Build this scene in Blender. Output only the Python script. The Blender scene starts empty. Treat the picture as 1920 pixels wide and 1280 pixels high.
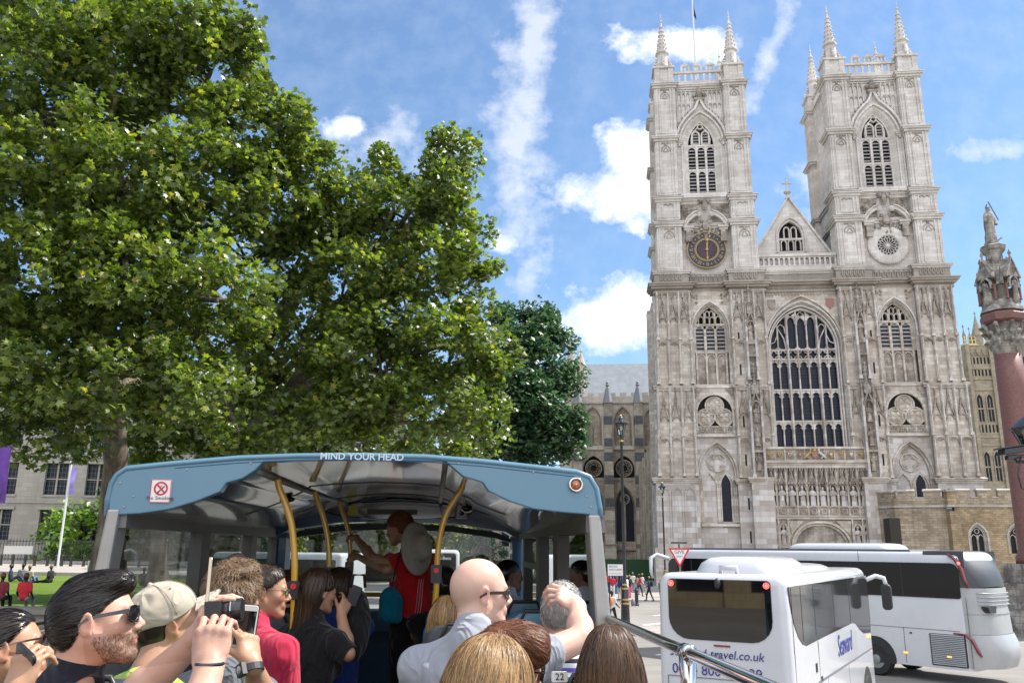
import bpy, math, random
import numpy as np
from mathutils import Matrix, Vector, noise as mnoise
random.seed(7); rng = np.random.default_rng(11)
PI = math.pi
def rad(a): return math.radians(a)
scene = bpy.context.scene
COL = scene.collection
# ------------------------------------------------------------------ mesh builder
class MB:
    def __init__(s): s.v = []; s.f = []; s.m = []; s.n = 0
    def add(s, V, F, mi=0):
        V = [tuple(map(float, p)) for p in V]
        b = s.n; s.v += V; s.n += len(V)
        s.f += [tuple(b + i for i in f) for f in F]; s.m += [mi] * len(F); return s
    def box(s, x0, x1, y0, y1, z0, z1, mi=0, tx=0, ty=0):
        # tx, ty: inset of the top
        return s.add([(x0, y0, z0), (x1, y0, z0), (x1, y1, z0), (x0, y1, z0), (x0+tx, y0+ty, z1), (x1-tx, y0+ty, z1), (x1-tx, y1-ty, z1), (x0+tx, y1-ty, z1)],
            [(0, 3, 2, 1), (4, 5, 6, 7), (0, 1, 5, 4), (1, 2, 6, 5), (2, 3, 7, 6), (3, 0, 4, 7)], mi)
    def prism(s, poly, a, b, ax='y', mi=0, cap=True):
        n = len(poly)
        def P(p, t): return {'y': (p[0], t, p[1]), 'x': (t, p[0], p[1]), 'z': (p[0], p[1], t)}[ax]
        V = [P(p, a) for p in poly] + [P(p, b) for p in poly]
        F = [(i, (i+1) % n, n+(i+1) % n, n+i) for i in range(n)]
        if cap: F += [tuple(range(n))[::-1], tuple(range(n, 2*n))]
        return s.add(V, F, mi)
    def loft(s, rings, closed=True, cap=False, mi=0):
        n = len(rings[0]); V = [p for r in rings for p in r]; F = []
        for k in range(len(rings)-1):
            for i in range(n if closed else n-1):
                j = (i+1) % n; F.append((k*n+i, k*n+j, (k+1)*n+j, (k+1)*n+i))
        if cap: F += [tuple(range(n))[::-1], tuple(range((len(rings)-1)*n, len(rings)*n))]
        return s.add(V, F, mi)
    def tube(s, pts, r, n=8, mi=0, closed=False, flat=1.0, cap=True):
        pts = [Vector(p) for p in pts]; k = len(pts)
        rs = r if hasattr(r, '__len__') else [r]*k
        rings = []; up = None
        for i, p in enumerate(pts):
            t = (pts[(i+1) % k] - pts[i-1]) if closed else (pts[min(i+1, k-1)] - pts[max(i-1, 0)])
            t.normalize()
            if up is None: up = Vector((0, 0, 1)) if abs(t.z) < .9 else Vector((1, 0, 0))
            a = t.cross(up); a.normalize(); b = a.cross(t); up = b
            rings.append([tuple(p + a*math.cos(2*PI*j/n)*rs[i] + b*math.sin(2*PI*j/n)*rs[i]*flat) for j in range(n)])
        if closed: rings.append(rings[0])
        return s.loft(rings, True, cap and not closed, mi)
    def lathe(s, prof, c=(0, 0, 0), n=16, mi=0, sx=1, sy=1, ph=0):
        rings = [[(c[0]+r*sx*math.cos(2*PI*j/n+ph), c[1]+r*sy*math.sin(2*PI*j/n+ph), c[2]+z) for j in range(n)] for r, z in prof]
        return s.loft(rings, True, True, mi)
    def sphere(s, c, r, n=12, m=8, mi=0):
        rx, ry, rz = r if hasattr(r, '__len__') else (r, r, r)
        rings = [[(c[0]+rx*math.sin(PI*(k)/m)*math.cos(2*PI*j/n), c[1]+ry*math.sin(PI*k/m)*math.sin(2*PI*j/n), c[2]-rz*math.cos(PI*k/m)) for j in range(n)] for k in range(1, m)]
        V = [p for q in rings for p in q] ; b = len(V); V += [(c[0], c[1], c[2]-rz), (c[0], c[1], c[2]+rz)]
        F = []
        for k in range(m-2):
            for i in range(n): j = (i+1) % n; F.append((k*n+i, k*n+j, (k+1)*n+j, (k+1)*n+i))
        for i in range(n): j = (i+1) % n; F += [(b, j, i), (b+1, (m-2)*n+i, (m-2)*n+j)]
        return s.add(V, F, mi)
    def bar(s, pts, w, y0, y1, mi=0, closed=False):
        # ribbon of width w following pts (x,z), from y0 (front) to y1
        k = len(pts); L = []; R = []
        for i in range(k):
            a = pts[i-1] if (i > 0 or closed) else pts[i]; b = pts[(i+1) % k] if (i < k-1 or closed) else pts[i]
            dx, dz = b[0]-a[0], b[1]-a[1]; l = math.hypot(dx, dz) or 1
            nx, nz = -dz/l*w/2, dx/l*w/2
            L.append((pts[i][0]+nx, pts[i][1]+nz)); R.append((pts[i][0]-nx, pts[i][1]-nz))
        rings = [[(L[i][0], y0, L[i][1]), (R[i][0], y0, R[i][1]), (R[i][0], y1, R[i][1]), (L[i][0], y1, L[i][1])] for i in range(k)]
        if closed: rings.append(rings[0])
        return s.loft(rings, True, not closed, mi)
    def merge(s, o, M=None, mi=None):
        V = o.v if M is None else [tuple(M @ Vector(p)) for p in o.v]
        b = s.n; s.v += V; s.n += len(V)
        s.f += [tuple(b+i for i in f) for f in o.f]; s.m += (o.m if mi is None else [mi]*len(o.f)); return s
    def build(s, name, mats, parent=None, smooth=False, bevel=0, auto=None):
        me = bpy.data.meshes.new(name); me.from_pydata(s.v, [], s.f)
        for m in (mats if isinstance(mats, (list, tuple)) else [mats]): me.materials.append(m)
        if s.m and max(s.m) > 0: me.polygons.foreach_set('material_index', s.m)
        if smooth or auto: me.polygons.foreach_set('use_smooth', [True]*len(s.f))
        me.update()
        if auto: me.set_sharp_from_angle(angle=rad(auto))
        o = bpy.data.objects.new(name, me); COL.objects.link(o)
        if parent is not None: o.parent = parent
        if bevel:
            b = o.modifiers.new('bevel', 'BEVEL'); b.width = bevel; b.segments = 2; b.limit_method = 'ANGLE'; b.angle_limit = rad(40)
        return o
def np_mesh(name, V, F, mats, parent=None, smooth=True, mi=None, attr=None):
    """V (n,3), F (m,k) numpy"""
    V = np.asarray(V, np.float32); F = np.asarray(F, np.int32); k = F.shape[1]
    me = bpy.data.meshes.new(name); me.vertices.add(len(V)); me.vertices.foreach_set('co', V.ravel())
    me.loops.add(F.size); me.loops.foreach_set('vertex_index', F.ravel())
    me.polygons.add(len(F)); me.polygons.foreach_set('loop_start', np.arange(0, F.size, k, dtype=np.int32))
    if mi is not None: me.polygons.foreach_set('material_index', np.asarray(mi, np.int32))
    me.polygons.foreach_set('use_smooth', np.full(len(F), smooth))
    for m in (mats if isinstance(mats, (list, tuple)) else [mats]): me.materials.append(m)
    me.update(calc_edges=True); me.validate()
    o = bpy.data.objects.new(name, me); COL.objects.link(o)
    if parent is not None: o.parent = parent
    return o
def tag(o, label=None, cat=None, group=None, kind=None):
    if label: o['label'] = label
    if cat: o['category'] = cat
    if group: o['group'] = group
    if kind: o['kind'] = kind
    return o
def empty(name, loc=(0, 0, 0), rz=0, label=None, cat=None, group=None, kind=None):
    o = bpy.data.objects.new(name, None); COL.objects.link(o); o.location = loc; o.rotation_euler = (0, 0, rz)
    o.empty_display_size = .2
    return tag(o, label, cat, group, kind)
def kids(o): return [c for c in bpy.data.objects if c.parent == o]
def copy_tree(o, loc, rz=0, label=None, sc=None):
    def rec(a, par):
        c = a.copy(); COL.objects.link(c); c.parent = par
        for ch in kids(a): rec(ch, c)
        return c
    c = rec(o, None); c.location = loc; c.rotation_euler = (0, 0, rz)
    if label: c['label'] = label
    if sc: c.scale = (sc, sc, sc)
    return c
# ------------------------------------------------------------------ materials
MATS = {}
class NT:
    def __init__(s, name):
        s.mat = bpy.data.materials.new(name); s.mat.use_nodes = True; s.t = s.mat.node_tree; s.n = s.t.nodes; s.l = s.t.links
        s.b = s.n['Principled BSDF']; s.out = s.n['Material Output']
    def new(s, typ, **kw):
        nd = s.n.new(typ)
        for k, v in kw.items():
            if k.startswith('i_'):
                key = k[2:]; key = int(key) if key.isdigit() else key.replace('_', ' ')
                nd.inputs[key].default_value = v
            else: setattr(nd, k, v)
        return nd
    def link(s, a, b): s.l.new(a, b)
    def coord(s, kind='Object'): return s.new('ShaderNodeTexCoord').outputs[kind]
    def noise(s, vec, scale, detail=4, rough=.55, dist=0):
        nd = s.new('ShaderNodeTexNoise'); nd.inputs['Scale'].default_value = scale; nd.inputs['Detail'].default_value = detail
        nd.inputs['Roughness'].default_value = rough; nd.inputs['Distortion'].default_value = dist
        if vec is not None: s.link(vec, nd.inputs['Vector'])
        return nd.outputs['Fac']
    def ramp(s, fac, stops):
        nd = s.new('ShaderNodeValToRGB'); e = nd.color_ramp.elements
        while len(e) < len(stops): e.new(.5)
        for el, (p, c) in zip(e, stops): el.position = p; el.color = (c, c, c, 1) if not hasattr(c, '__len__') else (*c, 1)[:4]
        s.link(fac, nd.inputs[0]); return nd.outputs[0]
    def mix(s, fac, a, b, mode='MIX'):
        nd = s.new('ShaderNodeMix', data_type='RGBA', blend_type=mode)
        for sock, v in ((nd.inputs[0], fac), (nd.inputs[6], a), (nd.inputs[7], b)):
            if isinstance(v, bpy.types.NodeSocket): s.link(v, sock)
            elif hasattr(v, '__len__'): sock.default_value = (*v, 1)[:4]
            else: sock.default_value = v
        return nd.outputs[2]
    def math(s, op, a, b=0., c=None):
        nd = s.new('ShaderNodeMath', operation=op)
        for i, v in enumerate((a, b) if c is None else (a, b, c)):
            if isinstance(v, bpy.types.NodeSocket): s.link(v, nd.inputs[i])
            else: nd.inputs[i].default_value = v
        return nd.outputs[0]
    def mapping(s, vec, sc=(1, 1, 1), loc=(0, 0, 0), rot=(0, 0, 0)):
        nd = s.new('ShaderNodeMapping'); s.link(vec, nd.inputs[0]); nd.inputs['Scale'].default_value = sc; nd.inputs['Location'].default_value = loc; nd.inputs['Rotation'].default_value = rot
        return nd.outputs[0]
    def wall_uv(s):
        # (x+y, z, 0): courses on any upright wall
        c = s.coord(); sp = s.new('ShaderNodeSeparateXYZ'); s.link(c, sp.inputs[0])
        cb = s.new('ShaderNodeCombineXYZ'); s.link(s.math('ADD', sp.outputs[0], sp.outputs[1]), cb.inputs[0]); s.link(sp.outputs[2], cb.inputs[1])
        return cb.outputs[0], sp
    def bump(s, h, strength=.3, dist=.02):
        nd = s.new('ShaderNodeBump'); nd.inputs['Strength'].default_value = strength; nd.inputs['Distance'].default_value = dist
        s.link(h, nd.inputs['Height']); s.link(nd.outputs[0], s.b.inputs['Normal']); return nd
    def set(s, **kw):
        for k, v in kw.items():
            sock = s.b.inputs[k.replace('_', ' ')]
            if isinstance(v, bpy.types.NodeSocket): s.link(v, sock)
            elif hasattr(v, '__len__') and sock.type == 'RGBA': sock.default_value = (*v, 1)[:4]
            else: sock.default_value = v
        return s.mat
def simple(name, col, rough=.6, metal=0, vary=.0, scale=20, bump=0, coat=0, spec=.5, emis=None, es=1, bscale=None):
    t = NT(name)
    if vary or bump:
        c = t.coord(); n = t.noise(c, scale, 5)
        if vary:
            lo = [max(0, x*(1-vary)) for x in col]; hi = [min(1, x*(1+vary)) for x in col]
            t.set(Base_Color=t.ramp(n, [(.3, lo), (.7, hi)]))
        else: t.set(Base_Color=col)
        if bump: t.bump(n if bscale is None else t.noise(c, bscale, 4), bump, .01)
    else: t.set(Base_Color=col)
    t.set(Roughness=rough, Metallic=metal, Specular_IOR_Level=spec)
    if coat: t.set(Coat_Weight=coat, Coat_Roughness=.05)
    if emis: t.set(Emission_Color=emis, Emission_Strength=es)
    return t.mat
def stone(name, base, alt, dark, bw=1.1, bh=.42, streak=.5, mortar=.8, rough=.85, patch=.35, pscale=.25):
    t = NT(name); uv, sp = t.wall_uv(); c = t.coord()
    br = t.new('ShaderNodeTexBrick'); t.link(uv, br.inputs['Vector']); br.inputs['Scale'].default_value = 1
    br.inputs['Brick Width'].default_value = bw; br.inputs['Row Height'].default_value = bh; br.inputs['Mortar Size'].default_value = .012; br.inputs['Bias'].default_value = 0
    br.inputs['Color1'].default_value = (0, 0, 0, 1); br.inputs['Color2'].default_value = (1, 1, 1, 1); br.inputs['Mortar'].default_value = (.5, .5, .5, 1)
    col = t.mix(t.ramp(br.outputs['Color'], [(.15, 0.), (.95, 1.)]), base, alt)
    big = t.noise(c, pscale, 5, .6)
    col = t.mix(t.math('MULTIPLY', t.ramp(big, [(.42, 0.), (.62, 1.)]), patch), col, dark)
    vs = t.noise(t.mapping(c, (2.2, 2.2, .16)), 1.0, 6, .7)          # rain streaks
    col = t.mix(t.math('MULTIPLY', t.ramp(vs, [(.47, 0.), (.72, 1.)]), streak), col, dark)
    fine = t.noise(c, 9, 4, .7)
    col = t.mix(.22, col, t.mix(fine, (.0, .0, .0), (1, 1, 1)), 'SOFT_LIGHT')
    mm = t.math('MULTIPLY', br.outputs['Fac'], 1-mortar)
    col = t.mix(mm, col, dark)
    t.set(Base_Color=col, Roughness=rough, Specular_IOR_Level=.25)
    h = t.math('ADD', t.math('MULTIPLY', fine, .5), t.math('MULTIPLY', br.outputs['Fac'], -.6))
    t.bump(h, .5, .04); return t.mat
def glass(name, tint=(.2, .22, .24), clear=.75, rough=.02):
    t = NT(name); tr = t.new('ShaderNodeBsdfTransparent'); tr.inputs[0].default_value = (*[x for x in tint], 1)
    gl = t.new('ShaderNodeBsdfGlossy'); gl.inputs['Roughness'].default_value = rough; gl.inputs[0].default_value = (1, 1, 1, 1)
    fr = t.new('ShaderNodeFresnel'); fr.inputs[0].default_value = 1.5
    mx = t.new('ShaderNodeMixShader'); t.link(fr.outputs[0], mx.inputs[0]); t.link(tr.outputs[0], mx.inputs[1]); t.link(gl.outputs[0], mx.inputs[2])
    t.link(mx.outputs[0], t.out.inputs[0]); return t.mat
# ------------------------------------------------------------------ gothic curves
def arch(cx, a, z0, zs, za, n=10):
    """pointed arch outline, bottom-left -> apex -> bottom-right"""
    r = max(za-zs, 1e-3); R = (a*a+r*r)/(2*a); pts = [(cx-a, z0)]
    th = math.atan2(r, R-a)            # angle at the centre of the left arc
    if R < a: th = PI - math.atan2(r, a-R)
    L = [(cx-a+R-R*math.cos(th*i/n), zs+R*math.sin(th*i/n)) for i in range(n+1)]
    pts += L + [(2*cx-x, z) for x, z in L[-2::-1]] + [(cx+a, z0)]
    return pts
def circ(cx, cz, r, n=20, ph=0): return [(cx+r*math.cos(2*PI*i/n+ph), cz+r*math.sin(2*PI*i/n+ph)) for i in range(n)]
def foil(cx, cz, r, k=4, ph=0, n=6):
    pts = []; d = r*.52; q = r*.48
    for i in range(k):
        a = 2*PI*i/k+ph
        for j in range(n+1):
            b = a-PI*.62+PI*1.24*j/n
            pts.append((cx+d*math.cos(a)+q*math.cos(b), cz+d*math.sin(a)+q*math.sin(b)))
    return pts
def ring_xz(poly, y): return [(x, y, z) for x, z in poly]
def arch_wall(m, x0, x1, z0, z1, A, y, mi=0):
    """flat wall at y with an arched hole; A from arch() with A[0] and A[-1] at the sill"""
    zb = A[0][1]; n = len(A)
    if zb > z0+1e-4: m.add([(x0, y, z0), (x1, y, z0), (x1, y, zb), (x0, y, zb)], [(0, 1, 2, 3)], mi)
    ax = n//2; T = []
    for i in range(1, ax+1): T.append(A[i])
    zs = A[1][1]
    m.add([(x0, y, zb), (A[0][0], y, zb), (A[1][0], y, zs), (x0, y, zs)], [(0, 1, 2, 3)], mi)
    m.add([(x1, y, zb), (A[-1][0], y, zb), (A[-2][0], y, zs), (x1, y, zs)], [(0, 1, 2, 3)], mi)
    for i in range(1, ax):
        a, b = A[i], A[i+1]
        m.add([(x0, y, a[1]), (a[0], y, a[1]), (b[0], y, b[1]), (x0, y, b[1])], [(0, 1, 2, 3)], mi)
        a, b = A[n-1-i], A[n-2-i]
        m.add([(x1, y, a[1]), (a[0], y, a[1]), (b[0], y, b[1]), (x1, y, b[1])], [(0, 1, 2, 3)], mi)
    zt = A[ax][1]; m.add([(x0, y, zt), (x1, y, zt), (x1, y, z1), (x0, y, z1)], [(0, 1, 2, 3)], mi)
def strip(m, A, ya, B, yb, mi=0): m.loft([ring_xz(A, ya), ring_xz(B, yb)], False, False, mi)
def fill(m, A, y, mi=0): m.add(ring_xz(A, y), [tuple(range(len(A)))], mi)
# ------------------------------------------------------------------ camera, sky, sun
F_PX = 1560.0; PITCH = rad(13.9); ROLL = rad(.49); CAMZ = 3.85
_f = Vector((0, math.cos(PITCH), math.sin(PITCH))); _r = Vector((1, 0, 0)); _u = _r.cross(_f)
_r2 = _r*math.cos(ROLL)+_u*math.sin(ROLL); _u2 = _u*math.cos(ROLL)-_r*math.sin(ROLL)
cam = bpy.data.cameras.new('camera'); cam.sensor_width = 36; cam.lens = F_PX/1920*36; cam.clip_end = 3000; cam.clip_start = .05
camo = bpy.data.objects.new('camera', cam); COL.objects.link(camo)
camo.matrix_world = Matrix(((_r2.x, _u2.x, -_f.x, 0), (_r2.y, _u2.y, -_f.y, 0), (_r2.z, _u2.z, -_f.z, CAMZ), (0, 0, 0, 1)))
scene.camera = camo
def ray(px, py): return _r2*(px-960)-_u2*(py-640)+_f*F_PX
def at_y(px, py, Y): d = ray(px, py); return d*(Y/d.y)+Vector((0, 0, CAMZ))
def at_z(px, py, Z=0): d = ray(px, py); return d*((Z-CAMZ)/d.z)+Vector((0, 0, CAMZ))
SUN_AZ, SUN_EL = rad(74), rad(52)          # clockwise from +Y
w = bpy.data.worlds.new('World'); scene.world = w; w.use_nodes = True
wt = NT.__new__(NT); wt.t = w.node_tree; wt.n = wt.t.nodes; wt.l = wt.t.links
bg = wt.n['Background']; wout = wt.n['World Output']
sky = wt.new('ShaderNodeTexSky', sky_type='NISHITA', sun_disc=False); sky.sun_elevation = SUN_EL; sky.sun_rotation = SUN_AZ
sky.air_density = 1.15; sky.dust_density = .35; sky.ozone_density = 2.2; sky.altitude = 20
SKY_STR = .104
tc = wt.coord('Generated'); sp = wt.new('ShaderNodeSeparateXYZ'); wt.link(tc, sp.inputs[0])
ys = wt.math('MAXIMUM', wt.math('ABSOLUTE', sp.outputs[1]), .15)
cb = wt.new('ShaderNodeCombineXYZ'); wt.link(wt.math('DIVIDE', sp.outputs[0], ys), cb.inputs[0]); wt.link(wt.math('DIVIDE', sp.outputs[2], ys), cb.inputs[1])
P = cb.outputs[0]
def gn(px, py): d = ray(px, py); return d.x/d.y, d.z/d.y
n1 = wt.noise(P, 8, 6, .62); n2 = wt.noise(P, 24, 4, .6)
def blob(px, py, rx, ry, amp=1.0, rot=0):
    x, z = gn(px, py); sx = rx/1560*1.08; sz = ry/1560*1.2
    sub = wt.new('ShaderNodeVectorMath', operation='SUBTRACT'); wt.link(P, sub.inputs[0]); sub.inputs[1].default_value = (x, z, 0); v = sub.outputs[0]
    if rot:
        r_ = wt.new('ShaderNodeVectorRotate', rotation_type='Z_AXIS'); wt.link(v, r_.inputs['Vector']); r_.inputs['Angle'].default_value = rot; v = r_.outputs[0]
    dv = wt.new('ShaderNodeVectorMath', operation='MULTIPLY'); wt.link(v, dv.inputs[0]); dv.inputs[1].default_value = (1/sx, 1/sz, 1)
    ln = wt.new('ShaderNodeVectorMath', operation='LENGTH'); wt.link(dv.outputs[0], ln.inputs[0])
    return wt.math('MULTIPLY_ADD', ln.outputs['Value'], -amp, amp)
def mx(a, b): return wt.math('MAXIMUM', a, b)
cum = None
for a in [(1265, 88, 140, 44), (1130, 355, 140, 70), (1195, 300, 95, 85), (1150, 600, 160, 85), (645, 235, 52, 30), (835, 268, 62, 22), (935, 462, 42, 24), (1915, 728, 22, 34), (450, 820, 170, 60), (-300, 300, 300, 120), (2300, 500, 200, 120)]:
    b = blob(*a); cum = b if cum is None else mx(cum, b)
dens = wt.math('ADD', cum, wt.math('MULTIPLY', wt.math('SUBTRACT', n1, .52), 3.2))
cmask = wt.ramp(dens, [(.05, 0.), (.55, 1.)])
thin = None
for a in [(1005, 60, 52, 210, 1.15, .14), (972, 260, 64, 250, 1.1, .02), (1445, 95, 26, 190, .85, .40), (1870, 280, 100, 24, .75, -.2), (1000, 420, 35, 260, .5, .02), (720, 265, 130, 50, .7, .01), (1530, 370, 60, 60, .5, .01)]:
    b = blob(*a); thin = b if thin is None else mx(thin, b)
td = wt.math('ADD', thin, wt.math('MULTIPLY', wt.math('SUBTRACT', n2, .5), 2.6))
tmask = wt.math('MULTIPLY', wt.ramp(td, [(.0, 0.), (.95, 1.)]), .6)
shade = wt.ramp(n1, [(.40, (.62, .68, .78)), (.66, (1, 1, 1))])
skyc = wt.mix(1.0, sky.outputs[0], (SKY_STR*.76, SKY_STR*.93, SKY_STR*1.06), 'MULTIPLY')
# added fill light: unseen broad cloud behind the photographer that brightens the shaded facade
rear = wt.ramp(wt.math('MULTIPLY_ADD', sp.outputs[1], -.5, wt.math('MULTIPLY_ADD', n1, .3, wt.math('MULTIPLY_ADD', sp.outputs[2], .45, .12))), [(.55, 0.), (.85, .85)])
c1 = wt.mix(wt.math('MULTIPLY_ADD', wt.ramp(n2, [(.4, 0.), (.7, 1.)]), .10, .06), skyc, (.6, .68, .8))
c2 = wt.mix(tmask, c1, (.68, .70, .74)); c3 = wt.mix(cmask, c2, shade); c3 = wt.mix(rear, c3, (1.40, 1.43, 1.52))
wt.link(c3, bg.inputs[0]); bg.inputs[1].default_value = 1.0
w.cycles.sampling_method = 'MANUAL'; w.cycles.sample_map_resolution = 512
sl = bpy.data.lights.new('sun', 'SUN'); sl.energy = 5.0; sl.angle = rad(.53); sl.color = (1, .95, .87)
so = bpy.data.objects.new('sun', sl); COL.objects.link(so)
sd = Vector((math.sin(SUN_AZ)*math.cos(SUN_EL), math.cos(SUN_AZ)*math.cos(SUN_EL), math.sin(SUN_EL)))
so.rotation_euler = sd.to_track_quat('Z', 'Y').to_euler(); so.location = (30, 10, 60)
vs = scene.view_settings; vs.view_transform = 'Standard'; vs.look = 'None'; vs.gamma = 1; vs.exposure = .70; vs.use_curve_mapping = False
scene.cycles.max_bounces = 6; scene.cycles.diffuse_bounces = 3; scene.cycles.glossy_bounces = 3; scene.cycles.transparent_max_bounces = 16; scene.cycles.transmission_bounces = 4
scene.cycles.use_denoising = True
# ------------------------------------------------------------------ abbey
FA = rad(-6.1); FOX, FOY = 32.297, 87.846
M_UP = stone('stone_tower', (.68, .64, .595), (.56, .515, .47), (.30, .255, .22), .9, .4, .4, .6)
M_LO = stone('stone_lower', (.64, .59, .53), (.44, .375, .31), (.20, .16, .125), .85, .38, .4, .5, patch=.45)
M_NEW = stone('stone_repaired', (.62, .585, .56), (.38, .33, .29), (.22, .185, .165), 1.0, .55, .35, .5, patch=.3)
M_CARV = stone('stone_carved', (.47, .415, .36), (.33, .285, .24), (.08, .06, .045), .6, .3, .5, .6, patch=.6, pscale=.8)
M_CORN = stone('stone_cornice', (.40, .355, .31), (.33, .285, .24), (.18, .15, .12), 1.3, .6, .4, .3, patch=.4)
M_PANE = simple('leaded_glass', (.010, .012, .024), .3, spec=.22, vary=.5, scale=3, bump=.5, bscale=9)
M_DARK = simple('dark_void', (.012, .011, .012), .9)
M_LOUV = stone('louvre_slate', (.42, .40, .40), (.34, .32, .31), (.2, .18, .18), 2, .3, .3, .2)
M_LEAD = simple('lead_grey', (.17, .18, .20), .6, vary=.2, scale=3)
M_GOLD = simple('gilding', (.40, .27, .09), .45, metal=.2, vary=.15, scale=8)
M_CBLUE = simple('clock_black_blue', (.008, .010, .035), .35)
M_MAROON = simple('clock_maroon', (.014, .005, .009), .4)
M_PLUM = simple('clock_tracery_plum', (.10, .05, .07), .5)
M_RED = simple('heraldic_red', (.30, .13, .11), .6)
ST = [M_UP, M_LO, M_NEW, M_CARV, M_CORN, M_DARK]      # indices 0..5
UP, LO, NEW, CARV, CORN, DRK = range(6)
abbey = empty('abbey_church', (FOX-.35*math.cos(FA), FOY-.35*math.sin(FA), 0), FA, 'great gothic abbey church of pale stone with two pinnacled west towers and a clock', 'church')
def cornice(m, x0, x1, y0, z, h=.55, out=.42, mi=UP, yb=6, sides=(1, 1)):
    """moulded course: slope on top, two fillets; y0 = wall face"""
    a, b = (out if sides[0] else 0), (out if sides[1] else 0)
    m.box(x0-a, x1+b, y0-out, yb, z-.16*h, z, mi)
    m.box(x0-a*.8, x1+b*.8, y0-out*.8, yb-.003, z-.5*h, z-.16*h, mi)
    m.box(x0-a*.4, x1+b*.4, y0-out*.4, yb-.006, z-h, z-.5*h, mi)
    m.box(x0-a, x1+b, y0-out, yb-.01, z, z+.22*h, mi, out*.9, out*.9)
def rib(m, x, w, y0, y1, z0, z1, mi): m.box(x-w/2, x+w/2, y0, y1, z0, z1, mi, 0, 0)
def crocket_gable(m, cx, w, z0, h, y, mi=CARV, dep=.14, ogee=True):
    """little canopy gable with crockets and finial in relief on a panel"""
    n = 6; L = []
    for i in range(n+1):
        t = i/n; x = w/2*(1-t)**(1.5 if ogee else 1.0)
        L.append((cx-x, z0+h*.78*t))
    Rr = [(2*cx-x, z) for x, z in L]
    m.bar(L, w*.13, y-dep, y, mi); m.bar(Rr[::-1], w*.13, y-dep, y, mi)
    m.bar(arch(cx, w*.36, z0-w*.1, z0, z0+w*.42, 4), w*.09, y-dep*.8, y, mi)
    m.box(cx-w*.06, cx+w*.06, y-dep*1.1, y, z0+h*.7, z0+h*1.0, mi); m.sphere((cx, y-dep*.6, z0+h), (w*.13, dep*.8, w*.13), 6, 4, mi)
    for P_ in (L, Rr):
        for x, z in P_[1:-1]:
            s_ = 1 if x > cx else -1; m.sphere((x+s_*w*.07, y-dep*.8, z+w*.03), (w*.07, dep*.6, w*.07), 5, 3, mi)
def cusps(m, A, w, y0, y1, mi):
    """trefoil cusping inside an arched light"""
    n = len(A); ax = n//2
    for i in (ax-max(1, ax//3), ax+max(1, ax//3)):
        x, z = A[i]; cx = A[ax][0]; m.add([(x, y0, z+w*.25), (x+(cx-x)*.75, y0, z-w*.22), (x, y0, z-w*.4), (x, y1, z+w*.25), (x+(cx-x)*.75, y1, z-w*.22), (x, y1, z-w*.4)], [(0, 1, 2), (3, 5, 4), (0, 1, 4, 3), (1, 2, 5, 4), (2, 0, 3, 5)], mi)
def pinnacle(name, x, y, z0, par, k=1.0):
    """octagonal turret base with scrolls, crocketed spire and finial: z0 = top of the parapet turret"""
    m = MB()
    m.lathe([(1.0*k, 0), (1.0*k, .25), (.72*k, .4), (.66*k, 2.2), (.86*k, 2.35), (.86*k, 2.5), (.6*k, 2.65)], (x, y, z0), 8, UP, ph=PI/8)
    m.lathe([(.62*k, 2.6), (.07, 6.9), (.05, 7.3)], (x, y, z0), 8, UP, ph=PI/8)
    for q in range(4):               # scrolls on the diagonals
        a = q*PI/2; dx, dy = math.cos(a), math.sin(a)
        for t in range(5): r = (1.15-.11*t)*k; m.sphere((x+dx*r, y+dy*r, z0+.35+.33*t), (.24*k-.025*t,)*3, 6, 4, UP)
    for ring in range(6):
        zz = 3.1+ring*.6; r = .62*k*(1-(zz-2.6)/4.4)+.07
        for q in range(8): a = q*PI/4+PI/8; m.sphere((x+math.cos(a)*r, y+math.sin(a)*r, z0+zz), (.12*k, .12*k, .13), 5, 3, UP)
    m.sphere((x, y, z0+6.95), (.2, .2, .16), 6, 4, UP); m.sphere((x, y, z0+7.35), .1, 6, 4, UP); m.tube([(x, y, z0+7.3), (x, y, z0+8.0)], .035, 4, UP)
    return m.build(name, ST, par)
def quatre_panel(m, cx, cz, r, y, mi, k=4, ph=PI/4, dep=.12, boss=True):
    m.bar(circ(cx, cz, r, 20), r*.12, y-dep, y+.1, mi, closed=True)
    m.bar(foil(cx, cz, r*.9, k, ph), r*.10, y-dep*.6, y+.1, mi, closed=True)
    if boss:
        for i in range(k): a = 2*PI*i/k+ph; m.sphere((cx+r*.45*math.cos(a), y+.03, cz+r*.45*math.sin(a)), (r*.27, .12, r*.27), 8, 4, mi)
def oval_row(m, x0, x1, z0, z1, n, y, mi, open_=False):
    """row of pierced or blind upright ovals"""
    s_ = (x1-x0)/n
    for i in range(n):
        c = x0+s_*(i+.5); h = (z1-z0)*.46; cz = (z0+z1)/2
        pts = [(c+s_*.30*math.copysign(abs(math.cos(a))**.8, math.cos(a)), cz+h*math.copysign(abs(math.sin(a))**.7, math.sin(a))) for a in [2*PI*j/14 for j in range(14)]]
        m.bar(pts, .09, y-.1, y+.1, mi, closed=True)
        if not open_: m.add([(p[0], y-.004, p[1]) for p in pts], [tuple(range(14))], DRK if False else mi)
        if i: m.sphere((x0+s_*i, y-.03, cz), (.07, .09, .07), 5, 3, mi)
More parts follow.
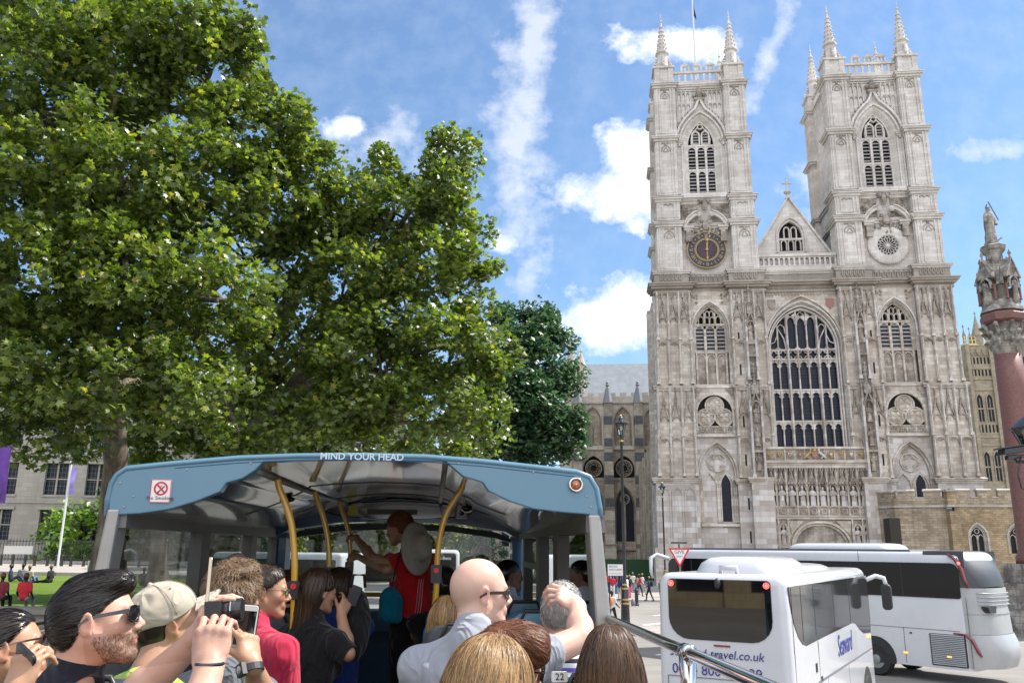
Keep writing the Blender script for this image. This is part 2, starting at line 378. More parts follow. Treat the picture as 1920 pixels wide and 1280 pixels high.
def statue(x, y, z, h, par, mi=0, mat=None, seed=0):
    r = random.Random(seed); m = MB(); k = h/2.0; tw = r.uniform(-.3, .3); n = 10
    rings = []
    for (rr, zz) in [(.30, 0), (.31, .1), (.27, .5), (.25, .9), (.24, 1.15), (.30, 1.35), (.29, 1.52), (.10, 1.64), (.09, 1.68)]:
        rings.append([(x+k*rr*(1+.13*math.sin(5*a+zz*2+tw*5))*math.cos(a)+tw*.12*k*math.sin(zz*2), y+k*rr*.75*(1+.1*math.sin(4*a))*math.sin(a), z+k*zz) for a in [2*PI*j/n for j in range(n)]])
    m.loft(rings, True, True, 0)
    m.sphere((x+tw*.05, y-.02*k, z+1.83*k), (.13*k, .15*k, .17*k), 8, 6)
    if r.random() < .7: m.lathe([(.13, 0), (.16, .06), (.12, .14), (.04, .26)], (x+tw*.05, y, z+1.92*k), 8)
    s_ = r.choice((-1, 1)); m.tube([(x+s_*.27*k, y, z+1.45*k), (x+s_*.3*k, y-.1*k, z+1.15*k), (x+s_*.02*k, y-.26*k, z+1.12*k)], [.10*k, .09*k, .06*k], 6)
    m.tube([(x-s_*.27*k, y, z+1.45*k), (x-s_*.32*k, y-.08*k, z+1.1*k), (x-s_*.1*k, y-.25*k, z+.92*k+.2*k*r.random())], [.10*k, .09*k, .06*k], 6)
    if r.random() < .5: m.tube([(x-s_*.3*k, y-.2*k, z), (x-s_*.26*k, y-.2*k, z+2.1*k)], .03*k, 5)
    m.box(x-.32*k, x+.32*k, y-.3*k, y+.3*k, z-.12*k, z)
    return m.build('statue', mat or M_CARV, par, auto=50)
def louvre_window(name, par, c, y, lights, z0, zs, za, hw, louv_top, oct_y=.5, rows=((0, 1),), mat=UP):
    """arched belfry window with mullions, tracery and slanting louvres in front of a dark void"""
    m = MB(); A = arch(c, hw, z0, zs, za, 10)
    strip(m, arch(c, hw+.45, z0, zs, za+.6, 10), y-.45, A, y, mat)
    n = lights; st = 2*hw/n
    for i in range(1, n):
        m.box(c-hw+st*i-.13, c-hw+st*i+.13, y-.12, y+.3, z0, zs+.2, mat)
    m.bar(A, .26, y-.05, y+.3, mat)
    m.box(c-hw, c+hw, y-.08, y+.28, z0-.02, z0+.22, mat)
    for (b, t) in rows:
        m.box(c-hw, c+hw, y-.10, y+.28, t+.12, t+.34, mat)
        for i in range(n):
            cx = c-hw+st*(i+.5); a = st/2-.13
            LA = arch(cx, a, t-a*1.1, t-a*1.1, t+.02, 5)
            # spandrel fill above the light head
            ax = len(LA)//2
            for seg in (LA[:ax+1], LA[ax:]):
                ex = seg[0][0] if seg[0][1] < seg[-1][1] else seg[-1][0]
                pl = list(seg)+([(ex, t+.13)] if seg is not None else [])
                if seg[0][1] > seg[-1][1]: pl = list(seg)+[(ex, t+.13), (seg[0][0], t+.13)]
                else: pl = list(seg)+[(seg[-1][0], t+.13), (ex, t+.13)]
                m.add(ring_xz(pl, y-.02), [tuple(range(len(pl)))], mat)
            z = b+.2
            while z < t-.12:
                m.add([(cx-a, y+.02, z), (cx+a, y+.02, z), (cx+a, y+.42, z+.34), (cx-a, y+.42, z+.34), (cx-a, y+.02, z-.07), (cx+a, y+.02, z-.07), (cx+a, y+.42, z+.27), (cx-a, y+.42, z+.27)],
                      [(0, 1, 2, 3), (4, 7, 6, 5), (0, 4, 5, 1)], 6)
                z += .43
    m.add(ring_xz(A, y+.55), [tuple(range(len(A)))], DRK)
    return m, A
STL = ST+[M_LOUV, M_PANE, M_GOLD]
# ---- generic tower; s=+1 left tower, -1 mirrored; dx measured outward-left negative
TOW = []
def tower(c, s, clock):
    X = lambda d: c+s*d
    def bx(m, a, b, *r, **k): x0, x1 = sorted((X(a), X(b))); m.box(x0, x1, *r, **k)
    m = MB()
    # --- upper stages: core + corner buttresses
    # (z0, z1, outer half, buttress width, wall y)
    stages = [(34.35, 40.2, 5.58, 2.75, .95), (40.5, 43.3, 5.5, 2.62, .9), (43.6, 51.0, 5.42, 2.45, .85), (51.2, 58.0, 5.3, 2.45, .8)]
    for k, (z0, z1, H, bw, wy) in enumerate(stages):
        yb = 10.9
        # side and back walls
        for sx in (-1, 1):
            x0, x1 = sorted((X(sx*(H-.55)), X(sx*(H-.1-.8))))
            m.box(x0, x1, bw, yb-bw, z0, z1, UP)
        m.box(X(0)-H+bw, X(0)+H-bw, yb-.9, yb-.5, z0, z1, UP)
        for sx in (-1, 1):
            for by in (0, 1):
                x0, x1 = sorted((X(sx*H), X(sx*(H-bw)))); y0, y1 = ((.0+.06*k, bw) if by == 0 else (yb-bw, yb-.06*k))
                m.box(x0, x1, y0, y1, z0, z1, UP)
                if by == 0:
                    # frame and sunk panel on the front of the buttress: raised ribs
                    yf = y0; w_ = x1-x0; zz0, zz1 = z0+.25, z1-.65
                    for q in (.10, .24, .76, .90): rib(m, x0+w_*q, .13, yf-.10, yf+.05, zz0, zz1, UP)
                    m.box(x0+w_*.10, x1-w_*.10, yf-.07, yf+.04, zz1-.12, zz1, UP)
                    m.box(x0+w_*.24, x1-w_*.24, yf-.06, yf+.04, zz0, zz0+.14, UP)
                    if k in (0, 2, 3):   # cusped head with a pendant
                        cxp = (x0+x1)/2; zt = zz1-.12
                        m.bar(arch(cxp, w_*.20, zt-1.15, zt-.95, zt-.35, 5), .09, yf-.07, yf+.03, CORN)
                        m.bar(foil(cxp, zt-.95, w_*.13, 3, PI/2, 4), .07, yf-.08, yf+.03, CORN, closed=True)
                        m.sphere((cxp, yf-.05, zt-.2), (.16, .12, .2), 6, 4, CARV); m.box(x0+w_*.3, x1-w_*.3, yf-.13, yf, zt-.08, zt+.02, CARV)
                    if k == 1: m.bar([(x0+w_*.3, zz1-.35), (x0+w_*.4, zz1-.2), (x0+w_*.5, zz1-.38), (x0+w_*.6, zz1-.2), (x0+w_*.7, zz1-.35)], .09, yf-.07, yf+.03, CARV)
                # side face ribs (seen on the flank)
                for q in (.15, .4, .65, .88):
                    for xs_ in (x0, x1): m.box(xs_-.07, xs_+.07, y0+(y1-y0)*q-.06, y0+(y1-y0)*q+.06, z0+.3, z1-.6, UP)
        # cornices
        last = k == 3
        if k != 2:
            cornice(m, X(0)-H+bw, X(0)+H-bw, wy, z1, .55, .35, UP, yb=2.2, sides=(0, 0))
            for sx in (-1, 1):
                x0, x1 = sorted((X(sx*(H-.6)), X(sx*(H-1.0)))); 
                m.box(x0-.25, x1+.25, bw, yb-bw, z1-.2, z1+.02, UP)
        for sx in (-1, 1):
            for by in (0, 1):
                x0, x1 = sorted((X(sx*H), X(sx*(H-bw))))
                if by == 0: cornice(m, x0, x1, .06*k, z1, .6, .45, UP, yb=bw+.4)
                else:
                    m.box(x0-.45, x1+.45, yb-bw-.45, yb+.4, z1-.12, z1, UP); m.box(x0-.3, x1+.3, yb-bw-.3, yb+.3, z1-.36, z1-.12, UP); m.box(x0-.45, x1+.45, yb-bw-.45, yb+.4, z1, z1+.13, UP, .4, .4)
        if k == 2:                                       # returns of the middle cornice stop against the hood
            for sx in (-1, 1):
                x0, x1 = sorted((X(sx*(H-bw)), X(sx*(H-bw-.62)))); cornice(m, x0, x1, wy-.05, z1-.25, .5, .3, UP, yb=2.0, sides=(1, 1))
    # --- bay walls
    H, bw = 5.42, 2.45; xl, xr = c-H+bw, c+H-bw
    # clock stage
    m.add([(xl-.3, .95, 34.3), (xr+.3, .95, 34.3), (xr+.3, .95, 43.4), (xl-.3, .95, 43.4)], [(0, 1, 2, 3)], UP)
    A = arch(c, 1.62+.45, 43.95, 50.2, 53.95, 10)
    arch_wall(m, xl-.02, xr+.02, 43.4, 57.9, A, .85, UP)
    m.box(c-2.6, c+2.6, .45, .85, 43.35, 43.95, UP, 0, .1); 
    # shafts beside the belfry window
    for sx in (-1, 1):
        for q in (2.25, 2.8): m.box(c+sx*q-.09, c+sx*q+.09, .68, .87, 43.9, 50.1, UP)
    # ogee hood
    L = [(c-2.95, 50.0), (c-2.9, 51.2), (c-2.5, 52.4), (c-1.9, 53.4), (c-1.2, 54.2), (c-.6, 54.75), (c-.3, 55.4), (c-.1, 56.0)]
    R_ = [(2*c-x, z) for x, z in L]
    m.bar(L, .26, .45, .9, UP); m.bar(R_, .26, .45, .9, UP)
    m.bar(arch(c, 2.55, 50.0, 50.2, 54.4, 8), .2, .6, .88, UP)
    for P_, sg in ((L, -1), (R_, 1)):
        for i in range(1, len(P_)-1):
            for t in (0, .5):
                x = P_[i][0]*(1-t)+P_[i+1][0]*t; z = P_[i][1]*(1-t)+P_[i+1][1]*t
                m.sphere((x+sg*.2, .55, z+.12), (.13, .16, .13), 5, 3, CARV)
    m.box(c-.6, c+.6, .35, .85, 55.9, 56.15, CARV); m.sphere((c, .5, 56.7), (.38, .3, .5), 8, 6, CARV); m.sphere((c, .5, 57.3), (.22, .2, .25), 6, 4, CARV)
    for sx in (-1, 1): m.sphere((c+sx*.6, .6, 56.6), (.28, .2, .28), 6, 4, CARV)
    # blind tracery above the hood
    for i in range(-5, 6):
        x = c+i*.52
        if abs(i) >= 2:
            zt = 53.8 if abs(i) < 4 else 52.6
            rib(m, x, .1, .72, .86, zt+.4, 57.2, UP); 
            if abs(i) < 5: m.bar(arch(x+math.copysign(.26, i), .22, 56.0, 56.4, 57.0, 3), .08, .74, .86, CARV); m.bar(arch(x+math.copysign(.26, i), .22, 54.9, 55.0, 55.5, 3), .07, .76, .86, CARV)
    m.box(xl, xr, .7, .86, 57.2, 57.32, UP)
    # --- parapet: open ovals, merlons
    z = 58.15
    for side in range(4):
        def tr(px, py):
            q = px; d = py
            if side == 0: return (c+q, .75+d)
            if side == 1: return (c+q, 10.2-d)
            if side == 2: return (c-H+.75+d, 5.45+q)
            return (c+H-.75-d, 5.45+q)
        def pbox(q0, q1, d0, d1, z0, z1, mi=UP, tp=0):
            a, b = tr(q0, d0), tr(q1, d1); m.box(min(a[0], b[0]), max(a[0], b[0]), min(a[1], b[1]), max(a[1], b[1]), z0, z1, mi)
        W_ = 2.95
        pbox(-W_, W_, 0, .35, z, z+.42); pbox(-W_, W_, -.05, .4, z+1.45, z+1.72)
        n = 8
        for i in range(n+1):
            q = -W_+2*W_*i/n; pbox(max(q-.12, -W_), min(q+.12, W_), .05, .3, z+.42, z+1.45)
        for i in range(n):
            q = -W_+2*W_*(i+.5)/n
            for dz in (0, 1):
                for e in (-1, 1):
                    zz = z+.42 if dz == 0 else z+1.45; a = tr(q+e*.26, .1); b = tr(q+e*.1, .1); a2 = tr(q+e*.26, .25); b2 = tr(q+e*.1, .25); h_ = .28*(1 if dz == 0 else -1)
                    m.add([(a[0], a[1], zz), (b[0], b[1], zz), (a[0], a[1], zz+h_), (a2[0], a2[1], zz), (b2[0], b2[1], zz), (a2[0], a2[1], zz+h_)], [(0, 1, 2), (3, 5, 4), (1, 2, 5, 4)], UP)
        for i in range(5):
            q = -W_+W_*.5*i
            if abs(q) > W_-.1: continue
            for e in (-1, 1): pbox(q+e*.42-.11, q+e*.42+.11, .03, .33, z+1.72, z+2.45)
            pbox(q-.5, q+.5, .03, .33, z+2.4, z+2.52)
            a0, a1 = tr(q-.58, .0), tr(q+.58, .36); ap0, ap1 = tr(q, 0), tr(q, .36)
            if side < 2: m.add([(a0[0], a0[1], z+2.5), (a1[0], a0[1], z+2.5), (ap0[0], a0[1], z+2.9), (a0[0], a1[1], z+2.5), (a1[0], a1[1], z+2.5), (ap0[0], a1[1], z+2.9)], [(0, 1, 2), (3, 5, 4), (0, 2, 5, 3), (1, 2, 5, 4), (0, 1, 4, 3)], UP)
            else: m.add([(a0[0], a0[1], z+2.5), (a0[0], a1[1], z+2.5), (a0[0], ap0[1], z+2.9), (a1[0], a0[1], z+2.5), (a1[0], a1[1], z+2.5), (a1[0], ap0[1], z+2.9)], [(0, 1, 2), (3, 5, 4), (0, 2, 5, 3), (1, 2, 5, 4), (0, 1, 4, 3)], UP)
            pbox(q-.09, q+.09, .08, .28, z+1.72, z+2.4)
    m.box(c-4.8, c+4.8, .9, 10.1, 57.5, 58.2, UP)          # roof slab
    body = m
    cz = []
    for sx in (-1, 1):
        for by in (0, 1):
            px, py = X(sx*(5.3-1.2)), (1.3 if by == 0 else 9.6)
            body.box(px-1.2, px+1.2, py-1.2, py+1.2, 58.14, 58.5, UP); body.box(px-1.08, px+1.08, py-1.08, py+1.08, 58.5, 60.1, UP)
            for q in (-1, 1):
                body.box(px+q*.82-.28, px+q*.82+.28, py-1.2, py+1.2, 58.5, 60.1, UP)
            body.box(px-1.3, px+1.3, py-1.3, py+1.3, 60.1, 60.35, UP)
            cz.append((px, py))
    t = body
    # --- pediment over the clock
    z = 40.0
    for sx in (-1, 1):
        L = [(c+sx*2.45, 39.75), (c+sx*2.0, 40.55), (c+sx*1.3, 41.15), (c+sx*.75, 41.35)]
        t.bar(L, .42, .25, .95, UP); t.bar([(x+sx*.05, z_+.25) for x, z_ in L], .14, .1, .95, UP)
        t.sphere((c+sx*.68, .35, 41.2), (.34, .25, .34), 10, 6, UP)
        x0, x1 = sorted((c+sx*2.55, c+sx*1.35)); t.box(x0, x1, .2, .95, 39.55, 39.8, UP); t.box(x0+.1, x1-.1, .35, .95, 39.3, 39.55, UP)
        x0, x1 = sorted((c+sx*2.25, c+sx*1.65)); t.box(x0, x1, .3, .95, 38.3, 39.3, CARV); t.box(x0-.05, x1+.05, .25, .95, 37.9, 38.3, CARV)
        x0, x1 = sorted((c+sx*2.75, c+sx*.75))
        # foliage panel
        t.box(x0, x1, .86, .96, 40.2, 42.7, CARV); rr = random.Random(3)
        for q in range(46):
            xx = rr.uniform(x0+.1, x1-.1); zz = rr.uniform(40.9 if abs(xx-c) > 1.6 else 41.7, 42.6); t.sphere((xx, .84, zz), (rr.uniform(.08, .17), .1, rr.uniform(.08, .17)), 5, 3, CARV)
        t.bar([(x0, 42.7), (x1, 42.7)], .12, .78, .95, UP)
    rr = random.Random(5)
    for q in range(24): t.sphere((c+rr.gauss(0, .65), .7, 39.4+rr.gauss(0, .45)), (rr.uniform(.15, .28), .22, rr.uniform(.15, .3)), 6, 4, CARV)
    t.sphere((c, .5, 39.9), (.42, .35, .6), 8, 6, CARV); t.sphere((c, .55, 42.4), (.3, .3, .7), 8, 6, CARV); t.box(c-.8, c+.8, .6, .95, 43.0, 43.2, CARV)
    for q in (-1, 1): t.sphere((c+q*.4, .6, 42.95), (.3, .25, .25), 6, 4, CARV)
    # ---- lower stages ---------------------------------------------------------------
    # outer buttress: (z0,z1,xout,xin)
    def ribs(x0, x1, y, z0, z1, n, mi, heads=True, canopy=False, feet=True, w_=.26):
        for i in range(n+1):
            x = x0+(x1-x0)*i/n; rib(t, x, w_, y-.24, y+.3, z0, z1, NEW if mi == LO else mi); rib(t, x, w_*.45, y-.36, y-.2, z0, z1-.1, mi)
            if feet: t.box(x-w_*.8, x+w_*.8, y-.42, y+.1, z0, z0+.35, mi, .06, .05)
        st_ = abs(x1-x0)/n
        for i in range(n):
            cxp = x0+(x1-x0)*(i+.5)/n; a = st_/2-w_/2
            if canopy:
                h_ = canopy*(1.0 if i != 1 else 1.12); crocket_gable(t, cxp, a*2.05, z1-canopy*1.05-.35, h_, y-.02, CARV, .2)
                t.bar([(cxp-a, z1-.3), (cxp+a, z1-.3)], .12, y-.15, y, mi)
            elif heads:
                LA = arch(cxp, a, z1-.95, z1-.75, z1-.25, 4)
                ax = len(LA)//2
                t.add([(p[0], y-.06, p[1]) for p in LA[1:ax+1]]+[(cxp, y-.06, z1), (cxp-a, y-.06, z1)], [tuple(range(ax+2))], mi)
                t.add([(p[0], y-.06, p[1]) for p in LA[ax:-1]]+[(cxp+a, y-.06, z1), (cxp, y-.06, z1)], [tuple(range(ax+2))], mi)
                t.bar(LA, .1, y-.12, y, CARV); t.bar(foil(cxp, z1-.42, .2, 3, PI/2, 3), .06, y-.1, y, CARV, closed=True)
    out = {0: -6.62, 1: -6.25, 2: -6.05, 3: -5.95}
    # base 0..11.1
    bx(t, -6.62, -2.15, .0, 3, 0, 11.0, mi=NEW); bx(t, -6.95, -2.0, -.35, 3, 0, 4.0, mi=LO, ty=0)
    x0, x1 = sorted((X(-6.4), X(-2.4)))
    for i in range(3):
        cxp = x0+(x1-x0)*(i+.5)/3; t.bar(arch(cxp, .55, 4.6, 9.4, 10.2, 5), .14, -.08, .1, NEW)
    xx0, xx1 = sorted((X(-6.75), X(-2.1))); cornice(t, xx0, xx1, .05, 11.15, .5, .3, LO, yb=3)
    for (z0, z1, xo, xi, can, yy) in [(11.2, 15.6, -6.35, -2.15, 0, .1), (15.6, 21.0, -6.25, -2.15, 3.1, .2), (21.2, 26.3, -6.1, -2.15, 0, .3), (26.3, 32.0, -6.0, -2.15, 3.0, .3)]:
        bx(t, xo, xi, yy, 3, z0, z1, mi=LO)
        a, b = X(xo+.15), X(xi-.13); ribs(min(a, b), max(a, b), yy, z0+(.0 if z0 not in (11.2, 21.2) else .15), z1, 3, LO, True, can)
        a, b = sorted((X(xo-.06), X(xi+.02))); t.box(a, b, yy-.12, yy+.2, z1-.14, z1, LO)
    # flank of the outer buttress
    for q in (1.0, 2.2):
        xo = X(-6.35); t.box(xo-.1, xo+.1, q-.1, q+.1, 11.2, 21, NEW); xo = X(-6.1); t.box(xo-.12, xo+.12, q-.1, q+.1, 21.2, 32, NEW)
    a, b = sorted((X(-6.4), X(-2.05))); cornice(t, a, b, .25, 21.15, .35, .25, LO, yb=2.9)
    # second flank pier behind (seen on the far left edge)
    bx(t, -6.2, -3, 4.5, 11, 0, 32, mi=LO)
    bx(t, -6.6, -3, 6.6, 8.2, 0, 31.6, mi=LO)
    # inner buttress with canopied central pier
    bx(t, 2.15, 6.0, .25, 3, 11.2, 32, mi=LO); bx(t, 1.95, 5.1, .0, 3, 0, 11.0, mi=NEW); a, b = sorted((X(1.9), X(5.2))); cornice(t, a, b, .05, 11.0, .45, .3, LO, yb=3)
    bx(t, 3.2, 5.4, -.9, .5, 0, 10.9, mi=NEW); a, b = sorted((X(3.1), X(5.4))); cornice(t, a, b, -.85, 11.1, .5, .3, LO, yb=.5)
    for (z0, z1, can) in [(11.2, 15.6, 0), (15.6, 21.0, 2.8), (21.2, 26.3, 0), (26.3, 32.0, 3.0)]:
        for (a, b) in ((2.3, 3.55), (4.7, 5.85)):
            p, q = sorted((X(a), X(b))); ribs(p, q, .25, z0, z1, 1, LO, True, can, w_=.24)
        a, b = sorted((X(2.1), X(6.05))); t.box(a, b, .1, .4, z1-.14, z1, LO)
    a, b = sorted((X(2.15), X(6.0))); cornice(t, a, b, .25, 21.15, .35, .25, LO, yb=2.9)
    # slit lights
    for zz in (30.6, 26.6, 23, 13.2, 17.3, 8.6, 5.2): bx(t, 2.85, 3.02, .0 if zz < 11 else .22, .3, zz-.7, zz+.5, mi=DRK) if zz > 11 else bx(t, 2.85, 3.02, -.012, .3, zz-.7, zz+.5, mi=DRK)
    # canopied pier: niches
    pc = 4.15
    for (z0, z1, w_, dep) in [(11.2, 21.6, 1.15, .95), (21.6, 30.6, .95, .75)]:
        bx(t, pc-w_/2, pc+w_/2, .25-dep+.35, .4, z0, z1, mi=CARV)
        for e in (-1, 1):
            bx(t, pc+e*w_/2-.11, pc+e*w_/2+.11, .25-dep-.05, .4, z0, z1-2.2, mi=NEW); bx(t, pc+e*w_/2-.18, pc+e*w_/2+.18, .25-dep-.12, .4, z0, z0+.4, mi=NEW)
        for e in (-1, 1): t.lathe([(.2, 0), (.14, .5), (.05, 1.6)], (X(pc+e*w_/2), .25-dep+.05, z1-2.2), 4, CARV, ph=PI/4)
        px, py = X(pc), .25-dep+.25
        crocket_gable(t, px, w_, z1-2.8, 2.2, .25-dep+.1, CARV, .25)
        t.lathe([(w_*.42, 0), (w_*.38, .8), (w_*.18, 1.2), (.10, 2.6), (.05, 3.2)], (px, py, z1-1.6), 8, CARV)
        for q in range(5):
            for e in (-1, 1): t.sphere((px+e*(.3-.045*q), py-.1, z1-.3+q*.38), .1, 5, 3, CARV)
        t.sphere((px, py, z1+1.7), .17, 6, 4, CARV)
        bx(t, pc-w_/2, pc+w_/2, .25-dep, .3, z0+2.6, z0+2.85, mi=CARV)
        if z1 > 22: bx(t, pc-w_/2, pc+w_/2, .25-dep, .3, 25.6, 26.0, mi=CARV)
    # small intermediate buttress behind the niches on the tower bay side
    # bay wall: lower belfry window, rose, arch
    xl, xr = c-2.16, c+2.16
    A1 = arch(c, 1.75+.1, 21.35, 27.6, 30.6, 10); arch_wall(t, xl, xr, 21.15, 32, A1, .75, LO)
    # blind lower part of window
    t.add([(c-1.9, 1.35, 21.2), (c+1.9, 1.35, 21.2), (c+1.9, 1.35, 25.0), (c-1.9, 1.35, 25.0)], [(0, 1, 2, 3)], CARV)
    for i in range(4): rib(t, c-1.62+i*1.08, .2, 1.15, 1.4, 21.4, 25.2, LO)
    for i in range(3): t.bar(arch(c-1.08+i*1.08, .44, 24.2, 24.3, 24.85, 4), .09, 1.22, 1.36, LO)
    t.box(c-1.95, c+1.95, .6, 1.4, 21.0, 21.4, LO, 0, .1)
    for (o_, y0, y1) in ((2.05, .6, .75), (1.9, .75, 1.1)): t.bar(arch(c, o_, 26.5, 27.6, 30.6+(o_-1.85)*1.4, 10), .16, y0, y1, UP)
    for e in (-1, 1):
        for q in range(9): rr_ = random.Random(q); t.sphere((c+e*(1.2+.75*rr_.random()), .72, 30.6+1.1*rr_.random()), (.14, .1, .14), 5, 3, CARV)
    # rose panel stage 15.6..21
    A2 = arch(c, 1.95, 16.0, 18.3, 20.3, 10); arch_wall(t, xl, xr, 15.5, 21.0, A2, .7, LO)
    t.add(ring_xz(A2, 1.1), [tuple(range(len(A2)))], DRK); t.bar(A2, .2, .6, .95, LO)
    for (dx, zz, r_) in ((0, 19.05, .98), (-.98, 17.75, .95), (.98, 17.75, .95)):
        t.add([(c+dx+r_*math.cos(2*PI*i/20), 1.0, zz+r_*math.sin(2*PI*i/20)) for i in range(20)], [tuple(range(20))], LO)
        quatre_panel(t, c+dx, zz, r_, .95, LO)
    t.box(c-1.95, c+1.95, .8, 1.0, 16.7, 16.82, LO); t.box(c-1.9, c+1.9, .98, 1.05, 15.95, 16.8, CARV)
    for i in range(4): quatre_panel(t, c-1.38+.92*i, 16.35, .38, .92, LO)
    for i in range(5): rib(t, c-1.84+.92*i, .09, .8, 1.0, 15.95, 16.8, LO)
    t.box(c-2.0, c+2.0, .45, 1.1, 15.6, 15.9, LO, 0, .1)
    for e in (-1, 1): t.add([(c+e*2.1, .6, 20.9), (c+e*1.2, .6, 20.9), (c+e*2.1, .6, 19.7)], [(0, 1, 2)], CARV)
    # great arch stage 6..15
    A3 = arch(c, 1.95, 6.5, 11.6, 14.9, 10); arch_wall(t, xl, xr, 0, 15.6, A3, .7, NEW)
    for (o_, y0, y1) in ((2.08, .5, .75), (1.85, .8, 1.05)): t.bar(arch(c, o_, 9 if o_ > 2 else 6.6, 11.6, 14.9+(o_-1.95)*1.3, 10), .15, y0, y1, LO)
    t.add(ring_xz(A3, 1.15), [tuple(range(len(A3)))], NEW)
    strip(t, A3, .7, A3, 1.16, NEW)
    quatre_panel(t, c-.02, 12.9, .95, 1.1, LO, 4, 0, .12, False); 
    for e in (-1, 1): t.bar(arch(c+e*.88, .8, 6.6, 10.3, 11.8, 6), .16, .98, 1.2, LO)
    t.box(c-2.0, c+2.0, .4, 1.2, 6.2, 6.5, LO, 0, .1)
    # cornice zone 32..34.4
    for (a, b, y) in ((-6.05, -2.2, .2), (2.2, 6.05, .2)):
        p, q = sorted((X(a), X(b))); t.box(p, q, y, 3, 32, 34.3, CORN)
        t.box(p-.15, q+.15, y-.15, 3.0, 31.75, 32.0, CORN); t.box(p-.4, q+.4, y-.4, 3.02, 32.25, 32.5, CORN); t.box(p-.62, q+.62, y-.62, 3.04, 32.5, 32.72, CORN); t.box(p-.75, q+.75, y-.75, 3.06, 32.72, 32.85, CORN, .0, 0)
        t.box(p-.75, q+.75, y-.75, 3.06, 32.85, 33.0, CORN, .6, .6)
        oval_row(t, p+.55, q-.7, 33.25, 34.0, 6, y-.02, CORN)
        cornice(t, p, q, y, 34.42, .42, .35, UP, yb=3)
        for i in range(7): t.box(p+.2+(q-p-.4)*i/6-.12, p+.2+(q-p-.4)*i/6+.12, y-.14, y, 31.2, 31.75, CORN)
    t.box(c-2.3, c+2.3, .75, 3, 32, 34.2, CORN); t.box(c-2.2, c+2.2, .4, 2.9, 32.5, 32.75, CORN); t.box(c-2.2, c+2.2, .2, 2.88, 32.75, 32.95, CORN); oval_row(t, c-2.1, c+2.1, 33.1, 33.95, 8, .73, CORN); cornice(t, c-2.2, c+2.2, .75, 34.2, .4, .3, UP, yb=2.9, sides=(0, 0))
    # solid core of the lower tower, top slab at each stage
    bx(t, -5.5, 5.5, 3.0, 10.8, 0, 34.3, mi=LO)
    t.box(c-5.4, c+5.4, 1.6, 10.4, 40.2, 40.45, UP); t.box(c-5.3, c+5.3, 1.6, 10.4, 43.4, 43.55, UP)
    part = body.build('tower', STL, abbey)
    for px, py in cz: pinnacle('pinnacle', px, py, 60.3, part, 1.0)
    # windows
    mm, A = louvre_window('belfry', part, c, 1.3, 3, 43.95, 50.2, 53.4, 1.62, 0, rows=((44.2, 46.9), (47.3, 50.0)))
    # head: two roundel-topped lights and an oculus
    for e in (-1, 1):
        LA = arch(c+e*.55, .42, 50.4, 51.6, 52.1, 6); mm.bar(LA+[LA[0]], .17, 1.18, 1.6, UP)
        z = 50.6
        while z < 51.9: mm.box(c+e*.55-.36, c+e*.55+.36, 1.35, 1.65, z, z+.13, 6); z += .36
        mm.bar([(c+e*1.05, 50.3), (c+e*1.1, 51.0), (c+e*.95, 51.9), (c+e*.3, 52.6)], .13, 1.2, 1.6, UP)
    mm.bar(circ(c, 52.7, .3, 14), .14, 1.18, 1.6, UP, closed=True)
    mm.build('belfry_window', STL, part)
    mm, A = louvre_window('lower', part, c, 1.3, 3, 25.0, 27.6, 30.4, 1.72, 0, rows=((25.1, 28.05),), mat=LO)
    for i in (-1, 1): mm.bar([(c+i*.57, 28.3), (c+i*.57, 29.7)], .16, 1.2, 1.6, LO)
    for i in (-1, 0, 1):
        for e in (-1, 1):
            if i == 0: mm.bar(arch(c+e*.27, .24, 28.3, 28.9, 29.2, 4), .09, 1.22, 1.6, LO); mm.bar(arch(c+e*.22, .2, 29.2, 29.6, 29.9, 4), .08, 1.22, 1.6, LO)
        if i: mm.bar(arch(c+i*.95, .28, 28.3, 28.9, 29.3, 4), .1, 1.22, 1.6, LO)
    mm.build('lower_window', STL, part)
    mm = MB(); lw = arch(c+.82, .55, 6.7, 10.5, 11.7, 6); mm.add(ring_xz(lw, 1.12), [tuple(range(len(lw)))], 7); mm.bar(lw, .12, 1.0, 1.14, LO)
    for k in range(12): mm.box(c+.3, c+1.34, 1.09, 1.12, 6.9+k*.36, 6.93+k*.36, DRK)
    mm.build('lancet_window', STL, part)
    for z_ in (12.0, 14.6, 17.0): statue(X(pc), .25-.7, z_ if z_ != 17 else 17.1, 1.7, part, seed=int(z_*10+c))
    statue(X(pc), .25-.5, 26.1, 2.0, part, seed=int(c)+2)
    # shields / dials
    if clock:
        k = MB(); cx, z, y = c, 36.95, .55
        k.prism(circ(cx, z, 2.12, 64), .55, .95, 'y', 0)
        k.bar(circ(cx, z, 2.16, 64), .07, .52, .6, 1, closed=True)
        for i in range(48): a = 2*PI*i/48; k.sphere((cx+2.22*math.cos(a), .5, z+2.22*math.sin(a)), .05, 5, 3, 1)
        k.bar(circ(cx, z, 1.36, 48), .05, .5, .56, 1, closed=True); k.bar(circ(cx, z, 1.24, 48), .08, .47, .56, 1, closed=True)
        k.add([(cx+1.18*math.cos(2*PI*i/40), .545, z+1.18*math.sin(2*PI*i/40)) for i in range(40)], [tuple(range(40))], 2)
        for i in range(12):
            a = PI/2-2*PI*i/12; pts = []
            for sgn in (-1, 1):
                pts = [(cx+r*math.cos(a+sgn*w_), z+r*math.sin(a+sgn*w_)) for r, w_ in ((.2, 0), (.5, .14), (.8, .19), (1.0, .13), (1.12, 0))]
                k.bar(pts, .05, .5, .54, 3)
            b = a+PI/12; k.bar([(cx+.3*math.cos(b), z+.3*math.sin(b)), (cx+1.15*math.cos(b), z+1.15*math.sin(b))], .03, .51, .54, 3)
            k.sphere((cx+1.75*math.cos(b), .54, z+1.75*math.sin(b)), (.085, .03, .085), 8, 4, 1)
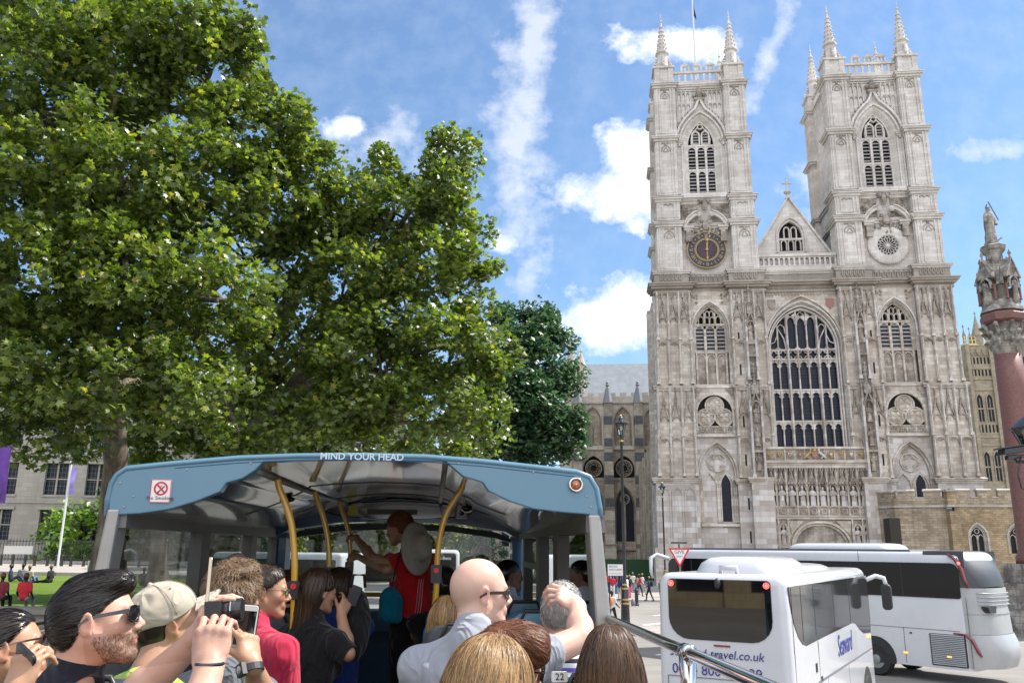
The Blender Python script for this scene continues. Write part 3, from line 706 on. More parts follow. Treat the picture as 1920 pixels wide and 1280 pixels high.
        # roman numerals as strokes, radial, heads outward
        NUM = ['XII', 'I', 'II', 'III', 'IIII', 'V', 'VI', 'VII', 'VIII', 'IX', 'X', 'XI']
        for i, s_ in enumerate(NUM):
            a = PI/2-2*PI*i/12; ur = (math.cos(a), math.sin(a)); ut = (math.sin(a), -math.cos(a))
            wd = {'I': .105, 'V': .2, 'X': .2}; tot = sum(wd[q] for q in s_); x = -tot/2
            P_ = lambda tx, rr: (cx+ur[0]*rr+ut[0]*tx, z+ur[1]*rr+ut[1]*tx)
            r0, r1 = 1.52, 1.96
            for q in s_:
                w_ = wd[q]; yl = .50 if q != 'V' else .505
                if q == 'I': k.bar([P_(x+w_/2, r0), P_(x+w_/2, r1)], .042, yl, .56, 1)
                if q == 'V': k.bar([P_(x+.03, r1), P_(x+w_/2, r0)], .05, .498, .56, 1); k.bar([P_(x+w_-.03, r1), P_(x+w_/2, r0)], .024, .496, .559, 1)
                if q == 'X': k.bar([P_(x+.03, r1), P_(x+w_-.03, r0)], .05, .494, .558, 1); k.bar([P_(x+w_-.03, r1), P_(x+.03, r0)], .024, .492, .557, 1)
                x += w_
        dial = k.build('clock_face', [M_CBLUE, M_GOLD, M_MAROON, M_PLUM], part)
        k = MB(); k.bar([(cx+.03, z-1.15), (cx, z-.5), (cx+.02, z), (cx+.08, z+1.3)], .09, .40, .45, 0); k.prism([(cx-.12, z+1.05), (cx+.08, z+1.5), (cx+.26, z+1.05)], .39, .46, 'y', 0); k.prism([(cx-.12, z-1.0), (cx+.02, z-.75), (cx+.16, z-1.0), (cx+.02, z-1.2)], .385, .462, 'y', 0)
        k.bar([(cx, z), (cx+.03, z+.8)], .14, .36, .42, 0); k.sphere((cx, .4, z), (.2, .12, .2), 12, 6, 0)
        k.build('clock_hands', [M_GOLD], part)
    else:
        k = MB(); cx, z = c, 36.95
        k.loft([ring_xz(circ(cx, z, r, 48), y) for r, y in ((2.2, .95), (2.2, .7), (2.12, .6), (1.95, .55), (1.2, .58), (1.12, .72), (1.08, .95))], True, False, UP)
        for i in range(60): a = 2*PI*i/60; k.sphere((cx+2.2*math.cos(a), .66, z+2.2*math.sin(a)), .08, 5, 3, UP)
        k.add([(cx+1.12*math.cos(2*PI*i/40), .9, z+1.12*math.sin(2*PI*i/40)) for i in range(40)], [tuple(range(40))], 7)
        for i in range(16):
            a = 2*PI*i/16; k.bar([(cx+.2*math.cos(a), z+.2*math.sin(a)), (cx+.75*math.cos(a), z+.75*math.sin(a))], .05, .8, .9, UP)
            k.bar([(cx+.74*math.cos(a), z+.74*math.sin(a)), (cx+1.1*math.cos(a+PI/16), z+1.1*math.sin(a+PI/16))], .06, .79, .9, UP); k.bar([(cx+.74*math.cos(a), z+.74*math.sin(a)), (cx+1.1*math.cos(a-PI/16), z+1.1*math.sin(a-PI/16))], .06, .785, .9, UP)
        k.sphere((cx, .8, z), (.2, .08, .2), 12, 4, UP)
        k.build('round_window', STL, part)
    return part
TL = tower(-9.95, 1, True); TR = tower(9.95, -1, False)
# ---- centre bay
m = MB(); c = 0; xl, xr = -4.05, 4.05; WY = 1.2
A = arch(0, 3.8, 14.45, 25.6, 30.1, 14); Ao = arch(0, 4.02, 14.45, 25.6, 30.7, 14)
arch_wall(m, xl, xr, 13.2, 32, Ao, WY-.4, LO)
strip(m, Ao, WY-.4, A, WY+.3, UP); 
for o_, y0 in ((3.98, .62), (3.7, .95), (3.5, 1.25)): m.bar(arch(0, o_, 14.5, 25.6, 30.1+(o_-3.6)*1.5, 14), .13, y0, y0+.25, UP)
hood = arch(0, 4.15, 24.5, 25.6, 31.25, 14)[1:-1]; m.bar(hood, .2, WY-.7, WY-.35, LO)
for e, mi in ((-1, 6), (1, 7)):                    # shields
    x = e*3.15; z = 30.4
    m.prism([(x-.42, z+.5), (x+.42, z+.5), (x+.42, z-.1), (x+.25, z-.45), (x, z-.65), (x-.25, z-.45), (x-.42, z-.1)], WY-.52, WY-.38, 'y', mi)
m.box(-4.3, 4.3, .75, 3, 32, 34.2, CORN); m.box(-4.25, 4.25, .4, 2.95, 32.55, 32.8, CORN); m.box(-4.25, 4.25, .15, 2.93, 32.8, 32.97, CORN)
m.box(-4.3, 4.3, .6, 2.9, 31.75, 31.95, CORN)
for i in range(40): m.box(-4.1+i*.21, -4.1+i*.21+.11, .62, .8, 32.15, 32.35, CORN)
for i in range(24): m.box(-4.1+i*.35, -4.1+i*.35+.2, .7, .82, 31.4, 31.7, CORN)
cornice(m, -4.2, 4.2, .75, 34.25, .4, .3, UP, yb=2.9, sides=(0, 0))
# balustrade and gable
m.box(-4.3, 4.3, .9, 1.35, 34.3, 34.85, UP); m.box(-4.3, 4.3, .85, 1.4, 36.0, 36.3, UP)
for i in range(16):
    x = -4.2+8.4*i/15; m.box(x-.1, x+.1, .95, 1.3, 34.85, 36.0, UP)
    if i < 15: m.bar([(x+.1, 35.0), (x+.28, 34.9), (x+.46, 35.0)], .12, .96, 1.28, UP); m.bar([(x+.1, 35.85), (x+.28, 35.95), (x+.46, 35.85)], .12, .96, 1.28, UP)
G = [(-4.3, 36.9), (4.3, 36.9), (0, 44.0)]
gw = arch(0, 1.45, 37.4, 39.2, 41.2, 8)
gz = 3.0
arch_wall(m, -1.6, 1.6, 36.6, 41.35, gw, gz, UP)
m.add([(-4.5, gz, 36.6), (-1.6, gz, 36.6), (-1.6, gz, 41.35)], [(0, 1, 2)], UP); m.add([(4.5, gz, 36.6), (1.6, gz, 36.6), (1.6, gz, 41.35)], [(0, 1, 2)], UP); m.add([(-1.6, gz, 41.35), (1.6, gz, 41.35), (0, gz, 44.0)], [(0, 1, 2)], UP)
m.bar([(-4.75, 36.3), (0, 44.1), (4.75, 36.3)], .28, gz-.25, gz+.4, UP); m.bar(arch(0, 1.6, 37.2, 39.2, 41.5, 8), .16, gz-.18, gz, UP)
m.add([(-4.6, gz+.4, 36.5), (0, gz+.4, 44.0), (0, 45, 44.0), (-4.6, 45, 36.5)], [(0, 1, 2, 3)], 8); m.add([(4.6, gz+.4, 36.5), (0, gz+.4, 44.0), (0, 45, 44.0), (4.6, 45, 36.5)], [(0, 1, 2, 3)], 8)
m.box(-4.5, 4.5, gz+.3, 45, 30, 36.5, UP)
for i in range(3): x = -.8+.8*i; m.bar(arch(x, .3, 37.5, 38.4, 38.8, 4), .12, gz+.1, gz+.45, UP)
for i in range(2): x = -.4+.8*i; m.bar(arch(x, .3, 39.0, 40.0, 40.4, 4), .12, gz+.1, gz+.45, UP)
m.bar(gw, .3, gz+.02, gz+.5, UP); m.box(-1.4, 1.4, gz+.05, gz+.4, 38.75, 39.0, UP)
m.add(ring_xz(gw, gz+.6), [tuple(range(len(gw)))], DRK)
# cross finial
m.lathe([(.35, 0), (.2, .3), (.14, .5), (.42, .75), (.42, .9), (.16, 1.05), (.12, 1.3)], (0, gz, 43.9), 10, UP)
m.box(-.08, .08, gz-.08, gz+.08, 45.1, 46.5, UP); m.box(-.45, .45, gz-.079, gz+.079, 45.75, 45.92, UP)
for x, z in ((-.45, 45.83), (.45, 45.83), (0, 46.5)): m.sphere((x, gz, z), .13, 6, 4, UP)
cf = m.build('central_facade', ST+[M_CARV, M_RED, M_LEAD], abbey)
# inscription
def text_mesh(name, body, size, mat, parent, loc, rot, ext=.01, align='CENTER', shear=0, font_bold=0, sx=1):
    cu = bpy.data.curves.new(name, 'FONT'); cu.body = body; cu.size = size; cu.extrude = ext; cu.align_x = align; cu.align_y = 'CENTER'; cu.shear = shear; cu.offset = font_bold; cu.resolution_u = 3
    o = bpy.data.objects.new(name, cu); COL.objects.link(o)
    dg = bpy.context.evaluated_depsgraph_get(); me = bpy.data.meshes.new_from_object(o.evaluated_get(dg)); bpy.data.objects.remove(o); bpy.data.curves.remove(cu)
    me.name = name; me.materials.clear(); me.materials.append(mat)
    o = bpy.data.objects.new(name, me); COL.objects.link(o); o.parent = parent; o.location = loc; o.rotation_euler = rot; o.scale = (sx, 1, 1)
    return o
INS = text_mesh('inscription', 'A.R. GEORGII II. VIII.  A.D. MDCCXXXXV', .42, M_CORN, cf, (0, .74, 33.45), (PI/2, 0, 0), .015)
# ---- great west window: 7 lights (2,3,2), 4 tiers, panel band, head
m = MB(); y = 1.45; w2 = 3.62; xs = [-w2, -2.62, -1.62, -.54, .54, 1.62, 2.62, w2]
A = arch(0, w2, 14.45, 25.6, 29.9, 14); m.add(ring_xz(A, y+.35), [tuple(range(len(A)))], 7)
m.bar(A, .22, y-.1, y+.35, NEW)
R_ = (w2*w2+4.3**2)/(2*w2)
def topz(x):
    d = abs(x); cx = -w2+R_; v = R_*R_-(cx+d)**2; return 25.6+math.sqrt(max(v, 0))
for i, x in enumerate(xs[1:-1], 1):
    big = i in (2, 5); m.box(x-(.115 if big else .06), x+(.115 if big else .06), y-(.25 if big else .1), y+.3, 14.45, topz(x)-.05, NEW)
    if big: m.box(x-.06, x+.06, y-.36, y-.2, 14.45, topz(x)-.2, NEW)
tiers = [(14.45, 17.35), (17.35, 20.8), (20.8, 24.2), (25.3, None)]
for z in (17.35, 20.8, 24.2, 25.3): m.box(-w2, w2, y-.08, y+.3, z-.09, z+.09, NEW)
m.box(-w2, w2, y-.3, y+.3, 14.3, 14.5, LO)
for z1 in (17.26, 20.7, 24.1):
    for i in range(7):
        a, b = xs[i]+.09, xs[i+1]-.09; cx = (a+b)/2; hw = (b-a)/2
        LA = arch(cx, hw*.95, z1-.8, z1-.62, z1-.12, 5); m.bar(LA, .09, y-.02, y+.25, NEW)
        for e in (-1, 1): m.add([(cx+e*hw, y-.01, z1), (cx+e*hw, y-.01, z1-.55), (cx+e*hw*.45, y-.01, z1-.2), (cx+e*hw*.1, y-.01, z1)], [(0, 1, 2, 3)], NEW)
        for e in (-1, 1): m.add([(cx+e*hw, y, z1-.62), (cx+e*hw*.45, y, z1-.58), (cx+e*hw, y, z1-.82)], [(0, 1, 2)], NEW)
for i in range(7):                                    # quatrefoil band
    a, b = xs[i], xs[i+1]; cx = (a+b)/2; r = (b-a)/2*.95; cz_ = 24.75
    m.bar(foil(cx, cz_, min(r, .5), 4, 0, 4), .08, y-.05, y+.25, NEW, closed=True)
    for sx in (-1, 1):
        for sz in (-1, 1): m.add([(cx+sx*(b-a)/2, y-.02, cz_+sz*.5), (cx+sx*(b-a)*.2, y-.02, cz_+sz*.5), (cx+sx*(b-a)/2, y-.02, cz_+sz*.22)], [(0, 1, 2)], NEW)
    zb = 25.4
    for e in (-1, 1): m.add([(cx+e*(b-a)/2, y-.01, zb), (cx+e*(b-a)/2, y-.01, zb+.32), (cx+e*(b-a)*.2, y-.01, zb)], [(0, 1, 2)], NEW)
for i in (2, 3, 4):
    cx = (xs[i]+xs[i+1])/2; t_ = min(topz(xs[i]+.15), topz(xs[i+1]-.15))-.15 if i != 3 else 29.1
    LA = arch(cx, .44, t_-1.0, t_-.75, t_-.1, 5); m.bar(LA, .1, y-.02, y+.25, NEW)
    for e in (-1, 1): m.add([(cx+e*.46, y-.01, t_+.3), (cx+e*.46, y-.01, t_-.6), (cx+e*.1, y-.01, t_)], [(0, 1, 2)], NEW)
m.bar(foil(0, 29.35, .3, 4, 0, 3), .08, y, y+.25, NEW, closed=True)
for e in (-1, 1):
    m.bar([(e*1.75, 25.4), (e*1.95, 26.6), (e*2.62, 27.9)], .1, y-.03, y+.25, NEW); m.bar(arch(e*2.2, .4, 27.2, 27.6, 28.2, 4), .09, y-.03, y+.25, NEW)
    m.bar([(e*2.62, 27.0), (e*2.95, 26.2), (e*3.4, 26.0)], .08, y-.03, y+.25, NEW)
for k in range(42):                                    # saddle bars
    z = 14.7+k*.36; hw = w2 if z < 25.6 else 0
    if hw: m.box(-w2, w2, y+.325, y+.34, z, z+.03, 9)
m.build('great_west_window', ST+[M_LOUV, M_PANE, M_GOLD, simple('window_bar', (.05, .05, .06), .6)], cf)
# ---- screen below: heraldic frieze, canopies, statues, porch
m = MB(); pw = 5.15
m.box(-pw, pw, -.55, 3, 12.75, 13.0, LO); m.box(-pw, pw, -.35, 3, 12.5, 12.75, LO); m.box(-pw, pw, -.1, 3, 13.0, 14.2, LO); m.box(-pw-.02, pw+.02, -.3, 3, 14.2, 14.42, LO)
for i in range(11):
    x = -pw+.0+2*pw*i/10; rib(m, x*.985, .1, -.18, -.05, 13.0, 14.2, NEW)
m.box(-pw, pw, .3, 3, 0, 12.5, CARV)
N = 10; st = 2*pw/N
for i in range(N):
    cx = -pw+st*(i+.5)
    m.box(cx-st/2-.1+(.1 if i == 0 else 0), cx-st/2+.1, -.15, .3, 7.3, 12.4, LO); 
    # canopy
    m.lathe([(.42, 0), (.42, .45), (.25, .6), (.22, 1.3), (.3, 1.35), (.06, 1.9)], (cx, .05, 10.55), 8, CARV)
    crocket_gable(m, cx, .85, 10.5, 1.25, -.28, CARV, .14)
    m.bar(arch(cx, .38, 9.9, 10.1, 10.5, 4), .1, -.2, .2, CARV)
    for e in (-1, 1): m.lathe([(.08, 0), (.08, 1.2), (.02, 1.8)], (cx+e*.36, -.15, 10.6), 4, CARV)
    m.box(cx-.4, cx+.4, -.2, .3, 7.35, 8.2, CARV); m.bar(foil(cx, 7.75, .3, 4, PI/4, 3), .07, -.27, -.15, LO, closed=True)
    m.box(cx-.45, cx+.45, -.28, .3, 8.15, 8.3, LO)
m.box(-pw, pw, -.3, .3, 12.2, 12.5, LO); m.box(-pw, pw, -.32, .3, 6.95, 7.35, LO); m.box(-pw, pw, -.42, .3, 7.2, 7.3, LO)
for i in range(40): m.box(-pw+.13+i*.258-.05, -pw+.13+i*.258+.05, -.34, -.28, 11.9, 12.2, CARV)
porch = arch(0, 2.9, 0, 4.0, 6.6, 12)
arch_wall(m, -pw, pw, 0, 6.95, porch, -.1, CARV)
for k, (o_, y0, y1) in enumerate(((2.95, -.3, -.05), (2.7, .0, .4), (2.45, .4, .9), (2.2, .9, 1.4))):
    m.bar(arch(0, o_, 0, 4.0, 6.6-(2.9-o_)*1.0, 12), .22, y0, y1, LO)
strip(m, porch, -.1, arch(0, 2.1, 0, 4.0, 5.8, 12), 2.0, CORN)
inn = arch(0, 2.1, 0, 4.0, 5.8, 12); door = arch(.1, 1.15, 0, 3.9, 5.0, 12)
arch_wall(m, -2.2, 2.2, 0, 5.9, door, 2.0, CORN); m.add(ring_xz(door, 2.3), [tuple(range(len(door)))], DRK)
m.bar(arch(.1, 1.3, 0, 3.9, 5.2, 8), .14, 1.85, 2.05, LO)
for e in (-1, 1):
    for q in (0, 1):
        cx = e*(3.7+1.0*q); m.bar(arch(cx, .38, 4.3, 6.0, 6.5, 5), .12, -.25, -.08, LO); m.box(cx-.4, cx+.4, -.3, 0, 4.1, 4.35, LO); rib(m, cx-e*.5, .16, -.3, -.05, 0, 6.95, LO)
        m.box(cx-.32, cx+.32, -.105, -.09, 4.35, 6.1, DRK)
    m.add([(e*3.1, -.2, 6.8), (e*1.6, -.2, 6.8), (e*2.9, -.2, 5.4)], [(0, 1, 2)], LO)
scr = m.build('statue_screen', ST, abbey)
k = MB()
for i, x in enumerate((-4.6, -3.6, -2.55, -1.5, 1.65, 2.7, 3.7, 4.7)):
    z = 13.6; mi = (1, 1, 2, 3, 1, 1, 2, 1)[i]
    k.prism([(x-.17, z+.2), (x+.17, z+.2), (x+.17, z-.03), (x, z-.22), (x-.17, z-.03)], -.26, -.1, 'y', mi); k.bar(circ(x, z, .3, 14), .04, -.2, -.1, 1 if mi != 3 else 0, closed=True)
    k.sphere((x, -.27, z+.02), (.12, .05, .14), 6, 4, (0, 3, 3, 1, 2, 3, 2, 0)[i])
k.box(-pw+.1, pw-.1, -.108, -.102, 13.05, 14.15, 0); k.prism([(-.3, 13.95), (.3, 13.95), (.3, 13.45), (0, 13.15), (-.3, 13.45)], -.3, -.1, 'y', 3)
k.sphere((0, -.3, 14.05), (.22, .12, .14), 8, 5, 1)
for e, mi in ((-1, 1), (1, 2)):                         # rampant beasts
    k.tube([(e*1.15, -.28, 13.2), (e*.95, -.3, 13.35), (e*.7, -.3, 13.6), (e*.45, -.3, 13.85), (e*.42, -.3, 14.05)], [.05, .13, .14, .11, .08], 6, mi)
    k.sphere((e*.42, -.32, 14.08), (.13, .1, .12), 6, 4, mi); k.tube([(e*.55, -.3, 13.75), (e*.3, -.34, 13.72)], .05, 5, mi); k.tube([(e*.85, -.3, 13.4), (e*.6, -.33, 13.2)], .06, 5, mi); k.tube([(e*.95, -.3, 13.4), (e*1.2, -.3, 13.75), (e*1.0, -.3, 13.95)], .035, 5, mi)
k.build('heraldic_frieze', [M_CARV, M_GOLD, simple('heraldic_silver', (.5, .48, .45), .6), M_RED], scr)
for i in range(N): statue(-pw+st*(i+.5), -.1, 8.35, 1.9, scr, mat=M_NEW, seed=i+30)
for i, x in enumerate((-4.7, -3.7, 3.7, 4.7)): statue(x, -.12, 4.45, 1.75, scr, mat=M_NEW, seed=i+70)
# flagpole on the left tower
m = MB(); m.tube([(-9.6, 5, 58), (-9.6, 5, 76)], [.13, .09], 8); m.build('flagpole', simple('pole_white', (.6, .6, .62), .4), TL)
m = MB(); m.add([(-9.6+.05, 5, 71.9), (-9.2, 5.1, 70.6), (-9.15, 5.2, 69.9), (-9.5, 5.0, 70.4), (-9.55, 5.05, 73)], [(0, 1, 2, 3, 4)]); m.build('furled_flag', simple('flag_navy', (.02, .02, .05), .8), TL)
# ------------------------------------------------------------------ trees
def leaf_mat(name, a, b, c, trans):
    t = NT(name); g = t.new('ShaderNodeNewGeometry'); r = g.outputs['Random Per Island']
    col = t.ramp(r, [(0.0, a), (.55, b), (.96, c), (1.0, (c[0]*1.7, c[1]*1.1, c[2]))]); t.set(Base_Color=col, Roughness=.42, Specular_IOR_Level=.5)
    tr = t.new('ShaderNodeBsdfTranslucent'); t.link(t.mix(1.0, col, trans, 'MULTIPLY'), tr.inputs[0])
    ad = t.new('ShaderNodeAddShader'); t.link(t.b.outputs[0], ad.inputs[0]); t.link(tr.outputs[0], ad.inputs[1]); t.link(ad.outputs[0], t.out.inputs[0]); return t.mat
LEAF = leaf_mat('plane_leaf', (.022, .036, .008), (.048, .070, .012), (.115, .145, .026), (1.4, 1.5, .5))
LEAFD = leaf_mat('dark_leaf', (.010, .027, .014), (.020, .045, .021), (.042, .072, .028), (1.1, 1.3, .9))
LEAFB = leaf_mat('lime_leaf', (.04, .08, .012), (.07, .12, .018), (.11, .17, .03), (1.3, 1.5, .6))
def bark():
    t = NT('plane_bark'); c = t.coord(); n = t.noise(t.mapping(c, (1, 1, .35)), 2.2, 4, .6); v = t.noise(c, 14, 4, .7)
    col = t.ramp(n, [(.38, (.075, .055, .04)), (.5, (.12, .095, .07)), (.62, (.22, .19, .14))]); col = t.mix(.4, col, t.mix(v, (0, 0, 0), (1, 1, 1)), 'SOFT_LIGHT')
    t.set(Base_Color=col, Roughness=.9); t.bump(t.math('ADD', n, v), .7, .06); return t.mat
BARK = bark()
_ang = np.array([0, .42, .78, 1.2, 1.62, 2.2, PI, 2*PI-2.2, 2*PI-1.62, 2*PI-1.2, 2*PI-.78, 2*PI-.42]); _rad = np.array([1.0, .46, .86, .42, .72, .34, .42, .34, .72, .42, .86, .46])
LEAFSHAPE = np.stack([_rad*np.cos(_ang), _rad*np.sin(_ang)*.95, -.12*_rad*_rad], 1)
SIMPLE = np.array([[1.0, 0, 0], [.1, .55, -.06], [-.7, 0, 0], [.1, -.55, -.06]])
def leaves(name, centers, size, mat, parent, up=.55, shape=LEAFSHAPE, szvar=.35, seed=1):
    r = np.random.default_rng(seed); n = len(centers); k = len(shape)
    nrm = r.normal(size=(n, 3)); nrm /= np.linalg.norm(nrm, axis=1, keepdims=True); nrm[:, 2] = np.abs(nrm[:, 2]); nrm = nrm*(1-up)+np.array([.15, 0, 1])*up; nrm /= np.linalg.norm(nrm, axis=1, keepdims=True)
    t = r.normal(size=(n, 3)); t -= (t*nrm).sum(1, keepdims=True)*nrm; t /= np.linalg.norm(t, axis=1, keepdims=True); b = np.cross(nrm, t)
    s = size*(1+szvar*r.uniform(-1, 1, (n, 1, 1)))
    V = centers[:, None, :]+s*(shape[None, :, 0:1]*t[:, None]+shape[None, :, 1:2]*b[:, None]+shape[None, :, 2:3]*nrm[:, None])
    F = np.arange(n*k).reshape(n, k)
    return np_mesh(name, V.reshape(-1, 3), F, mat, parent, smooth=False)
def crown_points(lobes, clumps, per, cr, seed, flat=.6, inner=.45):
    """lobes: (x,y,z,r[,sz]) ; clumps per lobe ~ r^2"""
    r = np.random.default_rng(seed); out = []; cent = []
    for L in lobes:
        x, y, z, R = L[:4]; n = max(3, int(clumps*R*R))
        d = r.normal(size=(n, 3)); d /= np.linalg.norm(d, axis=1, keepdims=True)
        rr = R*r.uniform(inner, 1.0, (n, 1))**.6*(1+.13*r.normal(size=(n, 1)))
        c = np.array([x, y, z])+d*rr*np.array([1, 1, .85]); cent.append(c)
        m = r.integers(int(per*.5), int(per*1.5), n)
        for ci, mi, di in zip(c, m, d):
            q = r.normal(size=(mi, 3)); q /= np.linalg.norm(q, axis=1, keepdims=True); q *= r.uniform(.2, 1, (mi, 1))**.5
            s = cr*r.uniform(.55, 1.35); pts = ci+q*np.array([s, s, s*flat])-np.array([0, 0, .35])*((q[:, :1]**2+q[:, 1:2]**2))*s
            out.append(pts)
    return np.concatenate(out), np.concatenate(cent)
def tree(name, base, trunk_r, trunk_pts, lobes, label, cat='tree', mat=LEAF, clumps=5.2, per=60, cr=.85, size=.19, seed=1, up=.26, shape=LEAFSHAPE, group=None, nbr=60, flat=.85):
    root = empty(name, base, 0, label, cat, group); bx, by, bz = base
    rel = [(x-bx, y-by, z-bz, *r) for x, y, z, *r in lobes]
    pts, cen = crown_points(rel, clumps, per, cr, seed, flat)
    leaves('crown', pts, size, mat, root, up, shape, seed=seed+5)
    tp = [Vector((x-bx, y-by, z-bz)) for x, y, z in trunk_pts]
    m = MB(); k = len(tp); n = 14
    pts_, rs = [], []
    for i in range(k-1):
        for j in range(4): t = j/4; pts_.append(tp[i].lerp(tp[i+1], t)); f = (i+t)/(k-1); rs.append(trunk_r*(1-.6*f)*(1+.7*max(0, .12-f)/.12))
    m.tube(pts_, rs, n); top = pts_[-1]; rr = random.Random(seed)
    for L in rel:
        e = Vector(L[:3]); i0 = int(len(pts_)*rr.uniform(.45, .98)); s0 = pts_[min(i0, len(pts_)-1)]
        mid = s0.lerp(e, .5)+Vector((rr.uniform(-.6, .6), rr.uniform(-.6, .6), rr.uniform(-.3, 1.1))); q = []
        for t in np.linspace(0, 1, 9): q.append(s0*(1-t)**2+mid*2*t*(1-t)+e*t*t+Vector((rr.uniform(-.1, .1), rr.uniform(-.1, .1), rr.uniform(-.1, .1)))*(t*2))
        m.tube(q, [trunk_r*.42*(1-.75*t)+.03 for t in np.linspace(0, 1, 9)], 8)
        m_ = int(nbr/len(rel)+3)
        for _ in range(m_):
            t = rr.uniform(.4, 1); s1 = s0.lerp(e, t); d = Vector(cen[rr.randrange(len(cen))])-s1
            if d.length > L[3]*1.9: d = d.normalized()*L[3]*1.2
            s1 = q[min(8, int(t*8))]; m.tube([s1, s1+d*.5+Vector((0, 0, .25)), s1+d], [.075, .05, .02], 5)
    m.build('trunk', BARK, root, smooth=True); return root
def LB(px, py, D, rpx):
    p = at_y(px, py, D); return (p.x, p.y, p.z, rpx*D/F_PX*1.02)
lobes1 = [LB(*a) for a in [(60, 150, 27, 150), (210, 120, 28, 150), (390, 130, 29, 125), (330, 40, 28, 120), (120, 20, 29, 140), (480, 250, 29, 105), (540, 220, 29, 62), (60, 340, 26, 150), (230, 330, 26, 150), (400, 360, 28, 135), (520, 390, 30, 90), (80, 520, 25, 140), (240, 520, 25.5, 140), (400, 560, 27, 125), (70, 680, 25, 115), (210, 690, 25, 115), (350, 720, 26, 105), (-90, 250, 27, 160), (-90, 560, 26, 150), (40, 800, 26, 60), (150, 790, 26, 70), (130, 845, 27, 30), (455, 810, 28, 55), (440, 60, 29, 60), (300, 830, 36, 60), (380, 800, 37, 70), (500, 720, 37, 70), (560, 760, 38, 70), (440, 720, 36, 70), (480, 840, 38, 55), (590, 300, 30, 50), (600, 420, 32, 70), (-70, -100, 30, 150), (250, -60, 31, 120)]]
tb = at_z(213, 1056, 1.6); td_ = 33.0; t0 = at_y(213, 1000, td_)
tree('plane_tree', (t0.x, td_, 1.6), .55, [(t0.x, td_, 1.5), (at_y(218, 870, td_).x, td_, at_y(218, 870, td_).z), (at_y(225, 700, td_-1).x, td_-2, at_y(225, 700, td_).z), (at_y(235, 450, td_).x, td_-3, at_y(235, 450, td_).z), (at_y(240, 200, td_).x, td_-3, at_y(240, 200, td_).z)], lobes1,
     'tallest plane tree, its bright green crown filling the upper left of the view', seed=3, clumps=13.0, per=64, cr=.62, size=.17)
lobes2 = [LB(*a) for a in [(640, 400, 32, 85), (740, 400, 32, 90), (830, 350, 32, 72), (845, 280, 32, 42), (870, 410, 32, 55), (800, 500, 31, 95), (660, 530, 31, 105), (885, 500, 32, 45), (560, 620, 31, 100), (700, 660, 30, 105), (830, 640, 31, 95), (890, 590, 31, 40), (620, 760, 30, 85), (740, 770, 30, 80), (840, 750, 31, 70), (900, 690, 32, 45), (560, 480, 32, 80), (700, 320, 33, 45), (930, 740, 33, 32), (520, 780, 31, 60), (600, 840, 36, 60), (720, 845, 37, 60), (840, 830, 38, 60), (930, 660, 33, 40), (900, 780, 33, 60)]]
q = at_z(296, 1094, 1.6)
tree('plane_tree', (at_y(297, 1090, 42).x, 42, 1.5), .45, [(at_y(297, 1090, 42).x, 42, 1.4), (at_y(298, 1000, 42).x, 42, 4.4), (at_y(360, 900, 40).x, 40, 7.5), (at_y(520, 760, 36).x, 36, at_y(500, 760, 36).z), (at_y(690, 560, 33).x, 33, at_y(690, 560, 33).z)], lobes2,
     'plane tree with rounded bright green crown above the middle of the blue bus canopy', seed=8, clumps=13.0, per=64, cr=.62, size=.17)
lobes3 = [LB(*a) for a in [(950, 590, 70, 32), (1020, 610, 70, 40), (980, 660, 68, 60), (1045, 640, 70, 28), (1040, 700, 68, 45), (960, 740, 66, 60), (1040, 790, 66, 52), (900, 800, 66, 70), (980, 820, 66, 50), (1060, 830, 67, 35), (960, 850, 66, 60), (1062, 800, 66, 28), (1000, 760, 66, 70), (1010, 590, 70, 30), (920, 690, 68, 45)]]
tree('broadleaf_tree', (4.0, 67, 0), .5, [(at_y(985, 1030, 67).x, 67, 0), (at_y(985, 900, 67).x, 67, at_y(985, 900, 67).z), (at_y(990, 650, 68).x, 68, at_y(990, 650, 68).z)], lobes3,
     'darker bluish green tree standing between the bright plane tree and the abbey transept', mat=LEAFD, seed=12, clumps=5, per=85, cr=1.15, size=.25, shape=SIMPLE, up=.35)
# far street trees seen through the bus windows
def far_tree(x, y, z0, h, r, label, mat, seed, th=None):
    rr = random.Random(seed); lob = [(x+rr.uniform(-.6, .6)*r, y+rr.uniform(-.6, .6)*r, z0+h-r*.9+rr.uniform(-.8, .5)*r, r*rr.uniform(.5, .75)) for _ in range(7)]
    return tree('street_tree', (x, y, z0), .35, [(x, y, z0), (x+.2, y, z0+h*.35), (x, y, z0+h*.7)], lob, label, mat=mat, seed=seed, clumps=2.6, per=55, cr=1.5, size=.34, shape=SIMPLE, group='street trees beyond the bus windscreen', nbr=14)
for i, (px, D, h, r, mt, lb) in enumerate([(395, 75, 11, 5, LEAFD, 'street tree seen through the second left side window of the bus'), (480, 90, 12, 5.5, LEAF, 'street tree seen through the small front left side window'), (600, 105, 13, 6, LEAFB, 'street tree seen through the windscreen between the first two yellow poles'),
        (672, 96, 12, 5.5, LEAF, 'street tree seen through the windscreen just left of the guide and her hands'), (560, 130, 12, 6, LEAFB, 'street tree at the left edge of the windscreen'), (805, 100, 14, 5, LEAF, 'street tree whose branches hang above the far white coach'), (250, 95, 12, 6, LEAFB, 'street tree seen through the first left side window')]):
    p = at_y(px, 1020, D); far_tree(p.x, D, 0.3, h, r, lb, mt, 40+i)
p = at_y(903, 1040, 88); 
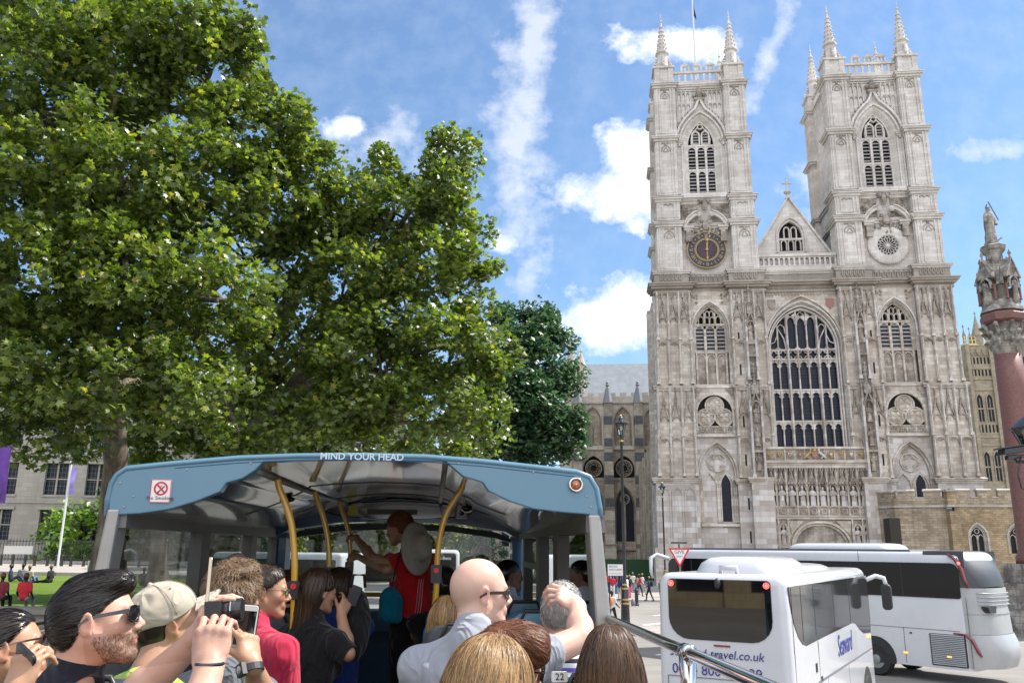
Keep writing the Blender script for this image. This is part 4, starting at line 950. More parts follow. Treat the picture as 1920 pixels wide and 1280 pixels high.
tree('round_tree', (p.x, 88, 0), .25, [(p.x, 88, 0), (p.x, 88, 3)], [(p.x-1.2, 88, 3.2, 1.5), (p.x+1.2, 88, 3.0, 1.5), (p.x, 88, 4.3, 1.6), (p.x+.3, 87.5, 5.4, 1.1), (p.x, 88, 2.2, 1.7)], 'small dense round dark green tree before the pale church seen through the windscreen', mat=LEAFD, seed=77, clumps=7, per=60, cr=.55, size=.13, shape=SIMPLE)
# ------------------------------------------------------------------ ground
def ground_mat():
    t = NT('road_tarmac'); c = t.coord(); n = t.noise(c, .12, 5, .6); f = t.noise(c, 30, 3, .8); s_ = t.noise(t.mapping(c, (.08, 1.2, 1)), 1.0, 4)
    col = t.ramp(n, [(.35, (.20, .185, .17)), (.7, (.285, .265, .24))]); col = t.mix(t.ramp(s_, [(.45, 0.), (.7, .5)]), col, (.15, .14, .13)); col = t.mix(.3, col, t.mix(f, (0, 0, 0), (1, 1, 1)), 'SOFT_LIGHT')
    t.set(Base_Color=col, Roughness=.85, Specular_IOR_Level=.3); t.bump(f, .3, .01); return t.mat
def grass_mat():
    t = NT('lawn_grass'); c = t.coord(); n = t.noise(c, .35, 5, .6); f = t.noise(c, 18, 4, .8)
    col = t.ramp(n, [(.3, (.075, .13, .02)), (.7, (.15, .20, .035))]); col = t.mix(.5, col, t.mix(f, (0, 0, 0), (1, 1, 1)), 'SOFT_LIGHT'); t.set(Base_Color=col, Roughness=.9, Specular_IOR_Level=.1); t.bump(f, .8, .05); return t.mat
def pave_mat():
    t = NT('paving_slabs'); c = t.coord(); b = t.new('ShaderNodeTexBrick'); t.link(c, b.inputs[0]); b.inputs['Scale'].default_value = 1; b.inputs['Brick Width'].default_value = .9; b.inputs['Row Height'].default_value = .6; b.inputs['Mortar Size'].default_value = .012
    b.inputs['Color1'].default_value = (.36, .33, .29, 1); b.inputs['Color2'].default_value = (.30, .275, .245, 1); b.inputs['Mortar'].default_value = (.14, .13, .12, 1)
    n = t.noise(c, .5, 5); t.set(Base_Color=t.mix(.35, b.outputs[0], t.mix(n, (0, 0, 0), (1, 1, 1)), 'SOFT_LIGHT'), Roughness=.85, Specular_IOR_Level=.3); return t.mat
M_PAVE = pave_mat(); M_KERB = simple('kerb_granite', (.36, .35, .34), .8, vary=.15, scale=6); M_PAINT = simple('road_paint', (.75, .75, .72), .6, vary=.08, scale=12)
m = MB(); m.add([(-700, -300, 0), (900, -300, 0), (900, 2500, 0), (-700, 2500, 0)], [(0, 1, 2, 3)]); tag(m.build('ground', ground_mat()), kind='structure')
# pavement round the abbey and the crossing
def slab(name, poly, z0, z1, mat, kerb=True):
    o = MB().prism(poly, z0, z1, 'z').build(name, mat); tag(o, kind='structure'); return o
slab('pavement', [(2, 67.5), (14, 64.6), (70, 58.8), (90, 120), (2, 130)], -.2, .13, M_PAVE)
m = MB(); 
for a, b in (((2, 67.5), (14, 64.6)), ((14, 64.6), (70, 58.8))):
    n_ = Vector((b[0]-a[0], b[1]-a[1])).normalized(); o_ = Vector((n_.y, -n_.x))*.28; m.prism([a, b, (b[0]+o_.x, b[1]+o_.y), (a[0]+o_.x, a[1]+o_.y)], -.2, .135, 'z')
tag(m.build('kerb', M_KERB), kind='structure')
slab('traffic_island', [(3.6, 40.3), (7.6, 39.6), (8.6, 41.8), (7.2, 43.6), (3.4, 43.2)], -.1, .12, M_PAVE)
m = MB()
for (x0, y0, x1, y1, w_) in [(7.0, 45.5, 9.6, 48.5, .35), (8.6, 52, 12.6, 55.5, .3), (5.5, 33, 8.0, 35.5, .2), (12, 50, 18, 51.2, .25), (-6, 55, 2.5, 57, .2), (-8, 75, 0, 79, .2)]:
    d = Vector((x1-x0, y1-y0)).normalized(); n_ = Vector((-d.y, d.x))*w_/2; m.add([(x0+n_.x, y0+n_.y, .004), (x1+n_.x, y1+n_.y, .004), (x1-n_.x, y1-n_.y, .004), (x0-n_.x, y0-n_.y, .004)], [(0, 1, 2, 3)])
tag(m.build('road_markings', M_PAINT), kind='structure')
# raised green on the left with its retaining wall
LZ = 1.6
M_GRASS = grass_mat()
m = MB(); 
lawn = [(-120, 29), (-15.2, 29), (-14.2, 34), (-13.6, 44), (-15.5, 53), (-24, 60), (-40, 64), (-120, 74)]
cx_, cy_ = -45, 46; rings = []
for k, (s_, dz) in enumerate(((1, 0), (.9, .10), (.7, .2), (.3, .25))): rings.append([(cx_+(x-cx_)*s_, cy_+(y-cy_)*s_, LZ+dz) for x, y in lawn])
m.loft([[(x, y, -.5) for x, y, _ in rings[0]]]+rings, True, True); tag(m.build('lawn', M_GRASS, smooth=False), kind='structure')
M_WALL = stone('retaining_stone', (.33, .31, .27), (.26, .24, .21), (.10, .09, .07), .7, .3, .5, .6)
w0 = empty('garden_wall', (0, 28.6, 0), 0, 'low dark stone retaining wall along the near edge of the lawn', 'wall')
MB().box(-120, -14.7, -.35, .35, 0, LZ+.02).build('wall_body', M_WALL, w0); MB().box(-120, -14.5, -.5, .5, LZ+.02, LZ+.22).box(-120, -14.4, -.62, .58, .9, 1.05).build('coping', M_WALL, w0, bevel=.03)
slab('pavement', [(-130, 74.2), (-40, 64.2), (-24, 60.2), (-15.3, 53.2), (-12.5, 60), (-20, 75), (-38, 84), (-130, 104)], -.5, LZ+.25, M_PAVE)
M_BLK = simple('black_iron', (.012, .012, .014), .35, coat=.3); M_BRASS = simple('gold_paint', (.62, .42, .12), .35, metal=.7)
r0 = empty('park_railing', (-31, 30.2, LZ), 0, 'thin black metal rail running along the lawn behind the seated pair', 'railing')
m = MB(); m.tube([(-40, 0, .95), (13, 0, .95)], .035, 6); m.tube([(-40, 0, .5), (13, 0, .5)], .02, 5); m.build('rail', M_BLK, r0)
for i in range(24): MB().tube([(-38+i*2.2, 0, 0), (-38+i*2.2, 0, .98)], .035, 6).build('post', M_BLK, r0)
# ------------------------------------------------------------------ transept of the abbey
M_TR = stone('transept_stone', (.44, .39, .32), (.33, .28, .21), (.13, .105, .08), .8, .42, .5, .4, patch=.5)
M_BAND = stone('transept_dark_band', (.12, .12, .125), (.085, .085, .09), (.05, .05, .05), .8, .25, .2, .4)
M_TRL = stone('transept_clean', (.56, .51, .44), (.46, .41, .34), (.24, .2, .16), .9, .4, .3, .5)
def seam_roof():
    t = NT('lead_roof'); c = t.coord(); w_ = t.new('ShaderNodeTexWave', wave_type='BANDS', bands_direction='X'); t.link(c, w_.inputs[0]); w_.inputs['Scale'].default_value = 1.6; n = t.noise(c, 1, 4)
    col = t.mix(t.ramp(w_.outputs['Fac'], [(.8, 0.), (.95, .55)]), t.ramp(n, [(.3, (.20, .22, .24)), (.7, (.27, .29, .31))]), (.08, .09, .10)); t.set(Base_Color=col, Roughness=.55); return t.mat
M_SEAM = seam_roof()
m = MB(); Y = 55.0; MT = [M_TR, M_BAND, M_TRL, M_DARK, M_PANE, M_SEAM, M_LEAD]
x0, x1 = -26.8, -8; bays = [-23.6, -18.4, -13.2]; SP = 5.2
for b in bays:
    A = arch(b, 1.55, 21.2, 25.3, 28.0, 8); arch_wall(m, b-SP/2, b+SP/2, 20.6, 29.2, A, Y, 2); strip(m, A, Y, arch(b, 1.3, 21.2, 25.3, 27.6, 8), Y+.6, 0)
    A_ = arch(b, 1.3, 21.2, 25.3, 27.6, 8); fill(m, A_, Y+.75, 4); m.bar(A_, .2, Y+.3, Y+.7, 2); m.box(b-.1, b+.1, Y+.3, Y+.7, 21.2, 25.3, 2)
    for e in (-1, 1): m.bar(arch(b+e*.65, .58, 21.3, 24.2, 25.1, 5), .13, Y+.3, Y+.7, 2)
    m.bar(circ(b, 26.1, .62, 16), .14, Y+.28, Y+.7, 2, closed=True); m.bar(foil(b, 26.1, .55, 6, 0, 3), .07, Y+.3, Y+.7, 2, closed=True)
    m.bar(arch(b, 1.75, 23, 25.3, 28.4, 8), .16, Y-.12, Y+.02, 2)
    # triforium rose
    B = arch(b, 1.75, 15.6, 17.0, 19.3, 8); arch_wall(m, b-SP/2, b+SP/2, 15.2, 20.6, B, Y-1.2, 0); fill(m, B, Y-.5, 3); strip(m, B, Y-1.2, B, Y-.5, 0); m.bar(circ(b, 17.2, 1.35, 20), .2, Y-1.0, Y-.5, 0, closed=True); m.bar(foil(b, 17.2, 1.15, 8, 0, 3), .1, Y-.95, Y-.5, 0, closed=True)
    # aisle window
    B = arch(b, 1.7, 5.0, 10.6, 14.2, 8); arch_wall(m, b-SP/2, b+SP/2, 0, 15.2, B, Y-1.3, 0); fill(m, B, Y-.3, 4); strip(m, B, Y-1.3, arch(b, 1.45, 5, 10.6, 13.8, 8), Y-.4, 0); m.bar(circ(b, 12.0, .8, 16), .14, Y-.8, Y-.3, 0, closed=True); m.bar(foil(b, 12.0, .7, 6, 0, 3), .08, Y-.8, Y-.3, 0, closed=True)
    m.box(b-.1, b+.1, Y-.8, Y-.3, 5, 11.2, 0); m.bar(arch(b, 1.9, 9.8, 10.6, 14.6, 8), .18, Y-1.45, Y-1.28, 0)
m.box(x0, x1, Y-1.5, Y, 20.3, 20.9, 2); m.box(x0, x1, Y-1.4, Y, 15.0, 15.4, 0); m.box(x0, x1, Y-1.7, Y, 3.6, 4.6, 0, 0, .2)
m.box(x0, x1, Y-.25, Y+.3, 28.6, 29.0, 2)
for i in range(44): m.box(x0+.2+i*.42-.09, x0+.2+i*.42+.09, Y-.2, Y, 28.4, 28.6, 0)
m.box(x0, x1, Y-.2, Y+.15, 29.0, 29.85, 2)
for i in range(10): m.box(x0+.4+i*1.9, x0+1.5+i*1.9, Y-.19, Y+.14, 29.85, 30.45, 2)
for b in (-26.2, -21.0, -15.8, -10.6):                  # buttress piers with offsets and dark bands
    z = 0; k = 0
    for z1, w_, y0 in ((4.6, .95, -4.6), (10.5, .8, -4.2), (20.6, .75, -3.8), (28.3, .7, -3.2)):
        zz = z
        while zz < z1-.01:
            h_ = (2.3, 1.5)[k % 2]; t_ = min(zz+h_, z1); m.box(b-w_, b+w_, Y+y0, Y-.0, zz, t_, (0, 1)[k % 2] if zz > 9 else (0, 2)[k % 2]); zz = t_; k += 1
        m.box(b-w_-.08, b+w_+.08, Y+y0-.15, Y, z1-.15, z1+.0, 0); z = z1
    m.lathe([(.95, 0), (.9, .3), (.35, 2.6), (.2, 2.9), (.4, 3.1), (.18, 3.3), (.3, 3.5), (.05, 3.9)], (b, Y-2.4, 28.3), 8, 6, ph=PI/8)
m.add([(x0+.5, Y+.6, 29.6), (x1, Y+.6, 29.6), (x1, Y+6, 37.0), (x0+1.3, Y+6, 37.0)], [(0, 1, 2, 3)], 5); m.box(x0+.5, x1, Y+.3, Y+12, 10, 29.5, 0)
m.add([(x0+.5, Y+11.4, 29.6), (x1, Y+11.4, 29.6), (x1, Y+6, 37.0), (x0+1.3, Y+6, 37.0)], [(0, 1, 2, 3)], 5); m.add([(x0+.5, Y+.6, 29.6), (x0+1.3, Y+6, 37), (x0+.5, Y+11.4, 29.6)], [(0, 1, 2)], 2)
tr = m.build('transept', MT, abbey)
m = MB(); 
for (x, y, z0, z1, r_) in ((-27.4, Y+.5, 0, 41.6, 1.5), (-26.2, Y+9, 24, 40, .8), (-25.6, Y+2.2, 26, 38.4, .75), (-28.6, Y+7, 0, 38, 1.2)):
    m.lathe([(r_, 0), (r_, (z1-z0)*.78-(0 if z0 else 3)), (r_*1.15, (z1-z0)*.78-(0 if z0 else 3)+.3), (r_*.95, (z1-z0)*.78-(0 if z0 else 3)+.6), (.12, (z1-z0)), (.25, z1-z0+.2), (.03, z1-z0+.6)], (x, y, z0), 8)
m.build('turret', [M_TRL], abbey)
m = MB(); m.box(-10.8, 10.8, 11, 55, 0, 20, 0); m.box(-7, 7, 11, 100, 20, 31, 0)
for i in range(6):                                      # nave buttresses behind the north tower
    m.box(-16.2, -10.8, 15+i*6.6, 16.6+i*6.6, 0, 17, 1)
m.build('nave', [M_TR, M_TR], abbey)
# green hoarding at the foot of the nave, planting
m = MB(); m.box(-26, -11.3, 14.0, 14.15, 0, 2.6); hb = m.build('site_hoarding', simple('dark_green_board', (.012, .06, .018), .7, vary=.2, scale=4)); hb.location = abbey.location; hb.rotation_euler = abbey.rotation_euler
tag(hb, 'dark green hoarding along the foot of the nave behind the crowd', 'fence')
# ------------------------------------------------------------------ castellated annex
def place(o): o.location = abbey.location; o.rotation_euler = abbey.rotation_euler; return o
M_RUB = stone('rubble_golden', (.40, .31, .19), (.27, .20, .125), (.13, .095, .06), .45, .2, .35, .3, patch=.45, pscale=.7)
M_RUBG = stone('rubble_grey', (.42, .355, .265), (.27, .22, .155), (.12, .09, .06), .5, .24, .4, .3, patch=.5, pscale=.6)
M_CAP = stone('annex_coping', (.48, .45, .41), (.38, .35, .31), (.2, .17, .14), .8, .4, .4, .4)
an = place(empty('gatehouse_annex', (0, 0, 0), 0, 'low golden rubble stone annex with battlements against the right end of the abbey', 'building'))
def wall_seg(p0, p1, z1, mat, nm='wall', wins=()):
    m = MB(); d = Vector((p1[0]-p0[0], p1[1]-p0[1])); L = d.length; a = math.atan2(d.y, d.x); M_ = Matrix.Translation((p0[0], p0[1], 0)) @ Matrix.Rotation(a, 4, 'Z')
    q = MB(); xs_ = [0]+[(w_[0]+wins[i+1][0])/2 for i, w_ in enumerate(wins[:-1])]+[L]
    if wins:
        for i, (wx, hw, zb, zs, za) in enumerate(wins):
            A = arch(wx, hw, zb, zs, za, 6); arch_wall(q, xs_[i], xs_[i+1], 0, z1, A, 0, 0); strip(q, A, 0, arch(wx, hw*.85, zb, zs, za-.15, 6), .35, 2); q.bar(arch(wx, hw+.12, zb, zs, za+.15, 6), .16, -.06, .05, 2)
            B_ = arch(wx, hw*.85, zb, zs, za-.15, 6); fill(q, B_, .42, 3); q.box(wx-.04, wx+.04, .25, .42, zb, zs+.2, 2); q.bar(B_, .1, .25, .4, 2)
            for e in (-1, 1): q.bar(arch(wx+e*hw*.42, hw*.38, zb, zs-.2, zs+.25, 4), .06, .25, .42, 2)
            q.bar(circ(wx, za-.6, hw*.28, 10), .06, .25, .42, 2, closed=True)
        q.box(0, L, .5, .6, 0, z1, 0)
    else: q.box(0, L, 0, .6, 0, z1, 0)
    q.box(-.05, L+.05, -.14, .5, z1-.02, z1+.16, 2); q.box(0, L, -.03, .5, z1+.16, z1+.85, 1)
    n_ = max(2, int(L/1.75))
    for i in range(n_):
        x = L*(i+.5)/n_; w_ = L/n_*.33; q.box(x-w_, x+w_, -.03, .5, z1+.85, z1+1.5, 1); q.box(x-w_-.08, x+w_+.08, -.12, .6, z1+1.5, z1+1.62, 2, 0, 0); q.box(x-w_-.08, x+w_+.08, -.12, .6, z1+1.62, z1+1.74, 2, .06, .3)
        x2 = L*i/n_; q.box(max(0, x2-L/n_+w_+L/n_/2), min(L, x2+L/n_/2-w_), -.1, .55, z1+.85, z1+.95, 2) if i else None
    m.merge(q, M_); return m.build(nm, [mat, M_RUBG, M_CAP, M_DARK], an)
wall_seg((5.4, -.2), (6.6, -3.0), 8.05, M_RUBG); wall_seg((6.6, -3.0), (10.9, -4.6), 8.05, M_RUBG)
wall_seg((11.6, -4.6), (25, -5.0), 8.05, M_RUB, wins=((1.9, .75, 3.7, 5.2, 6.35), (5.4, .75, 3.7, 5.2, 6.35), (9, .75, 3.7, 5.2, 6.35)))
MB().box(10.75, 11.75, -5.5, -4.2, 0, 7.6, 0, .06, 0).box(10.7, 11.8, -5.4, -4.1, 8.0, 8.2, 1).box(10.8, 11.7, -5.3, -4.1, 8.2, 9.5, 0).box(10.7, 11.8, -5.4, -4.0, 9.5, 9.65, 1).build('corner_buttress', [M_RUB, M_CAP], an)
MB().box(5.9, 6.9, -3.2, -1.0, 0, 7.0).build('door', simple('old_oak', (.024, .018, .014), .7, vary=.3, scale=8), an)
MB().box(6, 25, -2, 12, 7.6, 8.0).build('roof', M_LEAD, an)
MB().box(13, 40, -.5, 1.0, 0, 12.2).build('rear_range', M_RUB, an) if False else None
# ------------------------------------------------------------------ far neo-gothic tower
M_PT = stone('honey_stone', (.37, .315, .225), (.30, .25, .175), (.13, .105, .075), 1.2, .6, .4, .3, patch=.35)
vt = place(empty('far_gothic_tower', (0, 0, 0), 0, 'distant honey coloured gothic tower with gilded crest behind the right shoulder of the abbey', 'tower'))
vt.location = abbey.matrix_basis @ Vector((0, 0, 0)); m = MB(); Y = 228; X0 = 113.6; WD = 22
m.box(X0, X0+WD, Y, Y+WD, 0, 79, 0)
for z in (41.5, 44.5, 62, 66, 70): m.box(X0-.2, X0+WD+.2, Y-.35, Y, z-.5, z+.4, 0)
for (x, w_) in ((X0+.9, 1.3), (X0+9.0, 1.2), (X0+17, 1.2)): m.box(x-w_/2, x+w_/2, Y-.8, Y, 0, 79, 0)
for zb, zt in ((28.5, 39.5), (50, 60.5)):
    for x in (X0+3.1, X0+6.6, X0+11.2, X0+14.7, X0+19):
        A = arch(x, 1.15, zb, zt-2.4, zt-.3, 5); fill(m, A, Y-.03, 1); m.bar(A, .35, Y-.4, Y-.02, 0); m.box(x-.1, x+.1, Y-.3, Y-.02, zb, zt-2, 0); m.box(x-1.1, x+1.1, Y-.3, Y-.02, (zb+zt)/2-.8, (zb+zt)/2-.3, 0)
for zb, zt in ((46, 48.8), (67, 69.3), (71.5, 74)):
    for i in range(16):
        x = X0+1.8+i*1.25; m.box(x-.3, x+.3, Y-.06, Y-.01, zb, zt, 3)
for i in range(10): crocket_gable(m, X0+2+i*2.1, 1.6, 74.5, 2.6, Y-.1, 0, .3)
m.box(X0-.1, X0+WD+.1, Y-.4, Y+WD, 78.6, 79.3, 2)
for i in range(18): m.box(X0+.4+i*1.25, X0+.75+i*1.25, Y-.3, Y, 79.3, 82, 2)
m.box(X0, X0+WD, Y-.3, Y-.1, 80.4, 80.7, 2); m.box(X0, X0+WD, Y-.3, Y-.1, 81.9, 82.1, 2)
m.build('tower_body', [M_PT, M_PANE, simple('gilt_crest', (.55, .45, .22), .5, metal=.3), M_DARK], vt)
for (x, h_, r_) in ((X0+1.0, 87, .6), (X0+5.8, 92.0, 1.9), (X0+3.0, 86, .4)):
    MB().lathe([(r_, 0), (r_, 3), (r_*1.2, 3.4), (r_*.35, (h_-79)*.7), (.12, h_-80.2), (.4, h_-79.8), (.1, h_-79)], (x, Y+1, 79), 8).build('turret', M_PT, vt)
# ------------------------------------------------------------------ building on the left
M_PORT = stone('portland_stone', (.36, .335, .30), (.31, .285, .25), (.22, .19, .16), 1.1, .5, .35, .4, patch=.3)
bl = empty('courthouse_building', (-48, 92, 1.8), rad(9), 'pale stone neo-gothic building with leaded windows behind the lawn on the left', 'building')
m = MB(); bw_ = [(-33, .9), (-28, 1.4), (-22.6, 1.5), (-17.5, 1.3), (-14.5, .5), (-11.2, 1.15), (-6.7, 1.15), (-1.6, 1.15), (2.6, 1.15), (7.2, 1.15), (12, 1.15), (16.5, 1.15), (21, 1.15), (26, 1.15), (31, 1.15)]
m.box(-60, 36, .7, 14, 0, 22, 0)
m.box(-60, 36, -.5, .7, 0, 1.2, 0, 0, .1)
rows_ = ((2.4, 5.6), (7.2, 10.6), (12.2, 15.4), (17, 19.6))
xe = [-60]+[(bw_[i][0]+bw_[i+1][0])/2 for i in range(len(bw_)-1)]+[36]
for r_, (zb, zt) in enumerate(rows_):
    za_ = 1.2 if r_ == 0 else (rows_[r_-1][1]+zb)/2; zc = (zt+rows_[r_+1][0])/2 if r_ < 3 else 22
    for i, (x, hw) in enumerate(bw_):
        m.box(xe[i], x-hw, 0, .7, za_, zc, 0); m.box(x+hw, xe[i+1], 0, .7, za_, zc, 0); m.box(x-hw, x+hw, 0, .7, za_, zb, 0); m.box(x-hw, x+hw, 0, .7, zt, zc, 0)
        m.box(x-hw-.25, x+hw+.25, -.18, -.002, zt, zt+.3, 0); m.box(x-hw-.15, x+hw+.15, -.12, -.002, zb-.25, zb, 0)
    if r_: m.box(-60, 36, -.16, -.003, za_-.12, za_+.1, 0)
m.build('wall', [M_PORT], bl)
for r_, (zb, zt) in enumerate(rows_):
    for x, hw in bw_:
        k = MB(); k.box(x-hw, x+hw, .5, .55, zb, zt, 1); k.box(x-hw, x+hw, .3, .48, (zb+zt)/2-.06, (zb+zt)/2+.06, 0)
        if hw > 1: k.box(x-.09, x+.09, .28, .49, zb, zt, 0)
        for q in range(1, 7): k.box(x-hw, x+hw, .46, .52, zb+(zt-zb)*q/7-.02, zb+(zt-zb)*q/7+.02, 2)
        for q in range(1, 6): k.box(x-hw+2*hw*q/6-.02, x-hw+2*hw*q/6+.02, .455, .52, zb, zt, 2)
        k.build('window', [M_PORT, M_PANE, simple('glazing_bar', (.1, .11, .1), .6) if 'glazing_bar' not in bpy.data.materials else bpy.data.materials['glazing_bar']], bl)
# entrance porch with a statue and sloping wings
m = MB(); m.box(-29.6, -21.0, -2.2, .0, 0, 4.6, 0)
m.add([(-32.6, -2.3, 4.4), (-29.6, -2.3, 7.6), (-29.6, 0, 7.6), (-32.6, 0, 4.4)], [(0, 1, 2, 3)], 0); m.add([(-18.2, -2.3, 5.4), (-21.0, -2.3, 8.6), (-21.0, 0, 8.6), (-18.2, 0, 5.4)], [(0, 1, 2, 3)], 0); m.box(-29.6, -27.6, -2.1, 0, 4.6, 6.6, 0); m.box(-22.6, -21, -2.1, 0, 4.6, 7.4, 0)
m.prism([(-26.9, 0), (-23.4, 0), (-23.4, 3.6), (-24.2, 4.0), (-26.1, 4.0), (-26.9, 3.6)], -2.26, -2.0, 'y', 1); m.bar([(-27.1, 0), (-27.1, 3.7), (-26.1, 4.2), (-24.2, 4.2), (-23.2, 3.7), (-23.2, 0)], .3, -2.4, -2.1, 0)
m.build('porch', [M_PORT, simple('oak_door', (.07, .03, .018), .6, vary=.2, scale=6)], bl); statue(-25.1, -2.5, 4.9, 3.2, bl, mat=M_PORT, seed=4)
MB().box(-21.6, -20.2, -5.2, -3.8, 0, 2.8, 0).box(-21.8, -20.0, -5.4, -3.6, 2.8, 3.1).lathe([(.75, 0), (.5, .5), (.1, .9)], (-20.9, -4.5, 3.1), 4, ph=PI/4).build('gate_pier', M_PORT, bl)
k = MB(); k.box(-20.2, 30, -4.6, -4.5, 2.25, 2.33); k.box(-20.2, 30, -4.6, -4.5, .5, .58); k.box(-20.2, 30, -4.75, -4.3, 0, .35, 1)
for i in range(165): k.box(-20+i*.3, -19.96+i*.3, -4.57, -4.53, .35, 2.5)
fr = k.build('iron_railing', [M_BLK, M_PORT]); fr.location = bl.location; fr.rotation_euler = bl.rotation_euler; tag(fr, 'black iron railing on a stone plinth in front of the pale courthouse', 'railing')
k = MB(); k.box(-3.9, -1.2, -4.8, -4.7, 1.0, 1.8); sg = k.build('wall_sign', simple('sign_pale', (.55, .53, .48), .6)); sg.location = bl.location; sg.rotation_euler = bl.rotation_euler; tag(sg, 'small pale notice board fixed to the iron railing', 'sign')
# bollards
protob = None
for i, px in enumerate((3, 25, 48, 66, 90, 106, 117, 134, 158, 182, 232, 262)):
    p = at_y(px, 1045, 80-.1*i)
    if protob is None:
        m = MB(); m.lathe([(.15, 0), (.15, .12), (.12, .15), (.11, .85), (.14, .88), (.14, .93), (.09, 1.0), (.02, 1.06)], n=10); protob = m.build('bollard', M_BLK, smooth=False); tag(protob, 'x', 'bollard', 'bollards before the courthouse'); o = protob
    else: o = copy_tree(protob, (0, 0, 0))
    o.location = (p.x, p.y, LZ+.25); o['label'] = 'short black bollard in the line on the pavement before the pale courthouse'
# banners
def banner_pole(px, D, h, label, mat, w_=.9, z0=LZ+.25, dr=.48):
    p = at_y(px, 1030, D); r_ = empty('banner_pole', (p.x, D, z0), 0, label, 'banner pole', 'banner poles beside the lawn'); MB().tube([(0, 0, 0), (0, 0, h)], .09, 8).sphere((0, 0, h), .16, 8, 6).build('pole', bpy.data.materials.get('pole_white'), r_)
    m = MB(); n_ = 8
    m.loft([[(.1, .02*math.sin(i*1.3), h-.4-i*(h*dr)/n_), (.1+w_, .08*math.sin(i*.9+1), h-.4-i*(h*dr)/n_)] for i in range(n_+1)], False, False, 0); m.loft([[(.1, .02*math.sin(i*1.3)+.01, h-.4-i*(h*dr)/n_), (.1+w_, .08*math.sin(i*.9+1)+.01, h-.4-i*(h*dr)/n_)] for i in range(n_+1)], False, False, 0); m.build('banner', mat, r_)
M_LIL = simple('banner_lilac', (.30, .22, .62), .7, vary=.35, scale=1.2)
banner_pole(112, 70, 8.6, 'white pole with a small lilac banner standing before the courthouse windows', M_LIL, .4, dr=.26)
banner_pole(-46, 44, 9.0, 'pole with a large purple banner cut off by the left edge of the picture', simple('banner_purple', (.16, .05, .38), .7, vary=.5, scale=1.0), 1.0, LZ)
# distant church wall seen through the windscreen
M_CH = stone('church_stone', (.42, .39, .34), (.33, .30, .26), (.16, .14, .12), 1.2, .5, .4, .4)
ch = empty('pale_church', (at_y(870, 1040, 105).x, 105, 0), rad(-2), 'pale stone church with an arched porch seen through the bus windscreen', 'church')
m = MB(); MC = [M_CH, M_PANE, M_DARK]
xc = [-9.6, -5.4, -.6, 4.6, 8.6]
m.box(-12, 11, .8, 12, 0, 11.5, 0)
arch_wall(m, -12, -7.6, 0, 11, arch(-9.7, 1.3, 3.9, 7.5, 9.2, 6), 0, 0); arch_wall(m, -7.6, -3.4, 0, 11, arch(-5.5, 1.5, 3.9, 7.5, 9.3, 6), 0, 0); arch_wall(m, -3.4, .8, 0, 11, arch(-1.6, 1.15, 0, 3.6, 5.2, 8), 0, 0); arch_wall(m, .8, 4, 0, 11, arch(2.4, 1, 4, 7.2, 8.8, 6), 0, 0); arch_wall(m, 4, 11, 0, 11, arch(6.6, 2.0, 4.0, 8.8, 10.2, 6), 0, 0)
for x, a, zb, zt in ((-9.7, 1.3, 3.9, 9.2), (-5.5, 1.5, 3.9, 9.3), (2.4, 1, 4, 8.8), (6.6, 2.0, 4, 10.2)):
    m.box(x-a, x+a, .7, .75, zb, zt, 1)
    for q in (-.5, 0, .5): m.box(x+a*q-.09, x+a*q+.09, .3, .65, zb, zt-.6, 0)
    m.box(x-a, x+a, .32, .64, (zb+zt)/2, (zb+zt)/2+.2, 0)
m.box(-2.8, -.4, .72, .78, 0, 5.2, 2); m.bar(arch(-1.6, 1.3, 0, 3.6, 5.5, 8), .3, -.3, .1, 0)
for i in range(5): m.bar(arch(-3.0+i*.75, .28, 6.2, 7.0, 7.4, 4), .1, -.1, .05, 0)
for x in (-3.5, .7, 4.0): m.box(x-.35, x+.35, -.8, .1, 0, 10, 0); m.lathe([(.4, 0), (.1, 1.8), (.02, 2.4)], (x, -.4, 10), 4, 0)
m.box(-12, 11, -.2, .8, 11, 11.6, 0)
m.build('wall', MC, ch)
# ------------------------------------------------------------------ coaches
def paint(name, col, rough=.25, coat=.8, dirt=.25):
    t = NT(name); c = t.coord(); n = t.noise(c, 1.3, 6, .65); sp_ = t.new('ShaderNodeSeparateXYZ'); t.link(c, sp_.inputs[0])
    d = t.math('MULTIPLY', t.ramp(n, [(.40, 0.), (.75, 1.)]), dirt); t.set(Base_Color=t.mix(d, col, [x*.55+.05 for x in col]), Roughness=t.ramp(n, [(.3, rough), (.8, rough+.2)]), Coat_Weight=coat, Coat_Roughness=.06); return t.mat
M_WHITE = paint('coach_white', (.53, .535, .56)); M_SILV = paint('coach_silver', (.33, .335, .34), .35, .5, .5); M_SLATE = paint('coach_slate_roof', (.035, .037, .042), .5, .15, .4)
M_TINT = simple('tinted_coach_glass', (.006, .0065, .008), .03, spec=.4); M_TINT2 = simple('tinted_side_glass', (.028, .028, .029), .06, spec=.35)
M_TYRE = simple('tyre_rubber', (.02, .02, .02), .8, vary=.3, scale=10); M_RIM = simple('wheel_steel', (.35, .35, .35), .45, metal=.7, vary=.2, scale=15)
M_REDL = simple('tail_red', (.16, .008, .012), .2, coat=1); M_REDG = simple('lit_red_lamp', (.8, .05, .05), .3, emis=(1, .12, .1), es=2.2); M_AMB = simple('amber_marker', (.8, .25, .02), .3, emis=(1, .35, .05), es=1.6)
M_TRIM = simple('black_trim', (.02, .02, .022), .45); M_SEAM = simple('panel_gap', (.03, .03, .035), .8); M_NAVY = simple('navy_lettering', (.03, .035, .22), .5); M_GREYL = simple('grey_stripe', (.16, .16, .18), .5)
